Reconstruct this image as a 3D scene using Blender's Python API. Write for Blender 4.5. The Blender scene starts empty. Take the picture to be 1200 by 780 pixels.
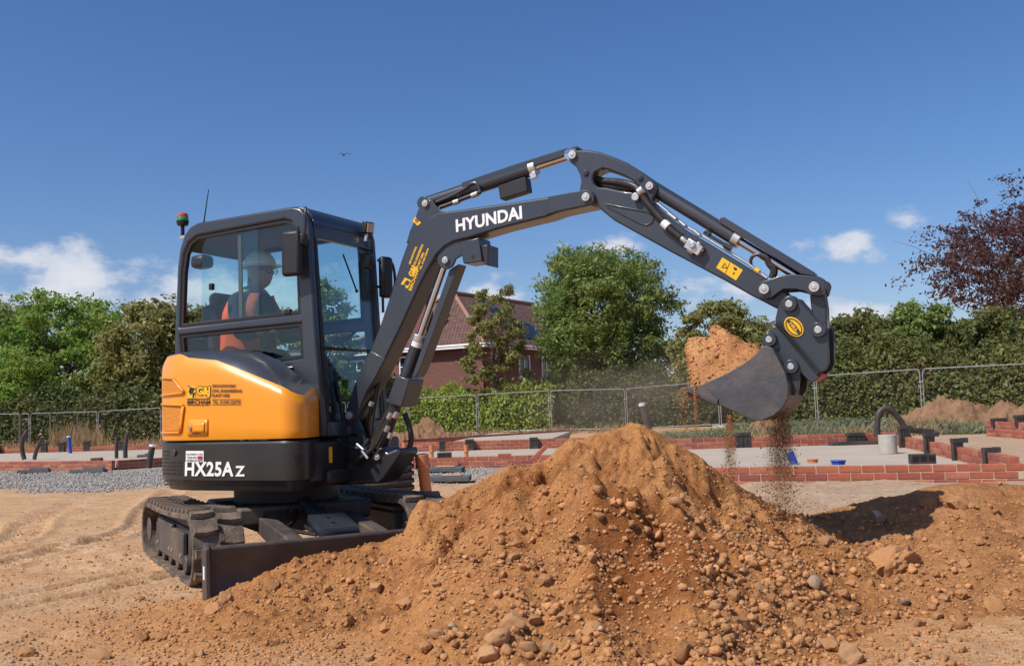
import bpy, bmesh, math, random
import numpy as np
from mathutils import Vector, Matrix, Euler
random.seed(7); RNG = np.random.default_rng(7)
scene = bpy.context.scene
COL = scene.collection
R = math.radians

# ------------------------------------------------------------------ camera
FPX = 1155.0                      # focal length in photograph pixels (1200 px wide)
PITCH = math.atan(89 / FPX); ROLL = R(1.8); CAMH = 1.0
_f = np.array([0, math.cos(PITCH), math.sin(PITCH)])
_u0 = np.array([0, -math.sin(PITCH), math.cos(PITCH)]); _r0 = np.array([1.0, 0, 0])
_r = _r0 * math.cos(ROLL) - _u0 * math.sin(ROLL); _u = _u0 * math.cos(ROLL) + _r0 * math.sin(ROLL)
CO = np.array([0, 0, CAMH])
cam = bpy.data.cameras.new('camera'); cam.sensor_width = 36; cam.lens = FPX / 1200 * 36
cam.clip_start = 0.05; cam.clip_end = 3000
camo = bpy.data.objects.new('camera', cam); COL.objects.link(camo)
camo.matrix_world = Matrix(((_r[0], _u[0], -_f[0], 0), (_r[1], _u[1], -_f[1], 0), (_r[2], _u[2], -_f[2], CAMH), (0, 0, 0, 1)))
scene.camera = camo

# ------------------------------------------------------------------ light, sky, exposure
SUN_EL = R(50); SUN_H = (-0.80, -0.60)                 # horizontal direction towards the sun
SUN_AZ = math.atan2(SUN_H[0], SUN_H[1])
SKY_STRENGTH = 0.106; SUN_STRENGTH = 4.5
sl = bpy.data.lights.new('sun', 'SUN'); sl.energy = SUN_STRENGTH; sl.angle = R(0.53); sl.color = (1.0, 0.95, 0.87)
so = bpy.data.objects.new('sun', sl); COL.objects.link(so)
_sd = Vector((SUN_H[0] * math.cos(SUN_EL), SUN_H[1] * math.cos(SUN_EL), math.sin(SUN_EL)))
so.rotation_euler = _sd.to_track_quat('Z', 'Y').to_euler(); so.location = (-20, -15, 30)
scene.view_settings.view_transform = 'Standard'
scene.view_settings.look = 'None'
scene.view_settings.exposure = 0.0
scene.view_settings.gamma = 1.0
scene.view_settings.use_curve_mapping = False

def ray(px, py): return _f + _r * (px - 600) / FPX - _u * (py - 390) / FPX
def atd(px, py, D):
    v = ray(px, py); return CO + v * (D / v[1])
def atz(px, py, Z):
    v = ray(px, py); return CO + v * ((Z - CAMH) / v[2])

def build_world():
    w = bpy.data.worlds.new('World'); scene.world = w; w.use_nodes = True
    w.cycles.sampling_method = 'MANUAL'; w.cycles.sample_map_resolution = 512
    nt = w.node_tree; nt.nodes.clear(); N = nt.nodes.new; L = nt.links.new
    out = N('ShaderNodeOutputWorld'); bg = N('ShaderNodeBackground'); bg.inputs['Strength'].default_value = SKY_STRENGTH
    sky = N('ShaderNodeTexSky'); sky.sky_type = 'NISHITA'; sky.sun_disc = False
    sky.sun_elevation = SUN_EL; sky.sun_rotation = SUN_AZ % (2 * math.pi)
    sky.altitude = 60; sky.air_density = 1.0; sky.dust_density = 1.0; sky.ozone_density = 2.6
    hsv = N('ShaderNodeHueSaturation'); hsv.inputs['Saturation'].default_value = 1.22
    wb = N('ShaderNodeMix'); wb.data_type = 'RGBA'; wb.blend_type = 'MULTIPLY'; wb.inputs['Factor'].default_value = 1; wb.inputs['B'].default_value = (1.02, 1.0, 1.12, 1); L(sky.outputs[0], wb.inputs['A']); L(wb.outputs['Result'], hsv.inputs['Color'])
    tc = N('ShaderNodeTexCoord'); sep = N('ShaderNodeSeparateXYZ'); L(tc.outputs['Generated'], sep.inputs[0])
    def m(op, a, b=None, c=None):
        n = N('ShaderNodeMath'); n.operation = op
        for i, v in enumerate((a, b, c)):
            if v is None: continue
            if isinstance(v, (int, float)): n.inputs[i].default_value = v
            else: L(v, n.inputs[i])
        return n.outputs[0]
    az = m('ARCTAN2', sep.outputs[0], sep.outputs[1]); el = m('ARCSINE', sep.outputs[2])
    cmb = N('ShaderNodeCombineXYZ'); L(az, cmb.inputs[0]); L(m('MULTIPLY', el, 1.7), cmb.inputs[1])
    n1 = N('ShaderNodeTexNoise'); n1.inputs['Scale'].default_value = 20; n1.inputs['Detail'].default_value = 6; n1.inputs['Roughness'].default_value = .58; L(cmb.outputs[0], n1.inputs['Vector'])
    n1 = n1.outputs[0]
    # cumulus groups standing low over the horizon (x, y in photograph pixels, half sizes)
    blobs = [(28, 302, 44, 17, 1.0), (95, 320, 80, 28, .95), (70, 354, 110, 30, .95), (165, 362, 50, 26, .95),
             (300, 348, 130, 34, .95), (490, 376, 90, 34, .85), (570, 345, 46, 20, .8),
             (996, 287, 40, 18, .95), (725, 287, 44, 13, .62), (860, 338, 50, 18, .62),
             (990, 368, 74, 20, .85), (1060, 258, 30, 10, .5), (-160, 330, 120, 45, 1.0), (1420, 330, 140, 40, .9)]
    tot = None
    for (x, y, rx, ry, k) in blobs:
        v = ray(x, y); v = v / np.linalg.norm(v); a0 = math.atan2(v[0], v[1]); e0 = math.asin(v[2])
        mp = N('ShaderNodeVectorMath'); mp.operation = 'MULTIPLY_ADD'; L(cmb.outputs[0], mp.inputs[0])
        mp.inputs[1].default_value = (FPX / rx, FPX / ry / 1.7, 0); mp.inputs[2].default_value = (-a0 * FPX / rx, -e0 * FPX / ry, 0)
        ln = N('ShaderNodeVectorMath'); ln.operation = 'LENGTH'; L(mp.outputs[0], ln.inputs[0])
        s = m('MULTIPLY_ADD', ln.outputs['Value'], -k, 1.15 * k)
        tot = s if tot is None else m('MAXIMUM', tot, s)
    dens = m('MULTIPLY_ADD', n1, 3.4, m('SUBTRACT', tot, 1.58))
    mr = N('ShaderNodeMapRange'); mr.interpolation_type = 'SMOOTHSTEP'
    L(dens, mr.inputs[0]); mr.inputs[1].default_value = .05; mr.inputs[2].default_value = .95; mr.inputs[3].default_value = 0; mr.inputs[4].default_value = .93
    # cloud body: white with soft grey-blue thin places
    cr = N('ShaderNodeMapRange'); L(dens, cr.inputs[0]); cr.inputs[1].default_value = .3; cr.inputs[2].default_value = 1.5
    cc = N('ShaderNodeMix'); cc.data_type = 'RGBA'; k = .09 / SKY_STRENGTH; cc.inputs['A'].default_value = (6.2 * k, 6.9 * k, 8.4 * k, 1); cc.inputs['B'].default_value = (8.6 * k, 8.8 * k, 9.4 * k, 1)
    L(cr.outputs[0], cc.inputs['Factor'])
    mix = N('ShaderNodeMix'); mix.data_type = 'RGBA'
    L(mr.outputs[0], mix.inputs['Factor']); L(hsv.outputs[0], mix.inputs['A']); L(cc.outputs['Result'], mix.inputs['B'])
    L(mix.outputs['Result'], bg.inputs['Color']); L(bg.outputs[0], out.inputs[0])
    c = scene.cycles; c.max_bounces = 6; c.diffuse_bounces = 3; c.glossy_bounces = 3; c.transmission_bounces = 4; c.transparent_max_bounces = 12; c.caustics_reflective = False; c.caustics_refractive = False; c.use_denoising = True
build_world()

# ------------------------------------------------------------------ helpers
def link(o): COL.objects.link(o); return o
def tag(o, label=None, cat=None, group=None, kind=None):
    if label: o['label'] = label
    if cat: o['category'] = cat
    if group: o['group'] = group
    if kind: o['kind'] = kind
    return o
def empty(name, loc=(0, 0, 0), rz=0.0):
    o = bpy.data.objects.new(name, None); o.location = loc; o.rotation_euler = (0, 0, rz); o.empty_display_size = .2
    return link(o)
def finish(me, mat, angle=40):
    if mat is not None: me.materials.append(mat)
    if angle:
        me.polygons.foreach_set('use_smooth', [True] * len(me.polygons))
        me.set_sharp_from_angle(angle=R(angle))
    me.update()
    return me
def ob(name, me, parent=None, loc=(0, 0, 0), rot=(0, 0, 0), bevel=0):
    o = bpy.data.objects.new(name, me); o.parent = parent; o.location = loc; o.rotation_euler = rot
    if bevel:
        b = o.modifiers.new('bevel', 'BEVEL'); b.width = bevel; b.segments = 2; b.limit_method = 'ANGLE'; b.angle_limit = R(35)
        b.harden_normals = False
    return link(o)

class MB:
    def __init__(s): s.v = []; s.f = []
    def add(s, vs, fs):
        k = len(s.v); s.v += [tuple(p) for p in vs]; s.f += [tuple(i + k for i in q) for q in fs]; return s
    def box(s, c, d, rz=0, ry=0, rx=0, taper=1.0):
        m = Euler((rx, ry, rz)).to_matrix(); P = []
        for z in (-.5, .5):
            t = taper if z > 0 else 1
            for x, y in ((-.5, -.5), (.5, -.5), (.5, .5), (-.5, .5)):
                P.append(Vector(c) + m @ Vector((x * d[0] * t, y * d[1] * t, z * d[2])))
        return s.add(P, [(3, 2, 1, 0), (4, 5, 6, 7), (0, 1, 5, 4), (1, 2, 6, 5), (2, 3, 7, 6), (3, 0, 4, 7)])
    def cyl(s, p0, p1, r0, r1=None, n=16, cap=True):
        r1 = r0 if r1 is None else r1; p0 = Vector(p0); p1 = Vector(p1); d = (p1 - p0).normalized()
        a = d.orthogonal().normalized(); b = d.cross(a); P = []
        for p, r_ in ((p0, r0), (p1, r1)):
            for i in range(n):
                t = 2 * math.pi * i / n; P.append(p + a * (r_ * math.cos(t)) + b * (r_ * math.sin(t)))
        fs = [(i, (i + 1) % n, n + (i + 1) % n, n + i) for i in range(n)]
        if cap: fs += [tuple(range(n - 1, -1, -1)), tuple(range(n, 2 * n))]
        return s.add(P, fs)
    def tube(s, path, r_, n=8, closed=False, cap=True):
        path = [Vector(p) for p in path]; K = len(path); P = []; fs = []
        rr = r_ if isinstance(r_, (list, tuple)) else [r_] * K
        up = None
        for i, p in enumerate(path):
            if closed: d = path[(i + 1) % K] - path[i - 1]
            else: d = path[min(i + 1, K - 1)] - path[max(i - 1, 0)]
            d.normalize()
            if up is None: up = d.orthogonal().normalized()
            up = (up - d * up.dot(d)); up = up.normalized() if up.length > 1e-6 else d.orthogonal().normalized()
            b = d.cross(up)
            for j in range(n):
                t = 2 * math.pi * j / n; P.append(p + up * (rr[i] * math.cos(t)) + b * (rr[i] * math.sin(t)))
        for i in range(K if closed else K - 1):
            for j in range(n):
                a = i * n + j; b_ = i * n + (j + 1) % n; c = ((i + 1) % K) * n + (j + 1) % n; d_ = ((i + 1) % K) * n + j
                fs.append((a, b_, c, d_))
        if cap and not closed: fs += [tuple(range(n - 1, -1, -1)), tuple(range((K - 1) * n, K * n))]
        return s.add(P, fs)
    def sphere(s, c, r_, n=12, m_=8, sc=(1, 1, 1)):
        P = []; fs = []
        for i in range(m_ + 1):
            a = math.pi * i / m_
            for j in range(n):
                b = 2 * math.pi * j / n
                P.append((c[0] + r_ * sc[0] * math.sin(a) * math.cos(b), c[1] + r_ * sc[1] * math.sin(a) * math.sin(b), c[2] + r_ * sc[2] * math.cos(a)))
        for i in range(m_):
            for j in range(n): fs.append((i * n + j, (i + 1) * n + j, (i + 1) * n + (j + 1) % n, i * n + (j + 1) % n))
        return s.add(P, fs)
    def mesh(s, name, mat, angle=40):
        me = bpy.data.meshes.new(name); me.from_pydata(s.v, [], s.f); me.validate(clean_customdata=False)
        return finish(me, mat, angle)
    def build(s, name, mat, parent=None, loc=(0, 0, 0), rot=(0, 0, 0), bevel=0, angle=40):
        return ob(name, s.mesh(name, mat, angle), parent, loc, rot, bevel)

def smooth_path(pts, k=6):
    """Catmull-Rom through the points"""
    P = [Vector(p) for p in pts]; P = [P[0] * 2 - P[1]] + P + [P[-1] * 2 - P[-2]]; out = []
    for i in range(1, len(P) - 2):
        for j in range(k):
            t = j / k; a, b, c, d = P[i - 1], P[i], P[i + 1], P[i + 2]
            out.append(.5 * ((2 * b) + (c - a) * t + (2 * a - 5 * b + 4 * c - d) * t * t + (3 * b - a - 3 * c + d) * t ** 3))
    out.append(P[-2]); return out

def mesh_np(name, V, Q, mat, smooth=False):
    """fast mesh from arrays: V (n,3), Q (m,k)"""
    me = bpy.data.meshes.new(name); V = np.asarray(V, dtype=np.float32); Q = np.asarray(Q, dtype=np.int32)
    me.vertices.add(len(V)); me.vertices.foreach_set('co', V.ravel())
    k = Q.shape[1]; me.loops.add(Q.size); me.loops.foreach_set('vertex_index', Q.ravel())
    me.polygons.add(len(Q)); me.polygons.foreach_set('loop_start', np.arange(0, Q.size, k, dtype=np.int32))
    me.polygons.foreach_set('loop_total', np.full(len(Q), k, dtype=np.int32))
    if smooth: me.polygons.foreach_set('use_smooth', np.ones(len(Q), dtype=bool))
    me.update(calc_edges=True); me.validate()
    if mat is not None: me.materials.append(mat)
    return me

# value noise
_LAT = RNG.random((256, 256)).astype(np.float64)
def vnoise(x, y):
    xi = np.floor(x).astype(int); yi = np.floor(y).astype(int); fx = x - xi; fy = y - yi
    fx = fx * fx * fx * (fx * (fx * 6 - 15) + 10); fy = fy * fy * fy * (fy * (fy * 6 - 15) + 10)
    a = _LAT[xi & 255, yi & 255]; b = _LAT[(xi + 1) & 255, yi & 255]; c = _LAT[xi & 255, (yi + 1) & 255]; d = _LAT[(xi + 1) & 255, (yi + 1) & 255]
    return (a * (1 - fx) + b * fx) * (1 - fy) + (c * (1 - fx) + d * fx) * fy * 1.0
def fbm(x, y, o=4, g=.5):
    s = 0; a = 1; n = 0
    for i in range(o):
        s = s + a * (vnoise(x * 2 ** i + 17.3 * i, y * 2 ** i + 9.1 * i) - .5); n += a; a *= g
    return s / n * 2
def sst(x, a, b):
    t = np.clip((x - a) / (b - a), 0, 1); return t * t * (3 - 2 * t)

# ------------------------------------------------------------------ materials
def principled(name):
    m = bpy.data.materials.new(name); m.use_nodes = True
    return m, m.node_tree, m.node_tree.nodes['Principled BSDF']
def mat(name, base, rough=.5, metal=0.0, var=.12, scale=8.0, bump=0.0, bscale=None, coat=0.0, dust=0.0, dust_col=(.42, .27, .15), spec=None, detail=5, island=0.0, coords='Object'):
    m, nt, p = principled(name); N = nt.nodes.new; L = nt.links.new
    tc = N('ShaderNodeTexCoord'); V = tc.outputs[coords]
    nz = N('ShaderNodeTexNoise'); nz.inputs['Scale'].default_value = scale; nz.inputs['Detail'].default_value = detail; nz.inputs['Roughness'].default_value = .6; L(V, nz.inputs['Vector'])
    mr = N('ShaderNodeMapRange'); L(nz.outputs[0], mr.inputs[0]); mr.inputs[1].default_value = .25; mr.inputs[2].default_value = .75; mr.inputs[3].default_value = 1 - var; mr.inputs[4].default_value = 1 + var
    hs = N('ShaderNodeHueSaturation'); hs.inputs['Color'].default_value = (*base, 1); L(mr.outputs[0], hs.inputs['Value'])
    col = hs.outputs[0]
    if island:
        g = N('ShaderNodeNewGeometry'); mi = N('ShaderNodeMapRange'); L(g.outputs['Random Per Island'], mi.inputs[0]); mi.inputs[3].default_value = 1 - island; mi.inputs[4].default_value = 1 + island
        h2 = N('ShaderNodeHueSaturation'); L(col, h2.inputs['Color']); L(mi.outputs[0], h2.inputs['Value'])
        col = h2.outputs[0]
    if dust:
        n2 = N('ShaderNodeTexNoise'); n2.inputs['Scale'].default_value = scale * .6; n2.inputs['Detail'].default_value = 8; n2.inputs['Roughness'].default_value = .7; L(V, n2.inputs['Vector'])
        d = N('ShaderNodeMapRange'); L(n2.outputs[0], d.inputs[0]); d.inputs[1].default_value = .42; d.inputs[2].default_value = .75; d.inputs[3].default_value = dust * .15; d.inputs[4].default_value = dust
        mx = N('ShaderNodeMix'); mx.data_type = 'RGBA'; L(d.outputs[0], mx.inputs['Factor']); L(col, mx.inputs['A']); mx.inputs['B'].default_value = (*dust_col, 1)
        col = mx.outputs['Result']
        rr = N('ShaderNodeMapRange'); L(d.outputs[0], rr.inputs[0]); rr.inputs[3].default_value = rough; rr.inputs[4].default_value = .9
        L(rr.outputs[0], p.inputs['Roughness'])
    else: p.inputs['Roughness'].default_value = rough
    L(col, p.inputs['Base Color']); p.inputs['Metallic'].default_value = metal
    if coat: p.inputs['Coat Weight'].default_value = coat; p.inputs['Coat Roughness'].default_value = .12
    if spec is not None: p.inputs['Specular IOR Level'].default_value = spec
    if bump:
        nb = N('ShaderNodeTexNoise'); nb.inputs['Scale'].default_value = bscale or scale * 4; nb.inputs['Detail'].default_value = 6; L(V, nb.inputs['Vector'])
        bp = N('ShaderNodeBump'); bp.inputs['Strength'].default_value = bump; bp.inputs['Distance'].default_value = .02; L(nb.outputs[0], bp.inputs['Height']); L(bp.outputs[0], p.inputs['Normal'])
    return m

M = {}
M['paint'] = mat('charcoal_paint', (.027, .036, .050), .34, var=.12, scale=3, coat=.3, dust=.05)
M['paint2'] = mat('black_paint', (.019, .021, .025), .36, var=.12, scale=4, coat=.1, dust=.05)
M['chassis'] = mat('chassis_paint', (.038, .040, .045), .5, var=.15, scale=6, dust=.38)
M['blade'] = mat('blade_steel', (.050, .045, .042), .5, var=.3, scale=7, dust=.18, bump=.15)
M['bucket'] = mat('bucket_steel', (.065, .072, .082), .42, metal=.25, var=.22, scale=9, dust=.42, dust_col=(.26, .19, .14), bump=.14)
M['orange'] = mat('orange_paint', (.86, .315, .012), .30, var=.03, scale=2.5, coat=.3, dust=.09)
M['orange_mesh'] = mat('orange_grille', (.70, .25, .012), .5, var=.25, scale=90, bump=.6, bscale=160)
M['black'] = mat('black_plastic', (.012, .012, .013), .5, var=.2, scale=10)
M['rubber'] = mat('track_rubber', (.030, .028, .026), .75, var=.25, scale=14, dust=.75, dust_col=(.40, .28, .18), bump=.3)
M['hose'] = mat('hose_rubber', (.012, .012, .012), .42, var=.2, scale=20, dust=.12)
M['chrome'] = mat('chrome_rod', (.62, .64, .66), .16, metal=1.0, var=.06, scale=10)
M['zinc'] = mat('zinc_steel', (.60, .60, .58), .36, metal=.8, var=.15, scale=30)
M['pin'] = mat('pin_steel', (.55, .54, .50), .4, metal=.6, var=.15, scale=40)
M['white'] = mat('white_decal', (.82, .82, .82), .5, var=.03)
M['yellow'] = mat('yellow_decal', (.85, .47, .01), .5, var=.06)
M['ink'] = mat('black_decal', (.03, .025, .02), .5, var=.05)
M['red'] = mat('red_paint', (.45, .02, .02), .45, var=.1)
M['green_lens'] = mat('green_lens', (.02, .35, .12), .2, var=.05)
M['red_lens'] = mat('red_lens', (.55, .09, .08), .2, var=.05)
M['lamp'] = mat('lamp_lens', (.55, .42, .30), .25, var=.2, scale=60)
M['liner'] = mat('roof_liner', (.13, .10, .085), .8, var=.1)
M['seat'] = mat('seat_vinyl', (.018, .018, .02), .6, var=.15, scale=20)
M['skin'] = mat('skin', (.42, .22, .15), .55, var=.08, scale=12)
M['shirt'] = mat('shirt_cloth', (.022, .035, .06), .85, var=.15, scale=20)
M['vest'] = mat('vest_cloth', (.80, .10, .02), .7, var=.08, scale=15)
M['hat'] = mat('hard_hat', (.80, .79, .76), .3, var=.03)
M['brick'] = mat('brick', (.36, .105, .06), .85, var=.22, scale=9, bump=.35, bscale=60, coords='Object')
M['mortar'] = mat('mortar', (.52, .39, .27), .9, var=.12, scale=12, bump=.3)
M['concrete'] = mat('concrete_slab', (.44, .37, .285), .9, var=.14, scale=1.6, bump=.2, bscale=40, dust=.25, dust_col=(.5, .36, .22))
M['slabgrey'] = mat('grey_slab', (.10, .105, .11), .85, var=.2, scale=9, bump=.2)
M['cement'] = mat('cement_ring', (.42, .39, .34), .9, var=.15, scale=10, bump=.2)
M['clay'] = mat('clay_pipe', (.56, .20, .085), .5, var=.10, scale=6, dust=.2)
M['duct'] = mat('black_duct', (.025, .025, .027), .5, var=.15, scale=8, dust=.2)
M['blue'] = mat('blue_plastic', (.02, .08, .42), .4, var=.08)
M['galv'] = mat('galvanised_steel', (.30, .31, .31), .5, metal=.3, var=.15, scale=5)
M['wire'] = mat('galvanised_wire', (.16, .165, .165), .6, metal=.2, var=.1)
M['bark'] = mat('bark', (.10, .075, .05), .9, var=.3, scale=6, bump=.5)
M['fwhite'] = mat('upvc_frame', (.80, .80, .78), .4, var=.03)
M['pane'] = mat('dark_pane', (.02, .025, .03), .08, var=.2)
M['solar'] = mat('solar_cell', (.012, .014, .02), .35, var=.2)
M['lead'] = mat('gutter_plastic', (.5, .5, .5), .5, var=.1)

def glass_mat(name, tint, refl=1.0):
    m, nt, p = principled(name); N = nt.nodes.new; L = nt.links.new; nt.nodes.remove(p)
    out = nt.nodes['Material Output']; tr = N('ShaderNodeBsdfTransparent'); tr.inputs[0].default_value = (*tint, 1)
    gl = N('ShaderNodeBsdfGlossy'); gl.inputs['Roughness'].default_value = .02; gl.inputs[0].default_value = (.9, .95, 1, 1)
    lw = N('ShaderNodeLayerWeight'); lw.inputs[0].default_value = .5
    pw = N('ShaderNodeMath'); pw.operation = 'POWER'; L(lw.outputs['Facing'], pw.inputs[0]); pw.inputs[1].default_value = 4.0
    mm = N('ShaderNodeMath'); mm.operation = 'MULTIPLY_ADD'; L(pw.outputs[0], mm.inputs[0]); mm.inputs[1].default_value = .6 * refl; mm.inputs[2].default_value = .035 * refl
    mx = N('ShaderNodeMixShader'); L(mm.outputs[0], mx.inputs[0]); L(tr.outputs[0], mx.inputs[1]); L(gl.outputs[0], mx.inputs[2]); L(mx.outputs[0], out.inputs[0])
    return m
M['glass'] = glass_mat('tinted_glass', (.83, .93, .935))
M['glass_front'] = glass_mat('windscreen_glass', (.92, .965, .965))

def soil_mat(name, pale, mid, dark, fine=1.0, gravel=False, damp=False):
    m, nt, p = principled(name); N = nt.nodes.new; L = nt.links.new
    tc = N('ShaderNodeTexCoord'); V = tc.outputs['Object']
    def nz(s, d=6, r_=.6):
        n = N('ShaderNodeTexNoise'); n.inputs['Scale'].default_value = s; n.inputs['Detail'].default_value = d; n.inputs['Roughness'].default_value = r_; L(V, n.inputs['Vector']); return n.outputs[0]
    a = N('ShaderNodeMapRange'); L(nz(1.3, 7), a.inputs[0]); a.inputs[1].default_value = .36; a.inputs[2].default_value = .66
    mx = N('ShaderNodeMix'); mx.data_type = 'RGBA'; mx.inputs['A'].default_value = (*pale, 1); mx.inputs['B'].default_value = (*mid, 1); L(a.outputs[0], mx.inputs['Factor'])
    b = N('ShaderNodeMapRange'); L(nz(4.5, 8, .68), b.inputs[0]); b.inputs[1].default_value = .45; b.inputs[2].default_value = .68; b.inputs[4].default_value = .9
    m2 = N('ShaderNodeMix'); m2.data_type = 'RGBA'; L(mx.outputs['Result'], m2.inputs['A']); m2.inputs['B'].default_value = (*dark, 1); L(b.outputs[0], m2.inputs['Factor'])
    c = N('ShaderNodeMapRange'); L(nz(60 * fine, 4, .7), c.inputs[0]); c.inputs[1].default_value = .25; c.inputs[2].default_value = .75; c.inputs[3].default_value = .62; c.inputs[4].default_value = 1.38
    hs = N('ShaderNodeHueSaturation'); L(m2.outputs['Result'], hs.inputs['Color']); L(c.outputs[0], hs.inputs['Value'])
    col = hs.outputs[0]
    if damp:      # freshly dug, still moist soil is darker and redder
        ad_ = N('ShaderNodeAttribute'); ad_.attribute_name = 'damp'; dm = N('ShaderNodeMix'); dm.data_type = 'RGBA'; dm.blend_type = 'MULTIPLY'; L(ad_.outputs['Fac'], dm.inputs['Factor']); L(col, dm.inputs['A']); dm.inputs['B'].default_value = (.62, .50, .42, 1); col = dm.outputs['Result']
    if gravel:
        at = N('ShaderNodeAttribute'); at.attribute_name = 'gravel'
        vo = N('ShaderNodeTexVoronoi'); vo.inputs['Scale'].default_value = 28; L(V, vo.inputs['Vector'])
        gh = N('ShaderNodeHueSaturation'); gh.inputs['Color'].default_value = (.34, .295, .245, 1)
        gm = N('ShaderNodeMapRange'); L(vo.outputs['Color'], gm.inputs[0]); gm.inputs[3].default_value = .45; gm.inputs[4].default_value = 1.5; L(gm.outputs[0], gh.inputs['Value'])
        gx = N('ShaderNodeMix'); gx.data_type = 'RGBA'; L(at.outputs['Fac'], gx.inputs['Factor']); L(col, gx.inputs['A']); L(gh.outputs[0], gx.inputs['B']); col = gx.outputs['Result']
    if gravel:
        a2 = N('ShaderNodeAttribute'); a2.attribute_name = 'spill'; sx = N('ShaderNodeMix'); sx.data_type = 'RGBA'
        sh = N('ShaderNodeHueSaturation'); sh.inputs['Color'].default_value = (.49, .24, .095, 1); L(c.outputs[0], sh.inputs['Value'])
        L(a2.outputs['Fac'], sx.inputs['Factor']); L(col, sx.inputs['A']); L(sh.outputs[0], sx.inputs['B']); col = sx.outputs['Result']
    L(col, p.inputs['Base Color']); p.inputs['Roughness'].default_value = .95; p.inputs['Specular IOR Level'].default_value = .15
    bp = N('ShaderNodeBump'); bp.inputs['Strength'].default_value = .9; bp.inputs['Distance'].default_value = .016
    ad = N('ShaderNodeMath'); ad.operation = 'ADD'; L(nz(70 * fine, 5, .7), ad.inputs[0]); L(nz(22 * fine, 5, .65), ad.inputs[1])
    L(ad.outputs[0], bp.inputs['Height']); L(bp.outputs[0], p.inputs['Normal'])
    return m
M['ground'] = soil_mat('site_ground', (.58, .38, .22), (.53, .315, .16), (.43, .235, .11), .6, gravel=True)
M['soil'] = soil_mat('mound_soil', (.50, .242, .092), (.415, .180, .062), (.235, .092, .031), damp=True)
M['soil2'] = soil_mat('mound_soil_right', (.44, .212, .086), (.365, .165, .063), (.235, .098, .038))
M['soil_far'] = soil_mat('heap_soil', (.29, .17, .095), (.235, .135, .072), (.17, .095, .05), .3)
M['bucket_soil'] = soil_mat('bucket_soil', (.58, .30, .135), (.51, .245, .10), (.34, .145, .06))
M['rock'] = mat('clod', (.455, .228, .10), .95, var=.18, scale=14, bump=.5, bscale=70, island=.22, spec=.15)
M['rock_pale'] = mat('stone_pale', (.48, .262, .128), .92, var=.22, scale=14, bump=.5, bscale=60, island=.22, spec=.2)
M['flint'] = mat('flint', (.34, .235, .15), .9, var=.25, scale=18, bump=.3, island=.5, spec=.2)
M['gravel'] = mat('gravel_stone', (.31, .285, .255), .9, var=.2, scale=20, island=.5)

def leaf_mat(name, col, var=.45, hue=.02, trans=.42):
    m, nt, p = principled(name); N = nt.nodes.new; L = nt.links.new
    g = N('ShaderNodeNewGeometry'); mi = N('ShaderNodeMapRange'); L(g.outputs['Random Per Island'], mi.inputs[0]); mi.inputs[3].default_value = 1 - var; mi.inputs[4].default_value = 1 + var
    tc = N('ShaderNodeTexCoord'); nz = N('ShaderNodeTexNoise'); nz.inputs['Scale'].default_value = .55; nz.inputs['Detail'].default_value = 3; L(tc.outputs['Object'], nz.inputs['Vector'])
    hm = N('ShaderNodeMapRange'); L(nz.outputs[0], hm.inputs[0]); hm.inputs[1].default_value = .3; hm.inputs[2].default_value = .7; hm.inputs[3].default_value = .5 - hue; hm.inputs[4].default_value = .5 + hue
    hs = N('ShaderNodeHueSaturation'); hs.inputs['Color'].default_value = (*col, 1); L(mi.outputs[0], hs.inputs['Value']); L(hm.outputs[0], hs.inputs['Hue'])
    L(hs.outputs[0], p.inputs['Base Color']); p.inputs['Roughness'].default_value = .5; p.inputs['Specular IOR Level'].default_value = .25
    tr = N('ShaderNodeBsdfTranslucent'); h2 = N('ShaderNodeHueSaturation'); L(hs.outputs[0], h2.inputs['Color']); h2.inputs['Value'].default_value = 1.3; L(h2.outputs[0], tr.inputs[0])
    mx = N('ShaderNodeMixShader'); mx.inputs[0].default_value = trans; L(p.outputs[0], mx.inputs[1]); L(tr.outputs[0], mx.inputs[2]); L(mx.outputs[0], nt.nodes['Material Output'].inputs[0])
    return m
M['leaf_ash'] = leaf_mat('ash_leaf', (0.205, 0.262, 0.072))
M['leaf_bright'] = leaf_mat('bright_leaf', (0.215, 0.315, 0.062), hue=.03)
M['leaf_olive'] = leaf_mat('olive_leaf', (0.265, 0.26, 0.088), hue=.03)
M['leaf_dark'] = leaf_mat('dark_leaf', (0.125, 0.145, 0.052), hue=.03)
M['leaf_copper'] = leaf_mat('copper_leaf', (0.125, 0.066, 0.06), hue=.04)
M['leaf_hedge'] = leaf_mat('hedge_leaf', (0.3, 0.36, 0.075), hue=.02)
M['leaf_haw'] = leaf_mat('hawthorn_leaf', (0.175, 0.185, 0.06), hue=.05)
M['weed'] = leaf_mat('weed_leaf', (.235, .25, .14), hue=.02)
M['straw'] = leaf_mat('dry_grass', (.34, .25, .13), hue=.02)
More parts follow.
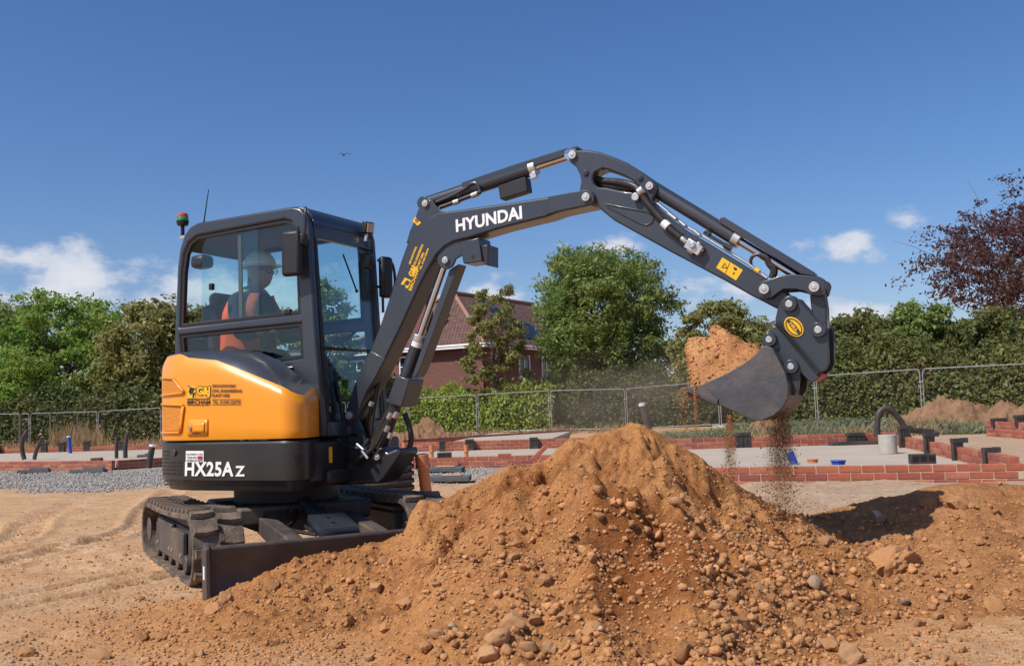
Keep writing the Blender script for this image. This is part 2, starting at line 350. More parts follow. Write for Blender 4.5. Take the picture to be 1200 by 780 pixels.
# ================================================================== GROUND AND MOUNDS
def gz(x, y):
    """level of the site"""
    x = np.asarray(x, float); y = np.asarray(y, float)
    g = .15 * sst(x, .8, 2.8) * sst(y, 6.6, 9.4) * (1 - sst(y, 20, 32))
    g = g - .26 * sst(y, 22, 42) * (1 - .65 * sst(x, -5, 12))
    g = g + .05 * np.exp(-((x + 2.85) ** 2 + (y - 7.6) ** 2) / .35)
    return g
RUTS = [([(-6.2, 15.5), (-5.2, 11.0), (-4.4, 8.6), (-4.6, 6.6), (-5.6, 5.0)], .16), ([(-5.2, 15.5), (-4.1, 11.2), (-3.5, 9.0), (-3.7, 6.8), (-4.6, 4.9)], .16),
        ([(-2.15, 6.3), (-2.45, 5.75), (-2.85, 5.15), (-3.2, 4.5)], .10), ([(-2.45, 6.55), (-2.8, 5.95), (-3.2, 5.35), (-3.6, 4.7)], .09), ([(-7.5, 12.5), (-5.8, 10.6), (-5.0, 9.2), (-5.2, 7.9), (-6.2, 7.0)], .14), ([(-3.2, 13), (-3.0, 11), (-3.1, 9.6), (-3.5, 8.4), (-4.2, 7.4), (-5.4, 6.4)], .12)]
def rut_field(x, y):
    out = np.zeros_like(x)
    for pts, w in RUTS:
        P = np.array([q[:2] for q in smooth_path([(a, b, 0) for a, b in pts], 8)]); best = np.full(x.shape, 9.0); sb = np.zeros_like(x); s0 = 0
        for a, b in zip(P[:-1], P[1:]):
            d = b - a; L_ = np.hypot(*d); t = np.clip(((x - a[0]) * d[0] + (y - a[1]) * d[1]) / L_ ** 2, 0, 1)
            q = np.hypot(x - a[0] - t * d[0], y - a[1] - t * d[1]); m_ = q < best; best = np.where(m_, q, best); sb = np.where(m_, s0 + t * L_, sb); s0 += L_
        inside = 1 - sst(best, w * .8, w * 1.15)
        out += -.03 * inside + .024 * np.exp(-((best - w * 1.25) / .05) ** 2) + .017 * inside * np.tanh(4 * np.sin(sb * 2 * math.pi / .105))
    return out
def ground_detail(x, y):
    near = 1 - sst(y, 12, 26)
    d = near * (.035 * fbm(x * .9, y * .9, 3) + .014 * fbm(x * 5, y * 5, 4) + .006 * np.abs(fbm(x * 24, y * 24, 3)))
    dr = sst(fbm(x * .8 + 7, y * .8 + 2, 3), .05, .4) * near
    d = d + dr * .03 * np.abs(fbm(x * 7, y * 7, 4))
    return d
def clods(x, y, cell, prob, seed, lo=.25, hi=.6):
    """crumb field: half-buried lumps, one per jittered cell; returns height in metres"""
    u = x / cell; v = y / cell; iu = np.floor(u).astype(int); iv = np.floor(v).astype(int); h = np.zeros_like(x)
    for du in (-1, 0, 1):
        for dv in (-1, 0, 1):
            a = (iu + du); b = (iv + dv); r1 = _LAT[(a * 7 + seed) & 255, (b * 13 + seed * 3) & 255]; r2 = _LAT[(a * 11 + seed * 5) & 255, (b * 5 + seed) & 255]; r3 = _LAT[(a * 3 + b * 7 + seed * 9) & 255, (b * 17 + a) & 255]
            rad = (lo + (hi - lo) * r3 ** 2) * (r3 < prob * 1.0 + 0 * r3); ex = (u - a - r1) * (.8 + .5 * r2); ey = (v - b - r2) * (.8 + .5 * r1)
            h = np.maximum(h, np.sqrt(np.maximum(rad * rad - ex * ex - ey * ey, 0)))
    h = h * (1 + .55 * fbm(x * 2.2 / cell, y * 2.2 / cell, 2)); return np.maximum(h, 0) * cell * .8
def gravel_mask(x, y):
    n = fbm(x * .6, y * .6, 4) * .9
    a = sst(y + n * 2.2, 13.6, 15.6) * (1 - sst(y + n, 22.0, 24.0)) * (1 - sst(x + n, 0.0, 1.6))
    b = np.exp(-(((x + 5.2) / 1.3) ** 2 + ((y - 10.6) / .5) ** 2)) * .0
    c = .42 * sst(x + n, .8, 2.4) * sst(y + n * .5, 6.8, 8.2) * (1 - sst(y, 24, 30))
    return np.clip(np.maximum(a, c), 0, 1)
def build_ground():
    def axis(lo, hi, step, far_lo, far_hi, gr):
        a = list(np.arange(lo, hi + 1e-6, step)); s = step; v = hi
        while v < far_hi: s *= gr; v += s; a.append(v)
        s = step; v = lo; b = []
        while v > far_lo: s *= gr; v -= s; b.append(v)
        return np.array(b[::-1] + a)
    xs = axis(-4.6, 4.2, .030, -420, 420, 1.10); ys = axis(3.4, 9.5, .028, -60, 900, 1.035)
    Xg, Yg = np.meshgrid(xs, ys); Z = gz(Xg, Yg) + ground_detail(Xg, Yg) + rut_field(Xg, Yg) * (1 - sst(Yg, 13, 16))
    ny, nx = Xg.shape; idx = np.arange(nx * ny).reshape(ny, nx); Q = np.stack([idx[:-1, :-1], idx[:-1, 1:], idx[1:, 1:], idx[1:, :-1]], -1).reshape(-1, 4)
    me = mesh_np('ground', np.stack([Xg, Yg, Z], -1).reshape(-1, 3), Q, M['ground'], True)
    at = me.attributes.new('gravel', 'FLOAT', 'POINT'); at.data.foreach_set('value', gravel_mask(Xg, Yg).ravel().astype(np.float32))
    zm = np.where((Xg > -3.2) & (Xg < 2.9) & (Yg < 7), mound_base(Xg, Yg)[0], -9.0); yc = np.interp(Xg, RCW[:, 0], RCW[:, 1]); zr = np.where((Xg > 1.2) & (Xg < 5.4) & (Yg < 7.4), np.interp(Xg, RCW[:, 0], RCW[:, 2]) - .30 * np.abs(Yg - yc), -9.0)
    sp = np.clip(sst(np.maximum(zm, zr) + .10 * fbm(Xg * 2.2, Yg * 2.2, 4) + .05 * fbm(Xg * 9, Yg * 9, 3), -.26, .02), 0, 1)
    at = me.attributes.new('spill', 'FLOAT', 'POINT'); at.data.foreach_set('value', sp.ravel().astype(np.float32))
    tag(ob('ground', me), kind='structure')

# main mound: crest line as seen against the machine and the footings (photograph x, y, distance)
CREST = [(205, 716, 5.25), (243, 700, 5.28), (285, 680, 5.34), (330, 660, 5.42), (375, 648, 5.50), (420, 640, 5.58), (455, 630, 5.62), (480, 619, 5.62), (495, 600, 5.60), (510, 590, 5.58), (535, 574, 5.55), (560, 563, 5.52), (585, 549, 5.5), (600, 545, 5.48), (622, 548, 5.45), (640, 534, 5.45), (655, 518, 5.44), (668, 507, 5.43), (688, 508, 5.42), (715, 501, 5.41), (740, 492, 5.40), (757, 496, 5.40), (775, 509, 5.40), (800, 525, 5.42), (830, 544, 5.45), (860, 560, 5.5), (890, 578, 5.55), (925, 597, 5.62), (945, 607, 5.68)]
CW = np.array([atd(*c) for c in CREST])
CW = np.vstack([[(-2.45, 5.15, -.12), (-2.1, 5.2, -.04)], CW, [(1.95, 5.75, .20), (2.3, 5.8, .02), (2.7, 5.8, -.15)]])
def mound_base(x, y):
    yc = np.interp(x, CW[:, 0], CW[:, 1]); zc = np.interp(x, CW[:, 0], CW[:, 2]) - .012
    s = y - yc
    fr = np.maximum(-s, 0); bk = np.maximum(s, 0)
    a = np.interp(x, [-2.2, -1.3, -.6, 0, .5, .9, 1.3, 1.7, 2.1], [.13, .20, .32, .44, .56, .54, .44, .34, .2]); fe = np.where(fr > .75, .75 + (fr - .75) * .72, fr)
    z = zc - a * (np.sqrt(fe ** 2 + .004) - .063) - .72 * (np.sqrt(bk ** 2 + .002) - .045)
    return z, fr
def mound_z(x, y):
    z, fr = mound_base(x, y); g = gz(x, y)
    h = np.clip((z - g) / .25, 0, 1); face = sst(fr, .015, .12)
    fold = fbm(x * 3.1 + 5, y * 2.4 + 9, 4)
    steep = np.exp(-((fr - .22) / .16) ** 2) * sst(x, -.5, -.1) * (1 - sst(x, 1.0, 1.3))
    d = .075 * fbm(x * 2.1 + 3, y * 2.1 + 1, 3) * h + .055 * np.sign(fold) * np.abs(fold) ** .6 * h * face + .050 * fbm(x * 6 + 1, y * 4.2, 4) * h
    d = d - .075 * steep * np.abs(fbm(x * 6.5 + 2, y * 1.9, 4)) * 1.8
    d = d + (.034 * np.abs(fbm(x * 11, y * 11, 4)) + .020 * np.abs(fbm(x * 30 + 5, y * 30, 3)) - .018) * (.45 + .55 * h)
    rough = sst(fbm(x * 1.6 + 11, y * 1.6 + 5, 3), -.1, .35)
    d = d + rough * .024 * np.abs(fbm(x * 18 + 3, y * 18 + 8, 3))
    # a slumped block with a hollow, low in the middle, and the shadowed cleft below the left shoulder
    d = d + .15 * np.exp(-(((x - .42) / .15) ** 4 + ((y - 4.58) / .10) ** 4)) - .12 * np.exp(-(((x - .36) / .08) ** 2 + ((y - 4.42) / .05) ** 2)) - .14 * np.exp(-(((x - .64) / .055) ** 2 + ((y - 4.42) / .16) ** 2))
    d = d + .06 * np.exp(-(((x - .30) / .12) ** 2 + ((y - 4.28) / .10) ** 2))
    d = d - .12 * np.exp(-(((x - .19) / .045) ** 2 + ((y - 5.22) / .14) ** 2)) + .06 * np.exp(-(((x - .11) / .05) ** 2 + ((y - 5.28) / .14) ** 2))
    d = d - .07 * np.exp(-(((x + .30 + (5.2 - y) * .35) / .03) ** 2 + ((y - 5.1) / .2) ** 2))
    ridge = 1 - 2.2 * np.abs(fbm(x * 4.2 + 7, y * 3.6 + 2, 4)); top_ = sst(z - g, .15, .5)
    d = d + .075 * (ridge - .55) * h * face * (.35 + .65 * top_) + clods(x + .06 * fbm(x * 5, y * 5, 3), y + .06 * fbm(x * 5 + 9, y * 5, 3), .34, .34, 12) * .42 * h
    warp = .03 * fbm(x * 9 + 31, y * 9 + 5, 3); xw = x + warp; yw = y + .03 * fbm(x * 9 + 3, y * 9 + 51, 3)
    d = d + (.3 + .7 * rough) * clods(xw, yw, .17, .40, 3) * .55 + clods(xw, yw, .075, .62, 5) * .75 * (.35 + .65 * rough) + clods(xw, yw, .034, .8, 8) * .8
    crest = 1 - face
    return z + d * (1 - .6 * crest)
RCW = np.array([atd(*c) for c in [(905, 607, 6.35), (940, 604, 6.35), (970, 598, 6.3), (1000, 590, 6.3), (1030, 583, 6.25), (1060, 577, 6.2), (1085, 569, 6.2), (1110, 565, 6.2), (1140, 563, 6.2), (1170, 562, 6.2), (1200, 566, 6.2), (1260, 572, 6.2)]])
RCW = np.vstack([[(1.0, 6.35, .05), (1.3, 6.35, .18)], RCW, [(4.2, 6.2, .38), (4.9, 6.2, .1), (5.4, 6.2, -.2)]])
def right_z(x, y):
    yc = np.interp(x, RCW[:, 0], RCW[:, 1]); zc = np.interp(x, RCW[:, 0], RCW[:, 2]) - .01; s = y - yc
    fr = np.maximum(-s, 0); bk = np.maximum(s, 0); a = np.interp(x, [1.6, 2.0, 2.6, 3.2], [.16, .20, .30, .34])
    z = zc - a * (np.sqrt(fr ** 2 + .02) - .14) - .7 * (np.sqrt(bk ** 2 + .003) - .055)
    h = np.clip((z - gz(x, y)) / .2, 0, 1); face = sst(fr, .02, .25)
    d = .08 * fbm(x * 1.7 + 9, y * 1.7, 3) * h + .03 * fbm(x * 5 + 4, y * 5, 4) * h + (.030 * np.abs(fbm(x * 10, y * 10, 4)) + .016 * np.abs(fbm(x * 28, y * 28, 3)) - .012)
    xw = x + .03 * fbm(x * 9 + 31, y * 9 + 5, 3); d = d + clods(xw, y, .16, .35, 4) * .5 + clods(xw, y, .07, .55, 6) * .7 + clods(xw, y, .034, .75, 9) * .7
    return z + d * (.3 + .7 * face)
def grid_mesh(name, fn, x0, x1, y0, y1, st, m, org):
    xs = np.arange(x0, x1, st); ys = np.arange(y0, y1, st); Xg, Yg = np.meshgrid(xs, ys); Z = fn(Xg, Yg); G = gz(Xg, Yg) - .04
    ny, nx = Xg.shape; idx = np.arange(nx * ny).reshape(ny, nx); Q = np.stack([idx[:-1, :-1], idx[:-1, 1:], idx[1:, 1:], idx[1:, :-1]], -1).reshape(-1, 4)
    keep = (Z > G).ravel()[Q].any(1); Q = Q[keep]; used = np.unique(Q); rm = np.full(nx * ny, -1); rm[used] = np.arange(len(used))
    V = np.stack([Xg, Yg, Z], -1).reshape(-1, 3)[used] - np.array(org)
    me = mesh_np(name, V, rm[Q], m, True); x_, y_ = Xg.ravel()[used], Yg.ravel()[used]
    G_ = lambda cx, cy, sx, sy: np.exp(-((x_ - cx) / sx) ** 2 - ((y_ - cy) / sy) ** 2)
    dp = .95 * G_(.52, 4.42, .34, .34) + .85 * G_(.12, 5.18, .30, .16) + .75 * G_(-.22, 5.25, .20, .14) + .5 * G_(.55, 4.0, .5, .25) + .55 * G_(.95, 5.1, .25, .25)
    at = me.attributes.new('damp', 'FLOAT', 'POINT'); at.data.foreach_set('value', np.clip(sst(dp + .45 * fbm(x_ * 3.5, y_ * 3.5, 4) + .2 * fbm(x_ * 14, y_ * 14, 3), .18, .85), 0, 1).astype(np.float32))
    return ob(name, me, None, tuple(org))
build_ground()
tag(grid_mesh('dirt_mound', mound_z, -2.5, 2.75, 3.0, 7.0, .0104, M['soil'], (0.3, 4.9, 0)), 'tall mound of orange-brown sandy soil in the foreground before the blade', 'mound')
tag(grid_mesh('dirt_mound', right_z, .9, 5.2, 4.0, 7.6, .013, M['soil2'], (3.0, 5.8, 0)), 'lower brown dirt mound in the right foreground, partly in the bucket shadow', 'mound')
def surf(x, y):
    x = np.asarray(x, float); y = np.asarray(y, float)
    return np.maximum(np.maximum(gz(x, y) + ground_detail(x, y), np.where((x > -2.5) & (x < 2.75) & (y > 3.0) & (y < 7.0), mound_z(x, y), -9)), np.where((x > .9) & (x < 5.2) & (y > 4.0) & (y < 7.6), right_z(x, y), -9))
_gx = np.arange(-6.5, 6.5, .02); _gy = np.arange(2.6, 9.6, .02); _HF = surf(*np.meshgrid(_gx, _gy))
def surf_fast(x, y):
    i = np.clip(((y - 2.6) / .02).astype(int), 0, len(_gy) - 1); j = np.clip(((x + 6.5) / .02).astype(int), 0, len(_gx) - 1)
    ins = (x > -6.5) & (x < 6.48) & (y > 2.6) & (y < 9.58)
    return np.where(ins, _HF[i, j], gz(x, y))
def hits(px, py, y0=2.7, y1=40, n=420):
    px = np.atleast_1d(px); py = np.atleast_1d(py); v = _f[None] + _r[None] * ((px - 600) / FPX)[:, None] - _u[None] * ((py - 390) / FPX)[:, None]; v = v / v[:, 1:2]
    ys = y0 * (y1 / y0) ** np.linspace(0, 1, n); P = CO + v[:, None, :] * ys[None, :, None]
    below = P[..., 2] < surf_fast(P[..., 0], P[..., 1]); below[:, -1] = True; i = below.argmax(1)
    return P[np.arange(len(px)), i]
def hit(px, py): return hits(px, py)[0]

# ---- stones -------------------------------------------------------------
def rock_mesh(seed, sub, m, flat=.75, jag=.25, cuts=7):
    rg = np.random.default_rng(seed); bm = bmesh.new(); bmesh.ops.create_icosphere(bm, subdivisions=sub, radius=1.0)
    V = np.array([v.co[:] for v in bm.verts]); dirs = rg.normal(size=(cuts, 3)); dirs /= np.linalg.norm(dirs, axis=1)[:, None]; lim = rg.uniform(.42, .82, cuts)
    for d, l in zip(dirs, lim):
        p = V @ d; ex = np.maximum(p - l, 0); V = V - ex[:, None] * d[None] * .92
    nz = fbm(V[:, 0] * 2.3 + seed, V[:, 1] * 2.3 + V[:, 2] * 1.7, 3); n2 = fbm(V[:, 0] * 6 + seed, V[:, 1] * 6 + V[:, 2] * 5, 3)
    V = V * (1 + jag * nz + jag * .35 * n2)[:, None]; V = V * np.array([1, rg.uniform(.7, .95), flat])[None]
    V /= np.abs(V).max()
    for v, c in zip(bm.verts, V): v.co = c
    me = bpy.data.meshes.new('rock'); bm.to_mesh(me); bm.free()
    return finish(me, m, 32)
clod_me = [rock_mesh(10 + i, 3, M['rock'], .72, .34) for i in range(5)]
stone_me = [rock_mesh(30 + i, 2, M['rock_pale'], .7, .16) for i in range(4)]
flint_me = [rock_mesh(50 + i, 2, M['flint'], .65, .15, 4) for i in range(3)]
NAMED = []
def rock(px, py, w, me, label, group=None, sink=.30, rz=None, sy=1.0, sz=1.0, cat='rock', name='rock'):
    p = hit(px, py); s = w / FPX * p[1] / 2; o = bpy.data.objects.new(name, me); o.location = (p[0], p[1], float(surf(p[0], p[1])) + s * sz * (.7 - 2 * sink) * .6); o.scale = (s, s * sy, s * sz)
    o.rotation_euler = (random.uniform(-.2, .2), random.uniform(-.2, .2), random.uniform(0, 6.3) if rz is None else rz); link(o); tag(o, label, cat, group); return o
big_me = rock_mesh(77, 5, M['rock'], .62, .30, 6); bigb = rock_mesh(78, 4, M['rock_pale'], .7, .12, 7); bigc = rock_mesh(79, 4, M['rock_pale'], .75, .14, 8)
rock(1042, 668, 82, big_me, 'largest boulder of caked clay, lying at the foot of the right mound', sink=.28, rz=.4, sy=.8, sz=1.0)
rock(582, 754, 36, bigb, 'broad flat-faced pale stone at the bottom edge below the mound', sink=.2, rz=.5, sz=1.0)
rock(601, 738, 34, bigc, 'long pale stone leaning behind the broad flat-faced stone', sink=.2, rz=-.4, sy=.55)
rock(620, 762, 26, stone_me[0], 'blocky pale stone just right of the broad flat-faced stone', sink=.2)
rock(643, 766, 30, bigc, 'rounded pale stone second right of the broad flat-faced stone', sink=.2, rz=1.5)
rock(570, 775, 34, bigb, 'pale stone cut off by the bottom edge below the broad stone', sink=.2, rz=2.2)
rock(637, 691, 24, clod_me[1], 'angular brown clod left of the slumped hollow in the mound', sink=.2)
rock(694, 747, 24, clod_me[2], 'dark clod on the mound below the slumped hollow', sink=.2)
rock(874, 612, 15, stone_me[1], 'round pale pebble standing alone high on the right flank', sink=.1)
rock(912, 606, 14, flint_me[0], 'dark grey stone near the right end of the mound crest', sink=.1)
rock(905, 658, 22, clod_me[3], 'brown clod casting a shadow midway down the right flank', sink=.1)
rock(955, 690, 24, flint_me[1], 'upright grey-brown stone left of the big boulder', sink=.1, sz=1.3)
rock(1058, 711, 17, flint_me[2], 'smooth blue-grey pebble below the big boulder', sink=.1)
rock(925, 711, 24, stone_me[2], 'rounded tan stone on the lower right flank of the mound', sink=.2)
rock(867, 728, 30, clod_me[4], 'broken clod at the lower edge of the right flank', sink=.2)
rock(1088, 597, 32, clod_me[0], 'sunlit clod on the crest of the right mound beside the shadow', sink=.2)
rock(1125, 592, 34, clod_me[1], 'larger sunlit clod at the top of the right mound', sink=.25)
rock(1165, 712, 28, clod_me[2], 'lone clod on flat ground at the right edge', sink=.15)
rock(1128, 735, 34, clod_me[3], 'flat clod among rubble below the right mound', sink=.25)
rock(1028, 612, 28, flint_me[0], 'grey stone inside the bucket shadow', sink=.2)
rock(804, 766, 46, clod_me[4], 'dark clod cut by the bottom edge right of centre', sink=.25)
rock(995, 775, 52, bigc, 'large stone at the bottom edge in the right foreground', sink=.3, rz=.8)
rock(978, 762, 34, clod_me[1], 'crumbling clod just behind the large bottom-edge stone', sink=.2)
rock(680, 572, 12, stone_me[3], 'round pale pebble below the cleft near the mound top', sink=.05)
rock(265, 708, 30, clod_me[0], 'tilted clod beside the near end of the dozer blade', sink=.15, sz=1.2)
rock(252, 718, 24, clod_me[2], 'clod at the corner of the dozer blade', sink=.15)
rock(322, 692, 28, clod_me[3], 'clod on the left tail of the mound in front of the blade', sink=.2)
rock(440, 694, 18, stone_me[0], 'egg-shaped brown stone on the left slope of the mound', sink=.1, sz=1.4)
rock(475, 715, 38, big_me, 'wide smooth lump on the lower left slope of the mound', sink=.15, sz=.8)
rock(530, 738, 15, flint_me[1], 'white flint near the bottom edge left of the pale stones', sink=.05)
rock(118, 770, 34, stone_me[1], 'long stone half buried at the bottom left', sink=.3, sy=.5)
rock(28, 768, 26, clod_me[1], 'pale clod at the bottom left corner', sink=.2)
rock(167, 751, 30, clod_me[3], 'clod on the sandy ground left of the mound', sink=.25)
rock(192, 749, 24, clod_me[0], 'small dark clod next to the clod left of the mound', sink=.2)
rock(750, 484, 9, flint_me[2], 'small stone perched beside the tip of the mound', sink=-.3)
# lesser stones one can still count
SHORT = [(1042, 668, 'the largest boulder'), (582, 754, 'the broad flat-faced stone'), (637, 691, 'the angular clod'), (694, 747, 'the dark clod below the hollow'), (874, 612, 'the lone round pebble'), (905, 658, 'the shadowed flank clod'),
         (955, 690, 'the upright grey-brown stone'), (1058, 711, 'the blue-grey pebble'), (867, 728, 'the broken clod'), (1088, 597, 'the sunlit crest clod'), (1165, 712, 'the lone clod at the right edge'), (1128, 735, 'the flat rubble clod'),
         (804, 766, 'the dark bottom-edge clod'), (995, 775, 'the large bottom-edge stone'), (440, 694, 'the egg-shaped stone'), (475, 715, 'the wide smooth lump'), (530, 738, 'the white flint'), (322, 692, 'the clod before the blade'), (680, 572, 'the pebble below the cleft')]
SEEN = {}
def stone_label(kind, x, y, w):
    k = min(SHORT, key=lambda q: math.hypot(q[0] - x, q[1] - y)); dx, dy = x - k[0], y - k[1]; v = 'above' if dy < 0 else 'below'; h = 'left of' if dx < 0 else 'right of'
    d = h if abs(dx) > 2.4 * abs(dy) else (v if abs(dy) > 2.4 * abs(dx) else v + ' and ' + h)
    lb = ('larger ' if w > 16 else 'small ') + kind + ' ' + d + ' ' + k[2]; n = SEEN.get(lb, 0); SEEN[lb] = n + 1
    return lb if n == 0 else lb + (', farther off' if n == 1 else ', outermost of three')
rg = np.random.default_rng(5); LES = [
    ('tan stone lying on the front slope of the big mound', 'stones on the front slope', [(430, 770), (455, 745), (500, 770), (515, 752), (545, 720), (560, 700), (600, 715), (622, 735), (655, 735), (668, 752), (545, 760), (470, 770), (410, 735), (380, 715), (360, 740), (395, 760), (690, 770), (510, 690), (450, 665), (555, 655), (575, 675), (600, 655), (663, 660), (700, 640), (720, 652), (745, 630), (770, 640), (765, 612), (792, 600), (802, 585)], (10, 20)),
    ('tan stone in the rubble on the right flank of the big mound', 'stones on the right flank', [(812, 620), (835, 640), (850, 655), (870, 672), (882, 640), (892, 690), (905, 700), (918, 676), (935, 660), (948, 672), (962, 720), (985, 735), (1000, 722), (1015, 742), (1032, 735), (1060, 748), (1078, 735), (1098, 725), (1092, 705), (970, 640), (985, 650), (1000, 690), (985, 700), (940, 735), (905, 745), (880, 760), (945, 755), (1075, 762), (1030, 765), (860, 700), (835, 720), (1110, 700), (1125, 705)], (11, 22)),
    ('brown clod lying on the right dirt mound', 'clods on the right mound', [(1110, 620), (1150, 640), (1165, 605), (1185, 630), (1135, 665), (1100, 650), (1180, 670), (1155, 690), (1075, 628), (1140, 600)], (10, 18))]
for label, grp, pts, (a, b) in LES:
    for i, (x, y) in enumerate(pts):
        mm = clod_me + stone_me; x += rg.uniform(-4, 4); y += rg.uniform(-4, 4); w = rg.uniform(a, b); rock(x, y, w, mm[int(rg.integers(len(mm)))], stone_label('brown clod' if 'clod' in grp else 'tan stone', x, y, w), grp, .12)
def scatter(name, label, mesh_v, mesh_f, P, S, m, rg, flat=True):
    """many small stones as one mesh"""
    n = len(P); k = len(mesh_v[0]); V = np.zeros((n, k, 3), np.float32)
    ang = rg.uniform(0, 6.283, (n, 3)); pick = rg.integers(len(mesh_v), size=n)
    for i in range(n):
        c, s_ = math.cos(ang[i, 0]), math.sin(ang[i, 0]); c2, s2 = math.cos(ang[i, 1]), math.sin(ang[i, 1])
        Rm = np.array([[c, -s_, 0], [s_, c, 0], [0, 0, 1]]) @ np.array([[1, 0, 0], [0, c2, -s2], [0, s2, c2]])
        V[i] = (mesh_v[pick[i]] @ Rm.T) * S[i] + P[i]
    F_ = (mesh_f[None] + (np.arange(n) * k)[:, None, None]).reshape(-1, mesh_f.shape[1])
    o = ob(name, mesh_np(name, V.reshape(-1, 3), F_, m, False)); tag(o, label, None, None, 'stuff'); return o
def ico(sub, seeds, jag=.3):
    vs = []; f = None
    for s in seeds:
        bm = bmesh.new(); bmesh.ops.create_icosphere(bm, subdivisions=sub, radius=1.0); V = np.array([v.co[:] for v in bm.verts]); f = np.array([[v.index for v in q.verts] for q in bm.faces]); bm.free()
        r_ = np.random.default_rng(s); V = V * (1 + jag * (r_.random((len(V), 1)) - .5)) * np.array([1, r_.uniform(.7, 1), r_.uniform(.55, .9)]); vs.append(V)
    return vs, f
def photo_points(n, boxes, rg, y1=14):
    """ground points spread evenly over regions of the photograph, so that near ground gets finer stones"""
    return np.vstack([hits(rg.uniform(x0, x1, int(n * w)), rg.uniform(y0_, y1_, int(n * w)), 2.8, y1, 300) for (x0, x1, y0_, y1_, w) in boxes])
rg = np.random.default_rng(11)
def rock_arrays(seeds, sub=2):
    out = []; f = None
    for s_ in seeds:
        me = rock_mesh(s_, sub, None, .72, .42, 8); out.append(np.array([v.co[:] for v in me.vertices])); f = np.array([tuple(p.vertices) for p in me.polygons]); bpy.data.meshes.remove(me)
    return out, f
v2, f2 = rock_arrays(range(100, 108)); v1, f1 = ico(1, range(10, 18), .35)
P = photo_points(4200, [(160, 420, 690, 800, .10), (300, 980, 640, 800, .36), (560, 960, 580, 680, .12), (800, 1130, 600, 790, .36), (1060, 1230, 570, 720, .06)], rg)
cl = fbm(P[:, 0] * 1.5, P[:, 1] * 1.5, 3); P = P[(cl > -.35 + .5 * rg.random(len(P))) & ((P[:, 2] < .42) | (rg.random(len(P)) < .3))]
S = .006 + .021 * rg.random(len(P)) ** 3; P[:, 2] = surf(P[:, 0], P[:, 1]) + S * .25
scatter('rubble', 'small tan stones and clods strewn over the mounds', v2, f2, P, S, M['rock'], rg)
P = photo_points(620, [(820, 1120, 640, 790, .55), (500, 700, 700, 800, .25), (650, 900, 600, 720, .20)], rg)
S = .012 + .020 * rg.random(len(P)) ** 2.2; P[:, 2] = surf(P[:, 0], P[:, 1]) + S * .3
scatter('rubble', 'loose broken stones on the lower right flank of the mound', *rock_arrays(range(120, 126), 2), P, S, M['rock'], rg)
P = photo_points(14000, [(120, 420, 680, 800, .12), (250, 980, 620, 800, .40), (500, 960, 540, 680, .20), (830, 1200, 590, 790, .24), (0, 260, 590, 790, .14)], rg)
S = .0028 + .009 * rg.random(len(P)) ** 2; P[:, 2] = surf(P[:, 0], P[:, 1]) + S * .2
scatter('crumbs', 'fine crumbs and pebbles of soil on the mounds', v1, f1, P, S, M['rock'], rg)
P = photo_points(300, [(250, 960, 600, 790, .7), (830, 1180, 600, 780, .2), (0, 260, 640, 790, .1)], rg)
S = .004 + .010 * rg.random(len(P)) ** 2; P[:, 2] = surf(P[:, 0], P[:, 1]) + S * .3
scatter('flint_chips', 'scattered grey and white flint chips on the soil', v1, f1, P, S, M['flint'], rg)
# gravel strip behind the machine, left and middle
P = photo_points(9000, [(-10, 200, 551, 584, .72), (455, 570, 548, 600, .28)], rg, 26)
P = P[(gravel_mask(P[:, 0], P[:, 1]) > .1 + rg.random(len(P)) * .7) & (P[:, 0] < 1)]; S = (.008 + .016 * rg.random(len(P)) ** 1.5) ; P[:, 2] = gz(P[:, 0], P[:, 1]) + ground_detail(P[:, 0], P[:, 1]) + S * .3
scatter('gravel', 'strip of grey crushed gravel along the footings', v1, f1, P, S, M['gravel'], rg)
# ================================================================== EXCAVATOR
YAW = R(26); CX, CY = -1.62, 7.0
FW = np.array([math.cos(YAW), -math.sin(YAW), 0]); LF = np.array([math.sin(YAW), math.cos(YAW), 0]); CC = np.array([CX, CY, 0])
def toloc(p):
    d = p - CC; return np.array([d @ FW, d @ LF, d[2]])
def Y(px, py, y):                       # point of the machine's plane y = const seen at that place of the photograph
    v = ray(px, py); t = ((CC - CO) @ LF + y) / (v @ LF); return toloc(CO + v * t)
def X(px, py, x):
    v = ray(px, py); t = ((CC - CO) @ FW + x) / (v @ FW); return toloc(CO + v * t)
def TR(pts, y): return [(q[0], q[2]) for q in (Y(a, b, y) for a, b in pts)]

exc = empty('excavator', (CX, CY, 0), -YAW)
tag(exc, 'charcoal and orange tracked mini excavator with cab, dumping soil onto the mound', 'excavator')

def plate_mesh(name, pts, y0, y1, m, holes=(), angle=40):
    """outline in x,z extruded from y0 (near) to y1 (far)"""
    bm = bmesh.new()
    for loop in [pts] + list(holes):
        vs = [bm.verts.new((p[0], y0, p[1])) for p in loop]
        for i in range(len(vs)): bm.edges.new((vs[i], vs[(i + 1) % len(vs)]))
    if holes:
        bmesh.ops.triangle_fill(bm, use_beauty=True, use_dissolve=False, edges=bm.edges[:])
    else:
        bm.faces.new(bm.verts[:])
    bmesh.ops.recalc_face_normals(bm, faces=bm.faces[:])
    fs = bm.faces[:]
    ret = bmesh.ops.extrude_face_region(bm, geom=fs)
    vv = [g for g in ret['geom'] if isinstance(g, bmesh.types.BMVert)]
    bmesh.ops.translate(bm, verts=vv, vec=(0, y1 - y0, 0))
    bmesh.ops.recalc_face_normals(bm, faces=bm.faces[:])
    me = bpy.data.meshes.new(name); bm.to_mesh(me); bm.free()
    return finish(me, m, angle)
def plate(name, pts, y0, y1, m, parent, holes=(), bevel=.006, angle=40):
    return ob(name, plate_mesh(name, pts, y0, y1, m, holes, angle), parent, bevel=bevel)
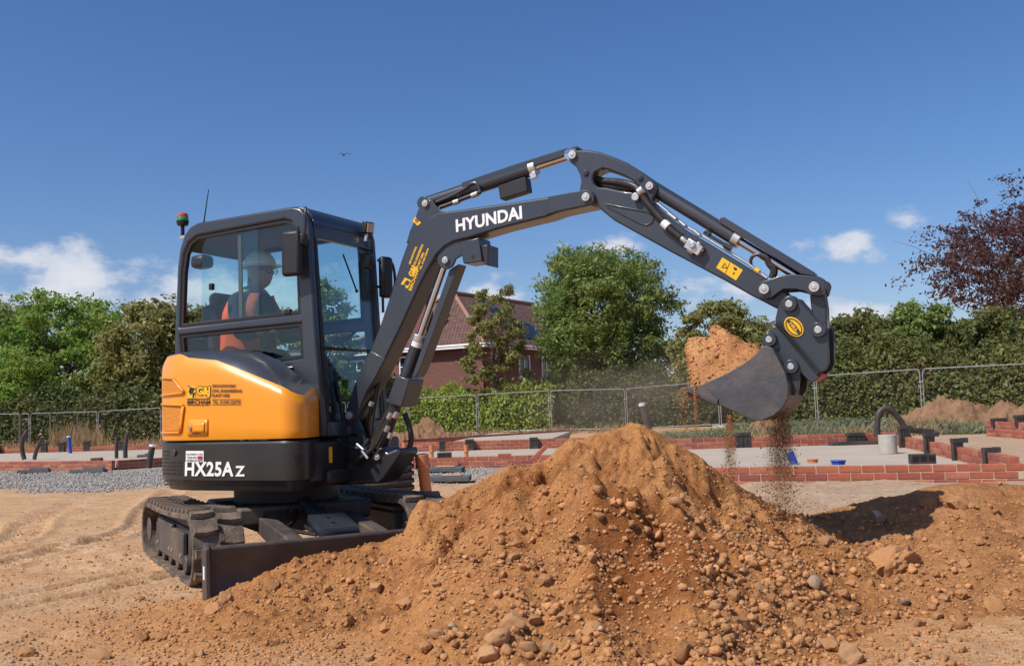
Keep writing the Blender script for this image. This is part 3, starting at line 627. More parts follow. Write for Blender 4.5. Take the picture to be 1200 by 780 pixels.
def circ(c, r_, n=20, a0=0, a1=2 * math.pi, end=False):
    k = n + 1 if end else n
    return [(c[0] + r_ * math.cos(a0 + (a1 - a0) * i / n), c[1] + r_ * math.sin(a0 + (a1 - a0) * i / n)) for i in range(k)]
def pinpart(parent, px, py, y, r_, name='pin', m='pin', d=.02, hub=None):
    """round pin head standing proud of the plate at plane y"""
    q = Y(px, py, y); b = MB()
    if hub: 
        hb = MB().cyl((q[0], y + .01, q[2]), (q[0], y - d * 1.3, q[2]), hub, hub * .94, n=24).build('pin_boss', M['paint'], parent, bevel=.003)
        b.cyl((q[0], y, q[2]), (q[0], y - d * 1.3 - .006, q[2]), r_, n=16)
    else:
        b.cyl((q[0], y + .01, q[2]), (q[0], y - d, q[2]), r_, n=20)
        b.cyl((q[0], y, q[2]), (q[0], y - d - .004, q[2]), r_ * .45, n=12)
    return b.build(name, M[m], parent, bevel=.002)

# ---- lettering -----------------------------------------------------
def text_verts(s, bold=.0, spacing=1.0):
    cu = bpy.data.curves.new('lettering', 'FONT'); cu.body = s; cu.offset = bold; cu.space_character = spacing; cu.resolution_u = 3; cu.align_x = 'LEFT'
    o = bpy.data.objects.new('lettering_tmp', cu); COL.objects.link(o)
    dg = bpy.context.evaluated_depsgraph_get(); me = bpy.data.meshes.new_from_object(o.evaluated_get(dg))
    V = np.array([v.co[:] for v in me.vertices]); F_ = [tuple(p.vertices) for p in me.polygons]
    bpy.data.objects.remove(o); bpy.data.curves.remove(cu); bpy.data.meshes.remove(me)
    V = V[:, :2]; V = (V - V.min(0)) / (V.max(0) - V.min(0)); return V, F_
def lettering(name, s, p00, p10, p01, m, parent, bold=.0, spacing=1.0, warp=None):
    """text filling the parallelogram p00 (bottom left) p10 (bottom right) p01 (top left)"""
    V, F_ = text_verts(s, bold, spacing); p00, p10, p01 = (np.array(p, float) for p in (p00, p10, p01))
    P = p00 + V[:, :1] * (p10 - p00) + V[:, 1:] * (p01 - p00)
    if warp: P = np.array([warp(p) for p in P])
    b = MB(); b.add(P, F_); return b.build(name, M[m], parent, angle=0)

# ---- undercarriage ---------------------------------------------------
URZ = R(-61) + YAW
def under(b, name, m, parent, bevel=.005, angle=40):
    o = b.build(name, M[m], parent, bevel=bevel, angle=angle)
    if parent is exc: o.rotation_euler = (0, 0, URZ)
    return o
ch = MB(); ch.box((0, 0, .33), (.95, .62, .17)); ch.box((.3, 0, .36), (.35, .9, .12)); ch.box((-.35, 0, .36), (.3, .9, .12))
chassis = under(ch, 'chassis', 'chassis', exc, .02)
under(MB().cyl((0, 0, .42), (0, 0, .535), .36, n=40), 'slew_ring', 'black', exc)
for y in (-.12, .05):
    under(MB().tube([(.49, y, .37), (.51, y, .40), (.51, y + .03, .41), (.51, y + .06, .40), (.49, y + .06, .37)], .008, 6), 'lifting_eye', 'chassis', exc, 0)
WR, WF = (-.74, .212, .165), (.76, .222, .180)      # rear sprocket, front idler: x, z, radius of the belt's inner side
def track_loop(off, n=160):
    """points and tangents of the belt at distance off from the wheels"""
    (xr, zr, rr), (xf, zf, rf) = WR, WF; rr += off; rf += off; P = []
    a = math.asin((rf - rr) / (xf - xr))
    top0 = (xr + rr * math.sin(-a), zr + rr * math.cos(a)); top1 = (xf + rf * math.sin(-a), zf + rf * math.cos(a))
    m_ = 30
    for i in range(m_): t = i / m_; P.append((top0[0] + (top1[0] - top0[0]) * t, top0[1] + (top1[1] - top0[1]) * t - .018 * math.sin(math.pi * t)))
    for i in range(m_): t = math.pi / 2 + a - (math.pi + 2 * a) * i / m_; P.append((xf + rf * math.cos(t), zf + rf * math.sin(t)))
    b0 = (xf, zf - rf); b1 = (xr, zr - rr)
    for i in range(m_): t = i / m_; P.append((b0[0] + (b1[0] - b0[0]) * t, b0[1] + (b1[1] - b0[1]) * t))
    for i in range(m_): t = -math.pi / 2 - (math.pi - 2 * a) * i / m_; P.append((xr + rr * math.cos(t), zr + rr * math.sin(t)))
    P = np.array(P); Q = np.vstack([P, P[:1]]); s = np.concatenate([[0], np.cumsum(np.linalg.norm(np.diff(Q, axis=0), axis=1))])
    u = np.linspace(0, s[-1], n, endpoint=False)
    return np.stack([np.interp(u, s, Q[:, 0]), np.interp(u, s, Q[:, 1])], 1)
TW = .30
lug_me = []
for sgn in (-1, 1):                        # chevron half-lug, tangent along x, width along y, standing on z
    o_ = [(-.030, 0), (.030, 0), (.052, .075), (.044, .142), (-.012, .142), (-.004, .075)]
    V = [(x, sgn * y, 0) for x, y in o_] + [(x * .8 + .002, sgn * (y * .94 + .003), .030) for x, y in o_]; n_ = 6
    f_ = [tuple(range(6)), tuple(range(11, 5, -1))] + [(i, (i + 1) % 6, 6 + (i + 1) % 6, 6 + i) for i in range(6)]
    b = MB(); b.add(V, f_ if sgn < 0 else [q[::-1] for q in f_]); lug_me.append(b.mesh('lug', M['rubber'], 30))
for side, yc in ((-1, -.68), (1, .68)):
    A = track_loop(.0, 150); B = track_loop(.034, 150); V = []; F_ = []
    K = len(A)
    for (a, c) in zip(A, B):
        V += [(a[0], yc - TW / 2, a[1]), (c[0], yc - TW / 2, c[1]), (c[0], yc + TW / 2, c[1]), (a[0], yc + TW / 2, a[1])]
    for i in range(K):
        j = (i + 1) % K
        for k in range(4): F_.append((i * 4 + k, i * 4 + (k + 1) % 4, j * 4 + (k + 1) % 4, j * 4 + k))
    tb = MB(); tb.add(V, F_); trk = under(tb, 'track', 'rubber', exc, .006, 50)
    if side < 0: tag(trk, 'dusty rubber track on the near side'); 
    n = 66; C_ = track_loop(.033, n)
    for i in range(n):
        d = C_[(i + 1) % n] - C_[i - 1]; ang = math.atan2(d[1], d[0])
        s_ = i % 2
        l = bpy.data.objects.new('lug', lug_me[s_]); l.parent = trk; l.location = (C_[i][0], yc, C_[i][1]); l.rotation_euler = (0, -ang, 0); link(l)
    # frame inside the track
    yo = yc + side * .10
    fr = MB(); fr.box((-.06, yc, .235), (1.18, .16, .17)); fr.box((.02, yc, .335), (.9, .12, .05))
    under(fr, 'track_frame', 'chassis', exc, .012)
    pl_ = MB(); pl_.box((-.20, yo, .205), (.52, .03, .22)); pl_.box((.27, yo, .195), (.39, .03, .20)); pl_.box((-.495, yo, .20), (.08, .03, .18), taper=.7)
    gp = under(pl_, 'side_plate', 'chassis', exc, .008)
    for x in (-.42, .02, .12, .42): under(MB().cyl((x, yo - side * .01, .155), (x, yo + side * .024, .155), .014, n=8), 'bolt', 'zinc', gp, 0)
    sp = MB(); sp.cyl((WR[0], yc - .05, WR[1]), (WR[0], yc + .05, WR[1]), WR[2] - .035, n=24); sp.cyl((WR[0], yo - .02, WR[1]), (WR[0], yo + side * .03, WR[1]), .085, n=20)
    for i in range(12): t = 2 * math.pi * i / 12; sp.box((WR[0] + (WR[2] - .02) * math.cos(t), yc, WR[1] + (WR[2] - .02) * math.sin(t)), (.05, .05, .03), ry=-t)
    under(sp, 'sprocket', 'chassis', exc, .004)
    idl = MB(); idl.cyl((WF[0], yc - .06, WF[1]), (WF[0], yc + .06, WF[1]), WF[2] - .004, n=28); idl.cyl((WF[0], yc - .10, WF[1]), (WF[0], yc + .10, WF[1]), .06, n=16)
    under(idl, 'idler', 'chassis', exc, .008)
    for x in (-.5, -.25, .0, .25, .5):
        under(MB().cyl((x, yc - .11, .105), (x, yc + .11, .105), .058, n=14), 'roller', 'chassis', exc, .006)
# dozer blade
bp = [(1.40, .0), (1.375, .0), (1.325, .09), (1.318, .18), (1.345, .275), (1.375, .29), (1.372, .262), (1.345, .18), (1.352, .10)]
b = MB(); V = [(x, -.82, z) for x, z in bp] + [(x, .82, z) for x, z in bp]; n_ = len(bp)
b.add(V, [tuple(range(n_)), tuple(range(2 * n_ - 1, n_ - 1, -1))] + [(i + 1 if i + 1 < n_ else 0, i, n_ + i, n_ + (i + 1) % n_) for i in range(n_)])
blade = under(b, 'dozer_blade', 'blade', exc, .006, 30)
under(MB().cyl((1.358, -.815, .290), (1.358, .815, .290), .018, n=14), 'top_tube', 'blade', blade, 0)
for y in (-.835, .835):
    e = MB(); o_ = [(1.42, -.02), (1.31, .0), (1.29, .26), (1.31, .315), (1.36, .325), (1.40, .30), (1.405, .1)]; h = .012
    e.add([(x, y - h, z) for x, z in o_] + [(x, y + h, z) for x, z in o_], [tuple(range(7)), tuple(range(13, 6, -1))] + [((i + 1) % 7, i, 7 + i, 7 + (i + 1) % 7) for i in range(7)])
    under(e, 'end_plate', 'blade', blade, .004)
    under(MB().box((1.36, y - .0135 * (1 if y < 0 else -1), .17), (.035, .003, .07)), 'sticker', 'white', blade, 0)
for y in (-.27, .27):
    a_ = MB(); a_.add([(.42, y - .05, .25), (.42, y + .05, .25), (1.33, y + .05, .10), (1.33, y - .05, .10), (.42, y - .05, .36), (.42, y + .05, .36), (1.05, y + .05, .29), (1.05, y - .05, .29), (1.33, y + .05, .235), (1.33, y - .05, .235)],
               [(0, 1, 2, 3), (4, 7, 6, 5), (7, 9, 8, 6), (0, 3, 9, 7, 4), (1, 5, 6, 8, 2), (0, 4, 5, 1), (3, 2, 8, 9)])
    under(a_, 'blade_arm', 'chassis', exc, .01)
bc = MB(); bc.cyl((.45, 0, .42), (.86, 0, .31), .045, n=18); under(bc, 'blade_cylinder', 'paint', exc, .004)
under(MB().cyl((.84, 0, .315), (1.30, 0, .20), .026, n=14), 'blade_cylinder_rod', 'chrome', exc, 0)
g = MB(); g.add([(.86, -.115, .385), (.86, .115, .385), (1.14, .115, .325), (1.14, -.115, .325), (1.17, -.115, .25), (1.17, .115, .25), (.86, .12, .33), (.86, -.12, .33)], [(0, 3, 2, 1), (3, 4, 5, 2), (0, 7, 4, 3), (1, 2, 5, 6)])
gd = g.build('cylinder_guard', M['paint'], exc); gd.rotation_euler = (0, 0, URZ); s_ = gd.modifiers.new('thick', 'SOLIDIFY'); s_.thickness = .01
for x in (.95, 1.05): under(MB().cyl((x, -.02, .364 - (x - .95) * .22), (x, -.02, .372 - (x - .95) * .22), .014, n=12), 'guard_hole', 'black', gd, 0)
for (y0, y1) in ((.05, -.1), (-.04, -.22), (.06, .16)):
    under(MB().tube(smooth_path([(.42, y0, .40), (.62, (y0 + y1) / 2, .33), (.78, y1, .30), (.95, y1 * .4, .27)]), .013, 8), 'hose', 'hose', exc, 0)

# ---- body --------------------------------------------------------------
def plan(off=0.0, n=20):
    """body outline seen from above, from the middle of the tail round the right side to the cab front (offset inwards by off)"""
    P = [(-.80 + off, .40), (-.80 + off, .14), (-.80 + off, -.12)]; c = (-.20, -.12)
    for i in range(1, n + 1): t = math.pi + (math.pi / 2) * i / n; P.append((c[0] + (.60 - off) * math.cos(t), c[1] + (.60 - off) * math.sin(t)))
    for x in (0, .15, .3, .45): P.append((x, -.72 + off))
    c2 = (.53, -.60)
    for i in range(0, 9): t = -math.pi / 2 + (math.pi / 2 + .3) * i / 8; P.append((c2[0] + (.12 - off) * math.cos(t), c2[1] + (.12 - off) * math.sin(t)))
    P.append((.575 - off, -.37)); return P
def body_hit(px, py, off=0.0):
    """where the sight line meets the upright body side"""
    O_ = toloc(CO); D_ = toloc(CO + ray(px, py)) - O_; best = None; P = plan(0.0)
    for (a, b) in zip(P[:-1], P[1:]):
        ex, ey = b[0] - a[0], b[1] - a[1]; det = D_[0] * (-ey) + ex * D_[1]
        if abs(det) < 1e-9: continue
        rx, ry = a[0] - O_[0], a[1] - O_[1]; t = (rx * (-ey) + ex * ry) / det; s = (D_[0] * ry - D_[1] * rx) / det
        if -1e-6 <= s <= 1 + 1e-6 and (best is None or t < best[0]):
            nl = math.hypot(ex, ey); best = (t, (ey / nl, -ex / nl))
    t, nrm = best; q = O_ + D_ * t
    sgn = 1 if (nrm[0] * D_[0] + nrm[1] * D_[1]) < 0 else -1
    return np.array([q[0] + sgn * nrm[0] * off, q[1] + sgn * nrm[1] * off, q[2]])
def patch(name, quad, m, parent, off=.004, nu=8, nv=3, thick=0.0):
    """piece of sheet lying on the body side; quad = 4 places of the photograph bl, br, tr, tl"""
    bl, br, tr, tl = (np.array(q, float) for q in quad); b = MB(); V = []
    for j in range(nv + 1):
        for i in range(nu + 1):
            u, v = i / nu, j / nv; p = (bl * (1 - u) + br * u) * (1 - v) + (tl * (1 - u) + tr * u) * v; V.append(body_hit(p[0], p[1], off))
    F_ = [(j * (nu + 1) + i, j * (nu + 1) + i + 1, (j + 1) * (nu + 1) + i + 1, (j + 1) * (nu + 1) + i) for j in range(nv) for i in range(nu)]
    b.add(V, F_); o = b.build(name, M[m], parent)
    if thick:
        s_ = o.modifiers.new('thick', 'SOLIDIFY'); s_.thickness = thick; s_.offset = 1
    return o
def loft(rows, close=False):
    b = MB(); n = len(rows[0]); V = [p for r_ in rows for p in r_]; F_ = []
    for j in range(len(rows) - 1):
        for i in range(n - 1): F_.append((j * n + i, j * n + i + 1, (j + 1) * n + i + 1, (j + 1) * n + i))
    b.add(V, F_); return b
# lower body and counterweight (black)
rows = [[(x, y, z) for x, y in plan(o_)] for z, o_ in ((.532, .12), (.536, .05), (.60, .018), (.605, .006), (.66, 0), (.835, 0), (.848, .010), (.848, .2))]
cw = loft(rows).build('counterweight', M['paint2'], exc, angle=25)
dk = MB(); dk.box((.06, .0, .70), (1.10, 1.06, .26)); dk.box((.35, .05, .60), (.60, .85, .10))
deck = dk.build('deck', M['paint2'], exc, bevel=.02)
# orange side cover
top = np.array(TR([(192, 416), (209, 414), (215, 418.5), (253, 422), (277, 432), (312, 446), (336, 456), (351, 459)], -.71))
top = top[np.argsort(top[:, 0])]
dkt = np.array(TR([(200, 411), (209, 411.5), (240, 410.5), (278, 408.5), (290, 410.5), (316, 421.5), (336, 436.5), (350, 457)], -.52)); dkt = dkt[np.argsort(dkt[:, 0])]
def zo(x): return float(np.interp(x, top[:, 0], top[:, 1]))
def zd(x): return max(float(np.interp(x, dkt[:, 0], dkt[:, 1])), zo(x) + .004)
NP = len(plan())
def coverrow(t):
    o_ = .004 if t < .02 else (0.0 if t < .8 else .035 * ((t - .8) / .2) ** 2)
    z0 = .862; out = []
    for (x, y) in plan(o_):
        zt = zo(x)
        if x > .54: zt -= .05 * ((x - .54) / .11) ** 1.5
        out.append((x, y, z0 + (zt - z0) * t))
    return out
cov = loft([coverrow(t) for t in (0, .02, .2, .4, .6, .8, .86, .92, .97, 1.0)]).build('side_cover', M['orange'], exc, angle=60)
def toprow(k):
    off = (.035, .06, .10, .16, .22, .30)[k]; w = (0, .35, .65, .86, .97, 1.0)[k]; out = []
    for (x, y) in plan(min(off, .105) if False else off if True else 0):
        zt = zo(x); zz = zd(x)
        if x > .54: zt -= .05 * max(0, (x - .54) / .11) ** 1.5; zz = zt + .004
        out.append((x, y, zt + (zz - zt) * w))
    return out
def plan_in(off):
    return plan(off) if off < .1 else [(max(-.80 + off, x) if x < -.3 else x, y) for x, y in [(p[0] * (1 - (off - .1)), p[1] + (off - .1) if p[1] < -.3 else p[1]) for p in plan(.1)]]
_plan = plan
def plan(off=0.0, n=20):                     # deep offsets slide towards the cab instead of crossing the corner arcs
    if off <= .10: return _plan(off, n)
    k = off - .10; return [((x + k if x < -.25 else x - (k * .4 if x > .5 else 0)), (y + k if y < -.25 else y)) for x, y in _plan(.10, n)]
hood = loft([toprow(k) for k in range(6)]).build('hood', M['paint'], exc, angle=60)
# grilles, lock, lettering on the cover
patch('grille', [(191.5, 462), (214, 458.5), (203, 445), (191.8, 444)], 'orange_mesh', cov, .004)
patch('grille', [(192, 505), (211, 504), (215, 475.5), (191.5, 474.5)], 'orange_mesh', cov, .004)
for q in ([(190.8, 443.3), (203.5, 444.2), (204, 442.4), (190.8, 441.5)], [(203.5, 444.2), (215.5, 459.6), (217.2, 458.6), (204, 442.4)], [(190.8, 474.3), (216, 475.6), (216, 473.4), (190.8, 472.2)], [(211.3, 505.5), (213.6, 505.6), (217, 475.6), (214.8, 475.6)], [(191, 508), (212, 507.5), (212, 505.2), (191, 505.6)], [(190.8, 464), (216, 461), (216, 458.8), (190.8, 462)]):
    patch('grille_frame', q, 'orange', cov, .003, thick=.012)
patch('lock_plate', [(221, 510.5), (244, 510), (244, 491), (221.5, 491)], 'orange', cov, .002, thick=.006)
patch('lock_handle', [(227.5, 507), (241, 506.8), (241, 495), (227.5, 495)], 'orange', cov, .008, thick=.008)
patch('lock_slot', [(227.5, 508.3), (236, 508.1), (236, 506.6), (227.5, 506.8)], 'ink', cov, .0165)
q = body_hit(224.2, 501, .004); q2 = body_hit(224.2, 501, .022); MB().cyl(q, q2, .014, n=14).build('lock', M['chrome'], cov)
def on_body(off):
    def w(p):
        P = _plan(0); x = p[0]; y = -.72 if x > -.2 else -.12 - math.sqrt(max(1e-4, .36 - (x + .2) ** 2)); return (x, y - off, p[2])
    return w
def B3(px, py): return body_hit(px, py, .004)
def body_text(name, s, bl, br, tl, m, parent, bold=.0, spacing=1.0, off=.004):
    return lettering(name, s, B3(*bl), B3(*br), B3(*tl), m, parent, bold, spacing, on_body(off))
body_text('lettering', 'HX25A', (217, 557.5), (274, 558), (217.5, 540.5), 'white', cw, .032, 1.07)
body_text('lettering', 'Z', (276, 557.8), (287.5, 557.8), (276, 545.5), 'white', cw, .03)
patch('sticker', [(218, 541.5), (239, 541.2), (239, 528), (218.3, 528)], 'white', cw, .003)
for i, s in enumerate(('EQUIPMENT HIRE', 'THIS MACHINE', 'HT584 H11870')):
    yb = (533.2, 536.8, 540.6)[i]; body_text('lettering', s, (219.5, yb), (238 if i != 1 else 231, yb), (219.5, yb - (2.2, 2.2, 2.6)[i]), 'ink', cw, .02, 1, .006)
patch('sticker_mark', [(232, 537.5), (238, 537.5), (238, 534), (232, 534)], 'red', cw, .0055, 2, 1)
for i, (s, x1) in enumerate((('GROUNDWORKS', 276.5), ('CIVIL ENGINEERING', 284), ('PLANT HIRE', 269.5))):
    yb = (453.8, 459.6, 465.0)[i]; body_text('lettering', s, (249, yb), (x1, yb + .2), (249, yb - 3.8), 'ink', cov, .025, 1.05)
body_text('lettering', 'TEL. 01508 528790', (249.5, 472.6), (282.5, 472.8), (249.5, 468.8), 'ink', cov, .01)
body_text('lettering', 'G&J', (231, 465.5), (246.5, 465.6), (231.2, 452.6), 'yellow', cov, .05)
for dx, dy in ((.7, .5), (-.6, .4), (0, -.7)): body_text('lettering_outline', 'G&J', (230.7 + dx, 465.7 + dy), (246.7 + dx, 465.8 + dy), (230.9 + dx, 452.4 + dy), 'ink', cov, .07, 1, .0028)
body_text('lettering', 'BIRCHAM', (220, 473.4), (246.5, 473.4), (220.1, 468.6), 'ink', cov, .02)
for q in ([(219.6, 467.8), (246.5, 467.8), (246.5, 467), (219.6, 467)], [(219.6, 474.8), (246.5, 474.8), (246.5, 474.1), (219.6, 474.1)], [(248.6, 474.2), (283, 474.2), (283, 473.6), (248.6, 473.6)], [(248.6, 468), (283, 468), (283, 467.5), (248.6, 467.5)]):
    patch('decal_line', q, 'ink', cov, .0035, 4, 1)
patch('decal_emblem', [(220.5, 466.5), (229.5, 466.5), (229.5, 452), (220.5, 452)], 'yellow', cov, .0032, 4, 2)
for q in ([(221.5, 459), (224, 463), (229.5, 455), (223, 453)], [(226, 466), (227.5, 466), (229.5, 460), (226, 459.5)], [(220.4, 453), (223, 453), (223, 451.8), (220.4, 451.8)]): patch('decal_emblem_line', q, 'ink', cov, .0042, 2, 1)
# louvres of the counterweight
for j in range(7):
    for i in range(3):
        if j < 3 and i > 0: continue
        y0 = 527.5 + j * 4.3; x0 = 191 + i * 8
        patch('vent_slot', [(x0, y0 + 2.2), (x0 + 6.6, y0 + 2.3), (x0 + 6.6, y0 + .3), (x0, y0)], 'black', cw, .0025, 2, 1)
for j in range(2):
    for i in range(4): patch('vent_slot', [(193 + i * 6, 564 + j * 4), (198 + i * 6, 564.4 + j * 4), (198 + i * 6, 562.4 + j * 4), (193 + i * 6, 562 + j * 4)], 'black', cw, .0035, 2, 1)
for j in range(5): patch('vent_slot', [(344 + j, 534.5 + j * 3), (355 - j, 534.5 + j * 3), (355 - j, 532.8 + j * 3), (344 + j, 532.8 + j * 3)], 'black', cw, .0025, 3, 1)
q = body_hit(205, 530, .0); q2 = body_hit(205, 530, .012); MB().cyl(q, q2, .022, n=18).build('plug', M['paint'], cw, bevel=.004)

# ---- cab ------------------------------------------------------------------
YR, YL = -.38, .40
cab_o = [(-.655, .86), (-.672, 1.43), (-.668, 1.64), (-.640, 2.08), (-.618, 2.20), (-.575, 2.30), (-.52, 2.352), (-.45, 2.376), (.38, 2.392), (.452, 2.372), (.497, 2.325), (.520, 2.25), (.562, 1.48), (.612, .86)]
win_up = [(-.628, 1.645), (-.605, 2.04), (-.580, 2.17), (-.535, 2.245), (-.46, 2.285), (.315, 2.315), (.375, 2.295), (.410, 2.245), (.422, 2.17), (.438, 1.668)]
win_lo = [(-.60, 1.30), (-.625, 1.595), (.448, 1.612), (.455, 1.375)]
def inset(poly, d):
    n = len(poly); out = []; A = sum(poly[i][0] * poly[(i + 1) % n][1] - poly[(i + 1) % n][0] * poly[i][1] for i in range(n)); sg = 1 if A > 0 else -1
    for i in range(n):
        p0, p1, p2 = np.array(poly[i - 1]), np.array(poly[i]), np.array(poly[(i + 1) % n])
        d1 = (p1 - p0) / np.linalg.norm(p1 - p0); d2 = (p2 - p1) / np.linalg.norm(p2 - p1)
        n1 = np.array([-d1[1], d1[0]]) * sg; n2 = np.array([-d2[1], d2[0]]) * sg; m_ = n1 + n2; m_ = m_ / max(.3, (m_ @ m_) / 2) 
        out.append(tuple(p1 + m_ * d))
    return out
cab = plate('cab', cab_o, YR, YR + .055, M['paint'], exc, [win_up, win_lo], .014, 30)
tag(cab, 'charcoal framed cab with tinted windows')
plate('cab_frame', cab_o, YL - .055, YL, M['paint2'], cab, [win_up, [(-.55, 1.0), (-.60, 1.58), (.44, 1.595), (.50, .98)]], .012, 30)
for w_, nm in ((win_up, 'window_seal'), (win_lo, 'window_seal')):
    plate(nm, w_, YR + .012, YR + .045, M['black'], cab, [inset(w_, .026)], .004)
plate('window_seal', win_up, YL - .045, YL - .012, M['black'], cab, [inset(win_up, .03)], .004)
rf = [(-.618, 2.205), (-.575, 2.305), (-.52, 2.36), (-.45, 2.388), (.38, 2.404), (.458, 2.382), (.503, 2.332), (.528, 2.245), (.50, 2.235), (.475, 2.31), (.435, 2.345), (.37, 2.362), (-.44, 2.348), (-.50, 2.325), (-.545, 2.28), (-.585, 2.19)]
roof = plate('roof', rf, YR + .056, YL - .056, M['paint'], cab, (), .008, 40)
plate('roof_liner', [(-.52, 2.27), (-.44, 2.30), (.40, 2.315), (.40, 2.30), (-.43, 2.285), (-.50, 2.255)], YR + .06, YL - .06, M['liner'], cab, (), .004)
for x in (-.30, .33): MB().cyl((x, -.1, 2.385), (x, -.1, 2.412), .012, n=10).build('roof_bolt', M['black'], cab)
# front: posts are the side frames; crossbars, glass
def fx(z): return .520 + (2.25 - z) * (.092 / 1.39)
def fbar(name, z0, z1, d, m='paint', y0=YR + .056, y1=YL - .056, dx=0):
    b = MB(); b.add([(fx(z0) - d + dx, y0, z0), (fx(z0) + dx, y0, z0), (fx(z0) + dx, y1, z0), (fx(z0) - d + dx, y1, z0), (fx(z1) - d + dx, y0, z1), (fx(z1) + dx, y0, z1), (fx(z1) + dx, y1, z1), (fx(z1) - d + dx, y1, z1)],
                    [(3, 2, 1, 0), (4, 5, 6, 7), (0, 1, 5, 4), (1, 2, 6, 5), (2, 3, 7, 6), (3, 0, 4, 7)])
    return b.build(name, M[m], cab, bevel=.006)
fbar('header', 2.18, 2.30, .05); fbar('lower_panel', .86, .955, .05); fbar('windscreen_joint', 1.43, 1.445, .02, 'black')
fbar('windscreen', 1.45, 2.175, .008, 'glass_front', dx=-.012); fbar('lower_windscreen', .962, 1.428, .008, 'glass_front', dx=-.012)
for y0, y1 in ((YR + .057, YR + .09), (YL - .09, YL - .057)): fbar('windscreen_seal', .957, 2.178, .03, 'black', y0, y1, -.004)
# side glass (the rear pane is slid forward and leaves a gap behind)
def pane(name, pts, y, m='glass'): return plate(name, pts, y, y + .005, M[m], cab, (), 0)
pane('window_pane', [(-.44, 1.672), (-.425, 2.20), (-.40, 2.245), (-.36, 2.268), (.07, 2.285), (.075, 1.68)], YR + .022)
pane('window_pane', [(-.10, 1.678), (-.105, 2.278), (.31, 2.295), (.365, 2.27), (.392, 2.2), (.41, 1.69)], YR + .034)
plate('pane_edge', [(-.108, 1.678), (-.113, 2.278), (-.082, 2.279), (-.078, 1.679)], YR + .031, YR + .042, M['liner'], cab, (), 0)
pane('window_pane', inset(win_lo, .02), YR + .028)
pane('window_pane', inset(win_up, .02), YL - .03)
pane('window_pane', inset([(-.55, 1.0), (-.60, 1.58), (.44, 1.595), (.50, .98)], .01), YL - .03)
b = MB(); q = Y(249, 336, YR + .02); b.box((q[0], YR + .012, q[2]), (.03, .03, .045)); b.build('window_latch', M['black'], cab, bevel=.004)
q = Y(338, 366, YR + .02); MB().box((q[0], YR + .02, q[2] + .005), (.05, .03, .03)).build('window_latch', M['black'], cab, bevel=.004)
# rear wall of the cab with its window
b = MB(); b.box((-.655, .01, 1.22), (.03, .66, .72)); b.box((-.60, .01, 2.27), (.05, .66, .06)); b.build('rear_panel', M['paint'], cab, bevel=.008)
b = MB(); b.add([(-.652, YR + .06, 1.585), (-.652, YL - .06, 1.585), (-.612, YL - .06, 2.24), (-.612, YR + .06, 2.24)], [(0, 1, 2, 3)]); b.build('rear_window_pane', M['glass'], cab)
# louvre and lower side
q = Y(340, 432, YR)
for j in range(4): 
    q = Y(338 + j * .8, 430.5 + j * 4.0, YR); MB().box((q[0], YR - .006, q[2]), (.085 - .012 * j, .016, .009)).build('louvre', M['paint' if j else 'zinc'], cab, bevel=.002)
# interior
b = MB(); b.box((-.05, .01, .875), (1.10, .66, .03)); b.build('cab_floor', M['black'], cab)
b = MB(); b.box((-.36, .01, 1.20), (.48, .50, .24)); b.build('seat_base', M['seat'], cab, bevel=.04)
b = MB(); b.box((-.525, .01, 1.54), (.12, .44, .56), ry=-.10); b.box((-.57, .01, 1.85), (.09, .26, .14), ry=-.1); b.build('seat_back', M['seat'], cab, bevel=.045)
for y in (-.23, .25):
    b = MB(); b.box((-.16, y, 1.40), (.40, .12, .10)); b.cyl((.0, y, 1.44), (.03, y, 1.56), .016, n=10); b.sphere((.032, y, 1.585), .032, sc=(1, 1, 1.3)); b.build('armrest', M['seat'], cab, bevel=.01)
b = MB(); b.box((.43, -.20, 1.30), (.10, .14, .5), ry=-.1); b.box((.40, -.20, 1.56), (.03, .16, .12), ry=.4); b.build('dashboard', M['black'], cab, bevel=.015)
b = MB(); b.box((.44, .02, 1.12), (.03, .03, .45), ry=-.2); b.box((.45, -.06, 1.12), (.03, .03, .45), ry=-.2); b.sphere((.40, .02, 1.36), .03); b.sphere((.41, -.06, 1.36), .03); b.build('travel_lever', M['black'], cab)
b = MB(); q = Y(232, 283, -.10); b.cyl((q[0] - .005, -.10, q[2]), (q[0] + .02, -.10, q[2] - .004), .085, n=24); b.build('speaker', M['liner'], cab, bevel=.01)
q = Y(237, 307, .0); b = MB(); b.box((q[0], .0, q[2]), (.14, .12, .10)); b.build('fan_box', M['black'], cab, bevel=.03)
q = Y(312, 272, .05); b = MB(); b.box((q[0], .10, q[2] + .04), (.22, .34, .02), ry=.06); b.build('roof_hatch', M['concrete'], cab, bevel=.004)
# wiper
p0 = X(402, 298, .545); p1 = X(418, 341, .555); b = MB(); b.tube([p0, p1], .006, 6); b.sphere(p1, .012); b.build('wiper', M['black'], cab)
# grab rail inside the door
P_ = [X(388, 401, .35), X(403, 400, .35), X(424, 381, .35)]; MB().tube(smooth_path(P_, 4), .012, 8).build('grab_rail', M['black'], cab)
P_ = [X(400, 400, .35), X(405, 409, .35)]; MB().tube(P_, .010, 8).build('grab_rail', M['black'], cab)
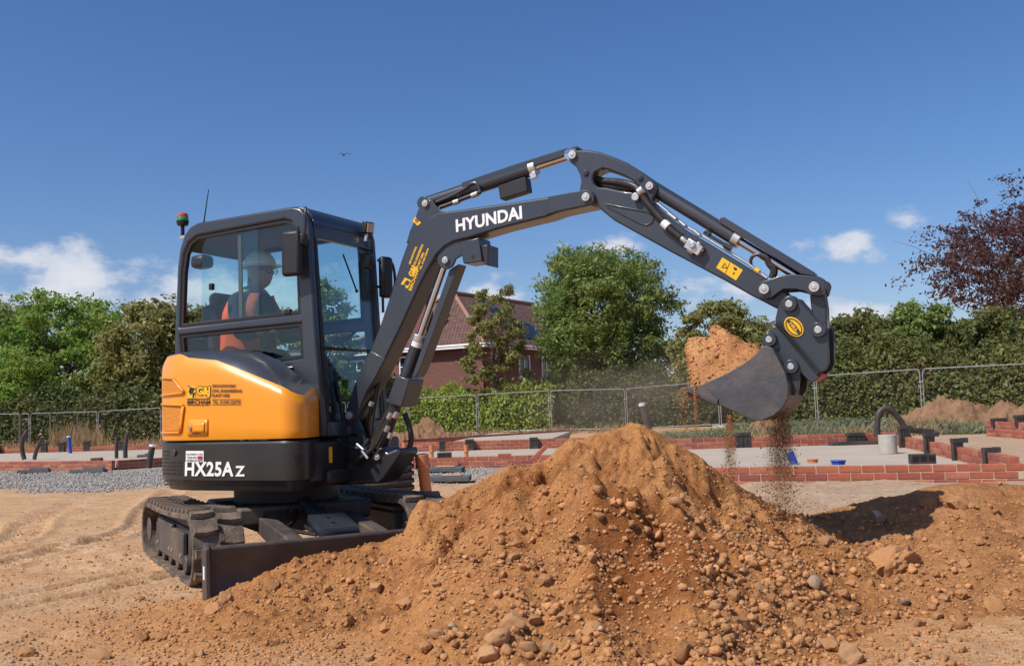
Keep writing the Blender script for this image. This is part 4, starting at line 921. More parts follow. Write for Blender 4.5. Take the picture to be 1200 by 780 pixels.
# mirrors
def mirror(c, sz, tilt, arm, nm='mirror'):
    b = MB(); b.box(c, sz, rz=tilt); o = b.build(nm, M['black'], cab, bevel=.022)
    MB().tube(smooth_path(arm, 5), .011, 8).build('mirror_arm', M['paint2'], o); return o
q = Y(342, 297, -.46)
mirror((q[0], -.46, q[2]), (.14, .05, .30), R(8), [(.50, -.40, 2.34), (.535, -.43, 2.355), (.545, -.45, 2.30), (.54, -.45, 2.20), (.50, -.45, 2.12), (.45, -.46, 2.13)])
b = MB(); b.box((.50, -.43, 2.15), (.06, .06, .08)); b.build('mirror_bracket', M['black'], cab, bevel=.012)
q0 = Y(349, 266, -.45); q1 = Y(350, 290, -.45); MB().tube([q0, q1], .010, 8).build('mirror_arm', M['paint2'], cab)
q = X(452, 325, .62)
mirror((.62, q[1], q[2]), (.06, .10, .30), R(-20), [X(443, 305, .60), X(452, 303.5, .60), X(460, 310, .60), X(463, 330, .60), X(460, 345, .60)])
MB().tube(smooth_path([X(437, 338, .58), X(444, 336, .58), X(448, 342, .58), X(449, 366, .58)], 4), .010, 8).build('mirror_arm', M['paint2'], cab)
# lamp on the far roof corner, its handle
q = X(431, 267, .56); b = MB(); b.box((.56, q[1], q[2]), (.05, .085, .085), rz=R(-12), ry=R(8)); lamp = b.build('work_light', M['black'], cab, bevel=.01)
b = MB(); b.box((.588, q[1] - .006, q[2] - .004), (.004, .062, .064), rz=R(-12), ry=R(8)); b.build('lens', M['lamp'], lamp)
b = MB(); b.cyl((.55, q[1] - .02, q[2] - .10), (.555, q[1] - .005, q[2] - .03), .012, n=8); b.build('lamp_bracket', M['zinc'], lamp)
MB().tube(smooth_path([X(428, 280, .55), X(432, 275, .55), X(436, 280, .55), X(437, 292, .55), X(434, 299, .55), X(430, 294, .55)], 4), .008, 8).build('grab_handle', M['paint2'], cab)
b = MB(); q = X(433, 305, .54); b.box((.53, q[1], q[2]), (.05, .06, .12), ry=.2); b.build('mirror_bracket', M['paint2'], cab, bevel=.015)
# beacon and aerial
q = Y(214, 262, -.30); bx, by, bz = q
b = MB(); b.cyl((bx, by, bz - .10), (bx, by, bz + .02), .014, n=10); b.cyl((bx, by, bz - .015), (bx, by, bz + .018), .036, .046, n=20); beacon = b.build('beacon', M['black'], cab, bevel=.003)
MB().cyl((bx, by, bz + .019), (bx, by, bz + .043), .042, n=20).build('green_band', M['green_lens'], beacon, bevel=.003)
MB().cyl((bx, by, bz + .043), (bx, by, bz + .074), .041, .036, n=20).build('red_dome', M['red_lens'], beacon, bevel=.006)
b = MB(); b.box((bx + .02, by, bz - .10), (.07, .03, .02)); b.build('beacon_bracket', M['zinc'], beacon)
p0 = Y(239, 260, -.2); p1 = Y(244.5, 222, -.2); b = MB(); b.cyl(p0, p1, .005, .003, n=6); b.cyl((p0[0], p0[1], p0[2] - .02), p0, .012, n=8); b.build('aerial', M['black'], cab)

# ---- boom, arm, linkage ---------------------------------------------------
YB0, YB1 = -.10, .08
boom_px = [(410, 496.5), (404.5, 493), (403.5, 486), (408, 474), (413.7, 455), (423, 431), (429, 420), (433.7, 410), (445.6, 380), (458, 343), (470, 305), (478, 283), (486.5, 268.7), (498.7, 256.4), (513, 248.6), (531.6, 246.6),
           (600, 237), (643, 230.2), (670, 225), (686, 222.3), (693, 224), (697, 229), (697.3, 235), (694, 240), (686, 241.6), (670, 245), (655, 248.2), (640, 254), (611, 261), (585, 267.7), (552, 277.8), (531.6, 283), (521, 288.5), (511, 298.5), (500.8, 316), (490.5, 336.5), (470, 381.7), (452, 419), (448, 426), (440, 442), (430, 457.5), (422.5, 475), (418.5, 488), (415, 494.5)]
boom = plate('boom', TR(boom_px, YB0), YB0, YB1, M['paint'], exc, (), .012, 30)
# end fork: the boom tip is a fork round the arm, so two cheeks a little proud
tip = [(643, 231), (670, 225.6), (686, 222.9), (693, 224.6), (696.5, 229), (696.7, 235), (693.5, 239.4), (686, 241), (670, 244.4), (655, 247.6), (641, 252)]
plate('boom_end_cheek', TR(tip, YB0), YB0 - .012, YB0 + .002, M['paint'], boom, (), .004)
plate('boom_end_cheek', TR(tip, YB0), YB1 - .002, YB1 + .012, M['paint'], boom, (), .004)
pinpart(boom, 687.5, 231.3, YB0 - .012, .026)
pinpart(boom, 410, 486.5, YB0 - .010, .026)
lug = [(476, 285), (480, 271), (484, 262), (490, 245.5), (494, 237.5), (500, 232.5), (506, 234.5), (510, 240), (516, 246.5), (531, 248), (515, 252), (500, 258), (488, 270), (481, 282)]
for y0 in (-.092, .052): plate('cylinder_lug', TR(lug, y0), y0, y0 + .02, M['paint'], boom, (), .004)
pinpart(boom, 499.3, 238.7, -.092, .022)
st = [(483.5, 259), (486.5, 254), (493.5, 261), (489.5, 264.5)]
plate('sticker', TR(st, -.094), -.0945, -.0935, M['yellow'], boom, (), 0)
lettering('lettering', '5', *(Y(*p, -.096) for p in ((487, 261.5), (491, 259.5), (485.8, 257.3))), 'ink', boom, .02)
# boom cylinder lug + work light box
lug2 = [(531, 283), (521, 289), (513, 297), (512, 306), (516, 313), (523, 315.5), (530, 312), (534, 303), (545, 297), (552, 279)]
for y0 in (-.085, .045): plate('cylinder_lug', TR(lug2, y0), y0, y0 + .02, M['paint'], boom, (), .004)
pinpart(boom, 522.8, 305, -.086, .022)
q = [Y(*p, -.09) for p in ((538, 284), (561, 278), (565, 306), (543, 309))]
lb = plate('work_light_box', [(p[0], p[2]) for p in q], -.09, .07, M['paint'], boom, (), .006)
q = [Y(*p, -.09) for p in ((561.5, 287), (570.5, 286), (570.5, 311), (566, 309))]
plate('light_shield', [(p[0], p[2]) for p in q], -.075, .075, M['paint2'], lb, (), .006)
q = Y(554.5, 301, -.09); MB().cyl((q[0], -.088, q[2]), (q[0], -.0915, q[2]), .014, n=14).build('bolt_hole', M['black'], lb)
lettering('lettering', 'HYUNDAI', *(Y(*p, YB0 - .003) for p in ((534.5, 272.2), (612, 256.2), (533.8, 257.4))), 'white', boom, .035, 1.02)
# hire firm's decal running up the boom
def strip(name, pts, m, parent, off): return plate(name, TR(pts, YB0 - off), YB0 - off, YB0 - off + .0005, M[m], parent, (), 0)
for s, a, b_, c in (('GROUNDWORKS', (481, 310), (489, 289.5), (478.7, 309)), ('CIVIL ENGINEERING', (486, 312.5), (496.5, 287), (483.5, 311.5)), ('PLANT HIRE', (490, 314.5), (497.5, 296.5), (487.5, 313.4)), ('TEL. 01508 528790', (493.2, 316.5), (503, 291.5), (491.2, 315.5))):
    lettering('lettering', s, *(Y(*p, YB0 - .003) for p in (a, b_, c)), 'yellow', boom, .04)
lettering('lettering', 'G&J', *(Y(*p, YB0 - .003) for p in ((486, 326), (490.5, 314.5), (478, 322))), 'yellow', boom, .06)
lettering('lettering', 'BIRCHAM', *(Y(*p, YB0 - .003) for p in ((482, 341), (491, 317.5), (478.5, 339.5))), 'yellow', boom, .03)
strip('decal_emblem', [(469.5, 333), (474.5, 325), (482, 328.5), (478, 338), (475.5, 337.2), (475, 334)], 'yellow', boom, .003)
strip('decal_emblem_line', [(473, 333), (476.5, 328), (480.5, 330), (478, 334.5)], 'paint', boom, .0038)

YA0, YA1 = -.075, .055
arm_px = [(665.6, 184.5), (666.2, 179.5), (671, 175.6), (687.5, 175.6), (702.5, 178), (719, 184), (735, 190.6), (750, 200), (761, 207.5), (768.5, 215), (770.5, 220.5), (768, 227), (764.5, 232.5), (765.5, 239), (782, 253.5), (801, 268), (830, 285), (880, 315.5), (905, 331), (928, 347), (934, 353), (932, 362), (924, 366), (909, 361), (880, 346), (850, 329), (787.5, 296), (720, 258.7), (706, 247.5), (697, 238), (688, 242), (680, 239), (677, 231), (679, 222), (680.8, 212.5), (679, 204), (675, 195.6), (668, 190)]
hole_px = [(694, 207.5), (696.5, 202), (706, 197.3), (713, 199), (731, 206), (744, 213), (746, 218), (741, 225), (726, 223), (710, 219.5), (700, 219), (695.5, 214.5)]
arm = plate('arm', TR(arm_px, YA0), YA0, YA1, M['paint'], exc, [TR(hole_px, YA0)], .010, 30)
pinpart(arm, 671.5, 182, YA0, .026); pinpart(arm, 762, 218.5, YA0, .024)
for p in ((686.5, 202.5), (750, 208.3)): pinpart(arm, *p, YA0, .018, 'bolt', 'paint', .012)
slot = [(709, 238.2), (758, 247.3), (764.5, 250.8), (767, 256), (764.5, 261.8), (758, 264.6), (750, 262.6), (711.5, 243.2)]
plate('rib', TR(slot, YA0), YA0 - .007, YA0 + .002, M['paint'], arm, [inset(TR(slot, YA0), .008)], .003)
plate('warning_sticker', TR([(846.5, 301.5), (870.5, 316.3), (862.5, 328.6), (839.2, 313.5)], YA0 - .002), YA0 - .002, YA0 - .0012, M['yellow'], arm, (), 0)
plate('sticker_mark', TR([(849.5, 307.5), (853, 314.8), (845.2, 313.6)], YA0 - .003), YA0 - .003, YA0 - .0025, M['ink'], arm, [TR([(849.4, 309.3), (851.6, 313.5), (847, 312.9)], YA0 - .003)], 0)
plate('sticker_mark', TR([(855, 307.2), (855.6, 307.6), (850.4, 320.2), (849.8, 319.8)], YA0 - .003), YA0 - .003, YA0 - .0025, M['ink'], arm, (), 0)
plate('sticker_mark', TR([(859.5, 312.3), (864, 314.5), (863, 317), (860, 316)], YA0 - .003), YA0 - .003, YA0 - .0025, M['ink'], arm, (), 0)
plate('sticker_mark', TR([(859.8, 318.5), (861.2, 319.2), (859.8, 322), (858.6, 321.2)], YA0 - .003), YA0 - .003, YA0 - .0025, M['ink'], arm, (), 0)
# pipes on the arm's back, hose, valve
P_ = [Y(*p, -.04) for p in ((770, 240), (802, 266), (832, 283.5), (878, 312), (893, 324))]
for dy in (.0, .05): MB().tube([(p[0], p[1] + dy, p[2] + .01) for p in P_], .008, 8).build('pipe', M['zinc'], arm)
b = MB()
for a_, c_ in (((783, 250), (792, 257)), ((797, 260), (803, 265)), ((813, 270), (820, 276)), ((885, 317), (891, 321)), ((892, 321), (899, 326))): b.cyl(Y(*a_, -.055), Y(*c_, -.055), .013, n=8)
b.build('pipe_fitting', M['zinc'], arm)
MB().cyl(Y(885, 315.5, -.06), Y(889.5, 318.5, -.06), .015, n=10).build('pipe_cap', M['yellow'], arm)
P_ = [Y(*p, yy) for p, yy in (((694, 208), .0), ((706, 212), -.01), ((722, 213), -.04), ((738, 216), -.085), ((749, 222.5), -.10), ((758, 237), -.10), ((773, 254), -.10), ((785, 268), -.10), ((798, 278.5), -.10))]
MB().tube(smooth_path(P_, 5), .022, 10).build('hose', M['hose'], arm)
P_ = [Y(*p, yy) for p, yy in (((695, 213), .02), ((712, 217), .0), ((730, 220), -.02), ((745, 222), -.02))]
MB().tube(smooth_path(P_, 5), .026, 10).build('hose', M['hose'], arm)
b = MB(); q = Y(752, 224, -.11); b.cyl(Y(748, 226, -.11), Y(754, 221.5, -.11), .027, n=12); q = Y(745, 231, -.10); b.cyl((q[0], -.08, q[2]), (q[0], -.115, q[2]), .024, n=12); b.build('hose_clamp', M['zinc'], arm, bevel=.003)
b = MB(); b.cyl(Y(777, 260.5, -.10), Y(783, 266, -.10), .026, n=12); b.build('hose_tag', M['white'], arm)
b = MB(); b.cyl(Y(798, 278.5, -.10), Y(805, 284, -.10), .018, n=10); q = Y(814, 290, -.095); b.box((q[0], -.10, q[2]), (.10, .05, .06), ry=R(36)); q = Y(812, 287.5, -.12); b.cyl((q[0], -.10, q[2]), (q[0], -.145, q[2]), .018, n=12)
b.cyl(Y(806, 292, -.10), Y(812, 297, -.10), .014, n=8); b.cyl(Y(818, 284, -.10), Y(823, 295, -.10), .014, n=8); b.build('shut_off_valve', M['zinc'], arm, bevel=.004)

def cylinder(nm, p0, p1, frac, r0, r1, y=0.0, gland='zinc'):
    a_, b_ = np.array(Y(*p0, y)), np.array(Y(*p1, y)); m_ = a_ + (b_ - a_) * frac
    bar = MB(); bar.cyl(a_, m_, r0, n=24); bar.cyl((a_[0], y - .045, a_[2]), (a_[0], y + .045, a_[2]), r0 * .95, n=18)
    o = bar.build(nm, M['paint'], exc, bevel=.004)
    d = (b_ - a_) / np.linalg.norm(b_ - a_)
    MB().cyl(m_ - d * .01, m_ + d * .035, r0 * 1.10, n=24).build('gland', M[gland], o, bevel=.003)
    rd = MB(); rd.cyl(m_, b_, r1, n=18); rd.cyl((b_[0], y - .045, b_[2]), (b_[0], y + .045, b_[2]), r1 * 1.7, n=16); rd.build('cylinder_rod', M['chrome'], o)
    return o
# arm (dipper) cylinder on top of the boom
ac = cylinder('arm_cylinder', (499.3, 238.7), (671.5, 182), .735, .046, .024, -.01)
g_ = [(540.5, 214), (541.5, 219), (548, 220), (600, 202.5), (655, 185), (677, 174.5), (676, 171), (664, 173), (600, 193.5)]
plate('cylinder_guard', TR(g_, -.055), -.055, .045, M['paint'], ac, (), .004)
P_ = [Y(*p, -.06) for p in ((511, 237), (530, 229), (545, 221), (551, 216), (557, 214.5), (561, 219), (563, 226))]
MB().tube(smooth_path(P_, 5), .010, 8).build('pipe', M['paint'], ac)
P_ = [Y(*p, -.06) for p in ((516, 243), (530, 238), (545, 232), (556, 228), (563, 225))]
MB().tube(smooth_path(P_, 4), .014, 8).build('hose', M['hose'], ac)
for p0_, p1_ in (((532, 237.5), (538, 235.5)), ((553, 229.5), (560, 226.5))): MB().cyl(Y(*p0_, -.062), Y(*p1_, -.062), .018, n=10).build('hose_fitting', M['zinc'], ac)
bt = [(583.5, 217.5), (615.5, 207), (618, 223.5), (586, 233.5)]
plate('valve_box', TR(bt, -.04), -.04, .04, M['black'], ac, (), .004)
q = Y(625.5, 206, -.05); MB().box((q[0], -.05, q[2]), (.042, .03, .04), ry=R(-20)).build('clamp', M['zinc'], ac, bevel=.003)
# bucket cylinder
kc = cylinder('bucket_cylinder', (762, 218.5), (955, 336.5), .535, .043, .023, -.01)
g_ = [(842.5, 259), (844, 255), (848, 254), (953.7, 318.5), (956.5, 324), (938, 321), (845, 262)]
plate('cylinder_guard', TR(g_, -.055), -.055, .045, M['paint'], kc, (), .004)
P_ = [Y(*p, -.03) for p in ((880, 312), (880, 304), (884, 299), (892, 298.5), (900, 305), (905, 313), (908, 322))]
MB().tube(smooth_path(P_, 5), .010, 8).build('hose', M['hose'], kc)
P_ = [Y(*p, -.02) for p in ((893, 299), (899, 303), (902, 309), (907, 316), (905, 326))]
MB().tube(smooth_path(P_, 5), .022, 8).build('hose', M['hose'], kc)
MB().tube([Y(*p, .02) for p in ((872, 285), (915, 313), (940, 330))], .008, 8).build('pipe', M['paint2'], kc)
q0, q1 = Y(825, 272, -.05), Y(857, 291, -.05); b = MB(); b.cyl(q0, q1, .010, n=8); b.cyl(Y(828, 271, -.05), Y(832, 275, -.05), .018, n=8); b.cyl(Y(849, 287, -.05), Y(857, 292, -.05), .016, n=8); b.build('pipe', M['paint2'], kc)
# tipping links
link_px = [(900, 327.5), (912.5, 323), (927.5, 321), (945, 322.5), (960, 324), (966, 327), (968, 332), (965, 342.5), (960, 347), (950, 346), (942.5, 341), (930, 338), (917.5, 339), (909, 345), (904, 349), (896, 350.5), (888.5, 347), (885.6, 339.5), (888.5, 333), (893, 329.5)]
for y0, y1 in ((-.115, -.085), (.065, .095)): tl = plate('tipping_link', TR(link_px, -.115), y0, y1, M['paint'], exc, (), .005)
pinpart(exc, 896, 339, -.115, .028); pinpart(exc, 954.5, 336.5, -.115, .028)
h_px = [(951, 330), (960, 328), (965, 341), (968, 360), (969, 382), (965, 392), (957, 393), (952, 386), (951, 366), (949, 348)]
plate('bucket_link', TR(h_px, -.07), -.07, .05, M['paint'], exc, (), .008)
# quick hitch
hitch_px = [(911, 362), (915, 352), (920, 347.5), (926, 345.6), (932.5, 347.5), (937, 353), (950, 367.5), (957.5, 376), (966, 379), (970.6, 386), (971.5, 425), (968, 433), (958, 438.5), (909, 380), (908.5, 374)]
for y0, y1 in ((-.125, -.10), (.08, .105)): hp = plate('quick_hitch', TR(hitch_px, -.125), y0, y1, M['paint'], exc, (), .005); 
hb_px = [(909, 381), (958, 439), (960, 443), (950, 449), (938, 436), (936, 455), (931, 464), (922, 460), (905, 418), (893, 404), (894, 396), (900, 388), (904, 384)]
for y0, y1 in ((-.15, -.126), (.106, .13)): hb = plate('bucket_ear', TR(hb_px, -.15), y0, y1, M['paint'], exc, (), .005)
for k, off_ in enumerate((0, 2.2, 4.4)):
    a_ = [(906.5 + off_, 379.5 - off_ * .8), (907.4 + off_, 378.7 - off_ * .8), (958.4 + off_ * .6, 438.2 - off_ * .5), (957.2 + off_ * .6, 439.2 - off_ * .5)]
    plate('hitch_rib', TR(a_, -.154), -.154, -.124, M['paint2'], hp, (), .001)
MB().box((Y(930, 410, 0)[0], -.01, Y(930, 410, 0)[2]), (.16, .20, .20), ry=R(45)).build('hitch_body', M['paint2'], hp, bevel=.02)
for p in ((925.6, 356.5), (959.5, 386.5)): pinpart(hp, *p, -.126, .020, 'pin', 'pin', .02, hub=.043)
for p in ((902.5, 398), (928, 429.5)): pinpart(hb, *p, -.152, .018, 'pin', 'pin', .024, hub=.040)
q = Y(957, 443, -.15); MB().box((q[0] - .004, -.02, q[2] + .006), (.065, .22, .018), ry=R(-32)).build('hitch_latch', M['red'], hp, bevel=.006)
q = Y(930.5, 383, -.126); oc = np.array([q[0], q[2]])
def oval(a_, b_, rot, n=28): return [(oc[0] + a_ * math.cos(t) * math.cos(rot) - b_ * math.sin(t) * math.sin(rot), oc[1] + a_ * math.cos(t) * math.sin(rot) + b_ * math.sin(t) * math.cos(rot)) for t in (2 * math.pi * i / n for i in range(n))]
ov = plate('hitch_badge', oval(.062, .043, R(-52)), -.132, -.124, M['yellow'], hp, (), .002)
plate('badge_ring', oval(.054, .036, R(-52)), -.1335, -.1315, M['ink'], ov, [oval(.048, .030, R(-52))], 0)
plate('badge_band', oval(.050, .013, R(-52)), -.1337, -.1315, M['ink'], ov, (), 0)
ca, sa = math.cos(R(-52)), math.sin(R(-52)); c0 = np.array([oc[0], -.1345, oc[1]]); ex_ = np.array([ca, 0, sa]); ey_ = np.array([-sa, 0, ca])
lettering('lettering', 'HILL', c0 - ex_ * .030 - ey_ * .008, c0 + ex_ * .030 - ey_ * .008, c0 - ex_ * .030 + ey_ * .008, 'yellow', ov, .04)
# bucket
YK0, YK1 = -.25, .23
bk_px = [(821.6, 451.6), (831.6, 446), (851.6, 437.5), (870, 426.6), (883, 417.5), (890, 409), (897, 404.5), (905, 407.5), (911.6, 420), (920, 436.6), (924, 451.6), (923, 466.6), (916.6, 478), (906.6, 486.6), (893, 492.5), (881.6, 492.5), (870, 486.6), (840, 473), (830, 464)]
bucket = plate('bucket', TR(bk_px, YK0), YK0, YK0 + .022, M['bucket'], exc, (), .004, 30)
tag(bucket, 'scratched grey steel digging bucket heaped with soil')
plate('bucket_side', TR(bk_px, YK0), YK1 - .022, YK1, M['bucket'], bucket, (), .004, 30)
shell = TR([(840, 473), (870, 486.6), (881.6, 492.5), (893, 492.5), (906.6, 486.6), (916.6, 478), (923, 466.6), (924, 451.6), (920, 436.6), (911.6, 420), (905, 407.5)], YK0)
ins = [np.array(p) for p in shell]; cen = np.array(TR([(880, 450)], YK0)[0]); inner = [p + (cen - p) / np.linalg.norm(cen - p) * .02 for p in ins]
plate('bucket_shell', [tuple(p) for p in ins] + [tuple(p) for p in inner[::-1]], YK0 + .0225, YK1 - .0225, M['bucket'], bucket, (), .002, 40)
lip = TR([(798, 455), (821, 451.8), (842, 466), (841, 474.5), (835, 471)], YK0)
plate('cutting_edge', TR([(797, 454.6), (803, 453.6), (842, 470.5), (840.5, 475)], YK0), YK0 - .008, YK1 + .008, M['bucket'], bucket, (), .003)
plate('side_cutter', TR([(803, 454), (822, 450.8), (842, 467), (841, 473)], YK0), YK0 - .010, YK0 - .001, M['bucket'], bucket, (), .002)

# ---- boom foot, swing post, boom cylinder ------------------------------------
fb = [(403, 493), (403, 483), (417, 483), (419, 492), (428, 515), (432, 536), (425, 545), (395, 545), (388, 536), (394, 515)]
fh = [(407, 499), (413, 499), (420, 511), (405, 511)]
for y0, y1 in ((-.097, -.06), (.04, .077)): sp_ = plate('swing_post_cheek', TR(fb, -.097), y0, y1, M['paint'], exc, [TR(fh, -.097)], .006)
plate('boom_foot', TR([(410, 496.5), (404.5, 493), (403.5, 486), (408, 474), (413.7, 455), (423, 431), (429, 420), (433.7, 411), (451.5, 419.5), (448, 426), (440, 442), (430, 457.5), (422.5, 475), (418.5, 488), (415, 494.5)], YB0 - .01), YB0 - .010, YB0 + .004, M['paint'], boom, (), .006, 30)
plate('swing_bracket', TR([(384, 546), (425, 543), (437, 532), (447, 523), (456, 530), (470, 524), (472, 531), (452, 560), (446, 566), (384, 568)], -.10), -.12, .10, M['paint2'], exc, (), .012)
pinpart(exc, 443, 535, -.122, .022)
q = Y(383, 555, -.12); b = MB(); b.cyl((q[0] + .02, -.02, .55), (q[0] + .02, -.02, .70), .085, n=24); b.cyl((q[0] + .02, -.02, .69), (q[0] + .02, -.02, .715), .06, n=20); b.build('swing_pivot', M['paint2'], exc, bevel=.01)
MB().cyl((.02, -.30, .60), (.42, -.17, .595), .032, n=16).build('swing_cylinder', M['chrome'], exc)
b = MB(); b.box((.30, -.18, .77), (.50, .34, .05)); b.box((.30, .1, .80), (.6, .6, .10)); b.build('front_deck', M['paint2'], exc, bevel=.012)
q = Y(368.5, 533, -.37); MB().box((.68, -.40, .745), (.012, .02, .10)).build('sticker', M['yellow'], exc)
bcy = cylinder('boom_cylinder', (443, 535), (522.8, 305), .60, .042, .024, -.015)
MB().cyl(Y(488.2, 406, -.015), Y(491, 398, -.015), .0435, n=20).build('label_band', M['white'], bcy)
plate('rod_guard', TR([(526.5, 316), (537.5, 309), (491.5, 434), (486.5, 442), (482.5, 441)], -.05), -.05, .06, M['paint'], bcy, (), .004)
plate('cylinder_cover', TR([(464.5, 439), (479.5, 444.5), (470.5, 477), (452.5, 472)], -.10), -.10, .09, M['paint'], bcy, (), .006)
for p in ((484, 456), (477, 471)): 
    q = Y(*p, 0.0); MB().cyl((q[0], -.0, q[2]), (q[0] + .006, .0, q[2]), .01, n=8).build('cover_bolt', M['black'], bcy)
# hoses round the boom foot
random.seed(3)
def hose(pts, r_=.013, m='hose', nm='hose'): return MB().tube(smooth_path([Y(a_, b_, y) for a_, b_, y in pts], 5), r_, 8).build(nm, M[m], exc)
for k in range(4):
    hose([(446 - 3 * k, 440, .0 + .03 * k), (441 - 3 * k, 462, -.02 + .03 * k), (436 - 3 * k, 495, -.03 + .03 * k), (432 - 2 * k, 525, -.02 + .03 * k), (415 - 2 * k, 540, .0)], .014)
for k in range(5):
    hose([(463 - 2.2 * k, 478 + k, -.13 + .03 * k), (452 - 2 * k, 500, -.15 + .03 * k), (438 - 2 * k, 524 + k, -.16 + .03 * k), (420, 537 + 1.6 * k, -.17 + .02 * k), (404, 541 + 2 * k, -.15), (385, 540 + k, -.05)], .0135)
hose([(474, 484, .02), (479, 497, .04), (482, 515, .04), (477, 529, .03), (467, 534, .02), (458, 533, .0)], .019)
hose([(400, 520, -.17), (412, 524, -.18), (424, 524, -.16), (432, 515, -.1)], .012)
for a_, c_ in (((455, 490), (458, 484)), ((462, 489), (465, 483)), ((452, 505), (455, 499)), ((456, 513), (458, 507)), ((434, 475), (436, 471))):
    MB().cyl(Y(*a_, -.165), Y(*c_, -.165), .017, n=10).build('hose_fitting', M['zinc'], exc)
for a_, c_ in (((418, 520), (426, 527)), ((424, 528), (431, 537))): MB().tube([Y(*a_, -.19), Y(*c_, -.19)], .010, 6).build('hose_clamp', M['zinc'], exc)

# ---- soil in the bucket --------------------------------------------------------
def bucket_heap():
    nu, nv = 170, 130; V = np.zeros((nv, nu, 3)); a_ = np.array(Y(801, 453, 0)); b_ = np.array(Y(893, 409, 0))
    u = np.linspace(0, 1, nu); v = np.linspace(0, 1, nv); U, W = np.meshgrid(u, v)
    prof_u = [0, .06, .12, .22, .32, .42, .6, .8, .93, 1]; prof_h = [.03, .16, .26, .36, .40, .385, .31, .21, .13, .04]
    q_ = 2 * W - 1 + .12 * fbm(U * 4, W * 3 + 9, 2); dome = np.clip(1 - np.abs(q_) ** 1.5, 0, 1) ** .9
    Hh = np.interp(U, prof_u, prof_h) * dome * (1 + .22 * fbm(U * 3 + 4, W * 2, 2)); ed = np.minimum(1, Hh * 9)
    Hh = Hh + (.085 * fbm(U * 5, W * 4 + 3, 4) + .05 * (.35 - np.abs(fbm(U * 7 + 3, W * 6, 4)))) * ed * .75
    Hh += (clods(U * .40, W * .45, .055, .5, 2) * .6 + clods(U * .40, W * .45, .022, .6, 7) * .6) * ed
    Hh += .05 * np.exp(-((W - .8) / .12) ** 2) * sst(U, .3, .5) * (1 - sst(U, .75, 1.0))
    d = b_ - a_; nrm = np.array([-d[2], 0, d[0]]); nrm /= np.linalg.norm(nrm)
    bl_ = np.array([Y(*p, YK0) for p in ((800, 453), (821, 455), (851, 442), (869, 431), (883, 421), (891, 411))]); bs = np.array([0, .22, .55, .75, .9, 1.0])
    base = np.stack([np.interp(U, bs, bl_[:, k]) for k in range(3)], -1)
    base[..., 1] = YK0 + .02 + (YK1 - YK0 - .04) * W
    lean = np.array([-.02, 0, .0])
    V = base + nrm * (Hh - .045)[..., None] + lean * (Hh * np.sin(np.pi * W))[..., None]
    idx = np.arange(nu * nv).reshape(nv, nu); Q = np.stack([idx[:-1, :-1], idx[:-1, 1:], idx[1:, 1:], idx[1:, :-1]], -1).reshape(-1, 4)
    P = V.reshape(-1, 3); Wd = CC[None] + P[:, :1] * FW + P[:, 1:2] * LF; Wd[:, 2] = P[:, 2]
    org = Wd.mean(0); o = ob('soil_heap', mesh_np('soil_heap', Wd - org, Q, M['bucket_soil'], True), None, tuple(org))
    s_ = o.modifiers.new('thick', 'SOLIDIFY'); s_.thickness = .02; s_.offset = -1
    rg_ = np.random.default_rng(8); ok = np.argwhere((Hh > .06) & (W < .95)); pk = ok[rg_.integers(len(ok), size=520)]; PP = V[pk[:, 0], pk[:, 1]]; Wp = CC[None] + PP[:, :1] * FW + PP[:, 1:2] * LF; Wp[:, 2] = PP[:, 2]; S_ = .004 + .016 * rg_.random(len(Wp)) ** 3
    cr = scatter('soil_crumbs', None, v2, f2, Wp - org, S_, M['bucket_soil'], rg_); cr.parent = o
    tag(o, 'heap of crumbly orange soil filling the raised excavator bucket', 'soil')
bucket_heap()

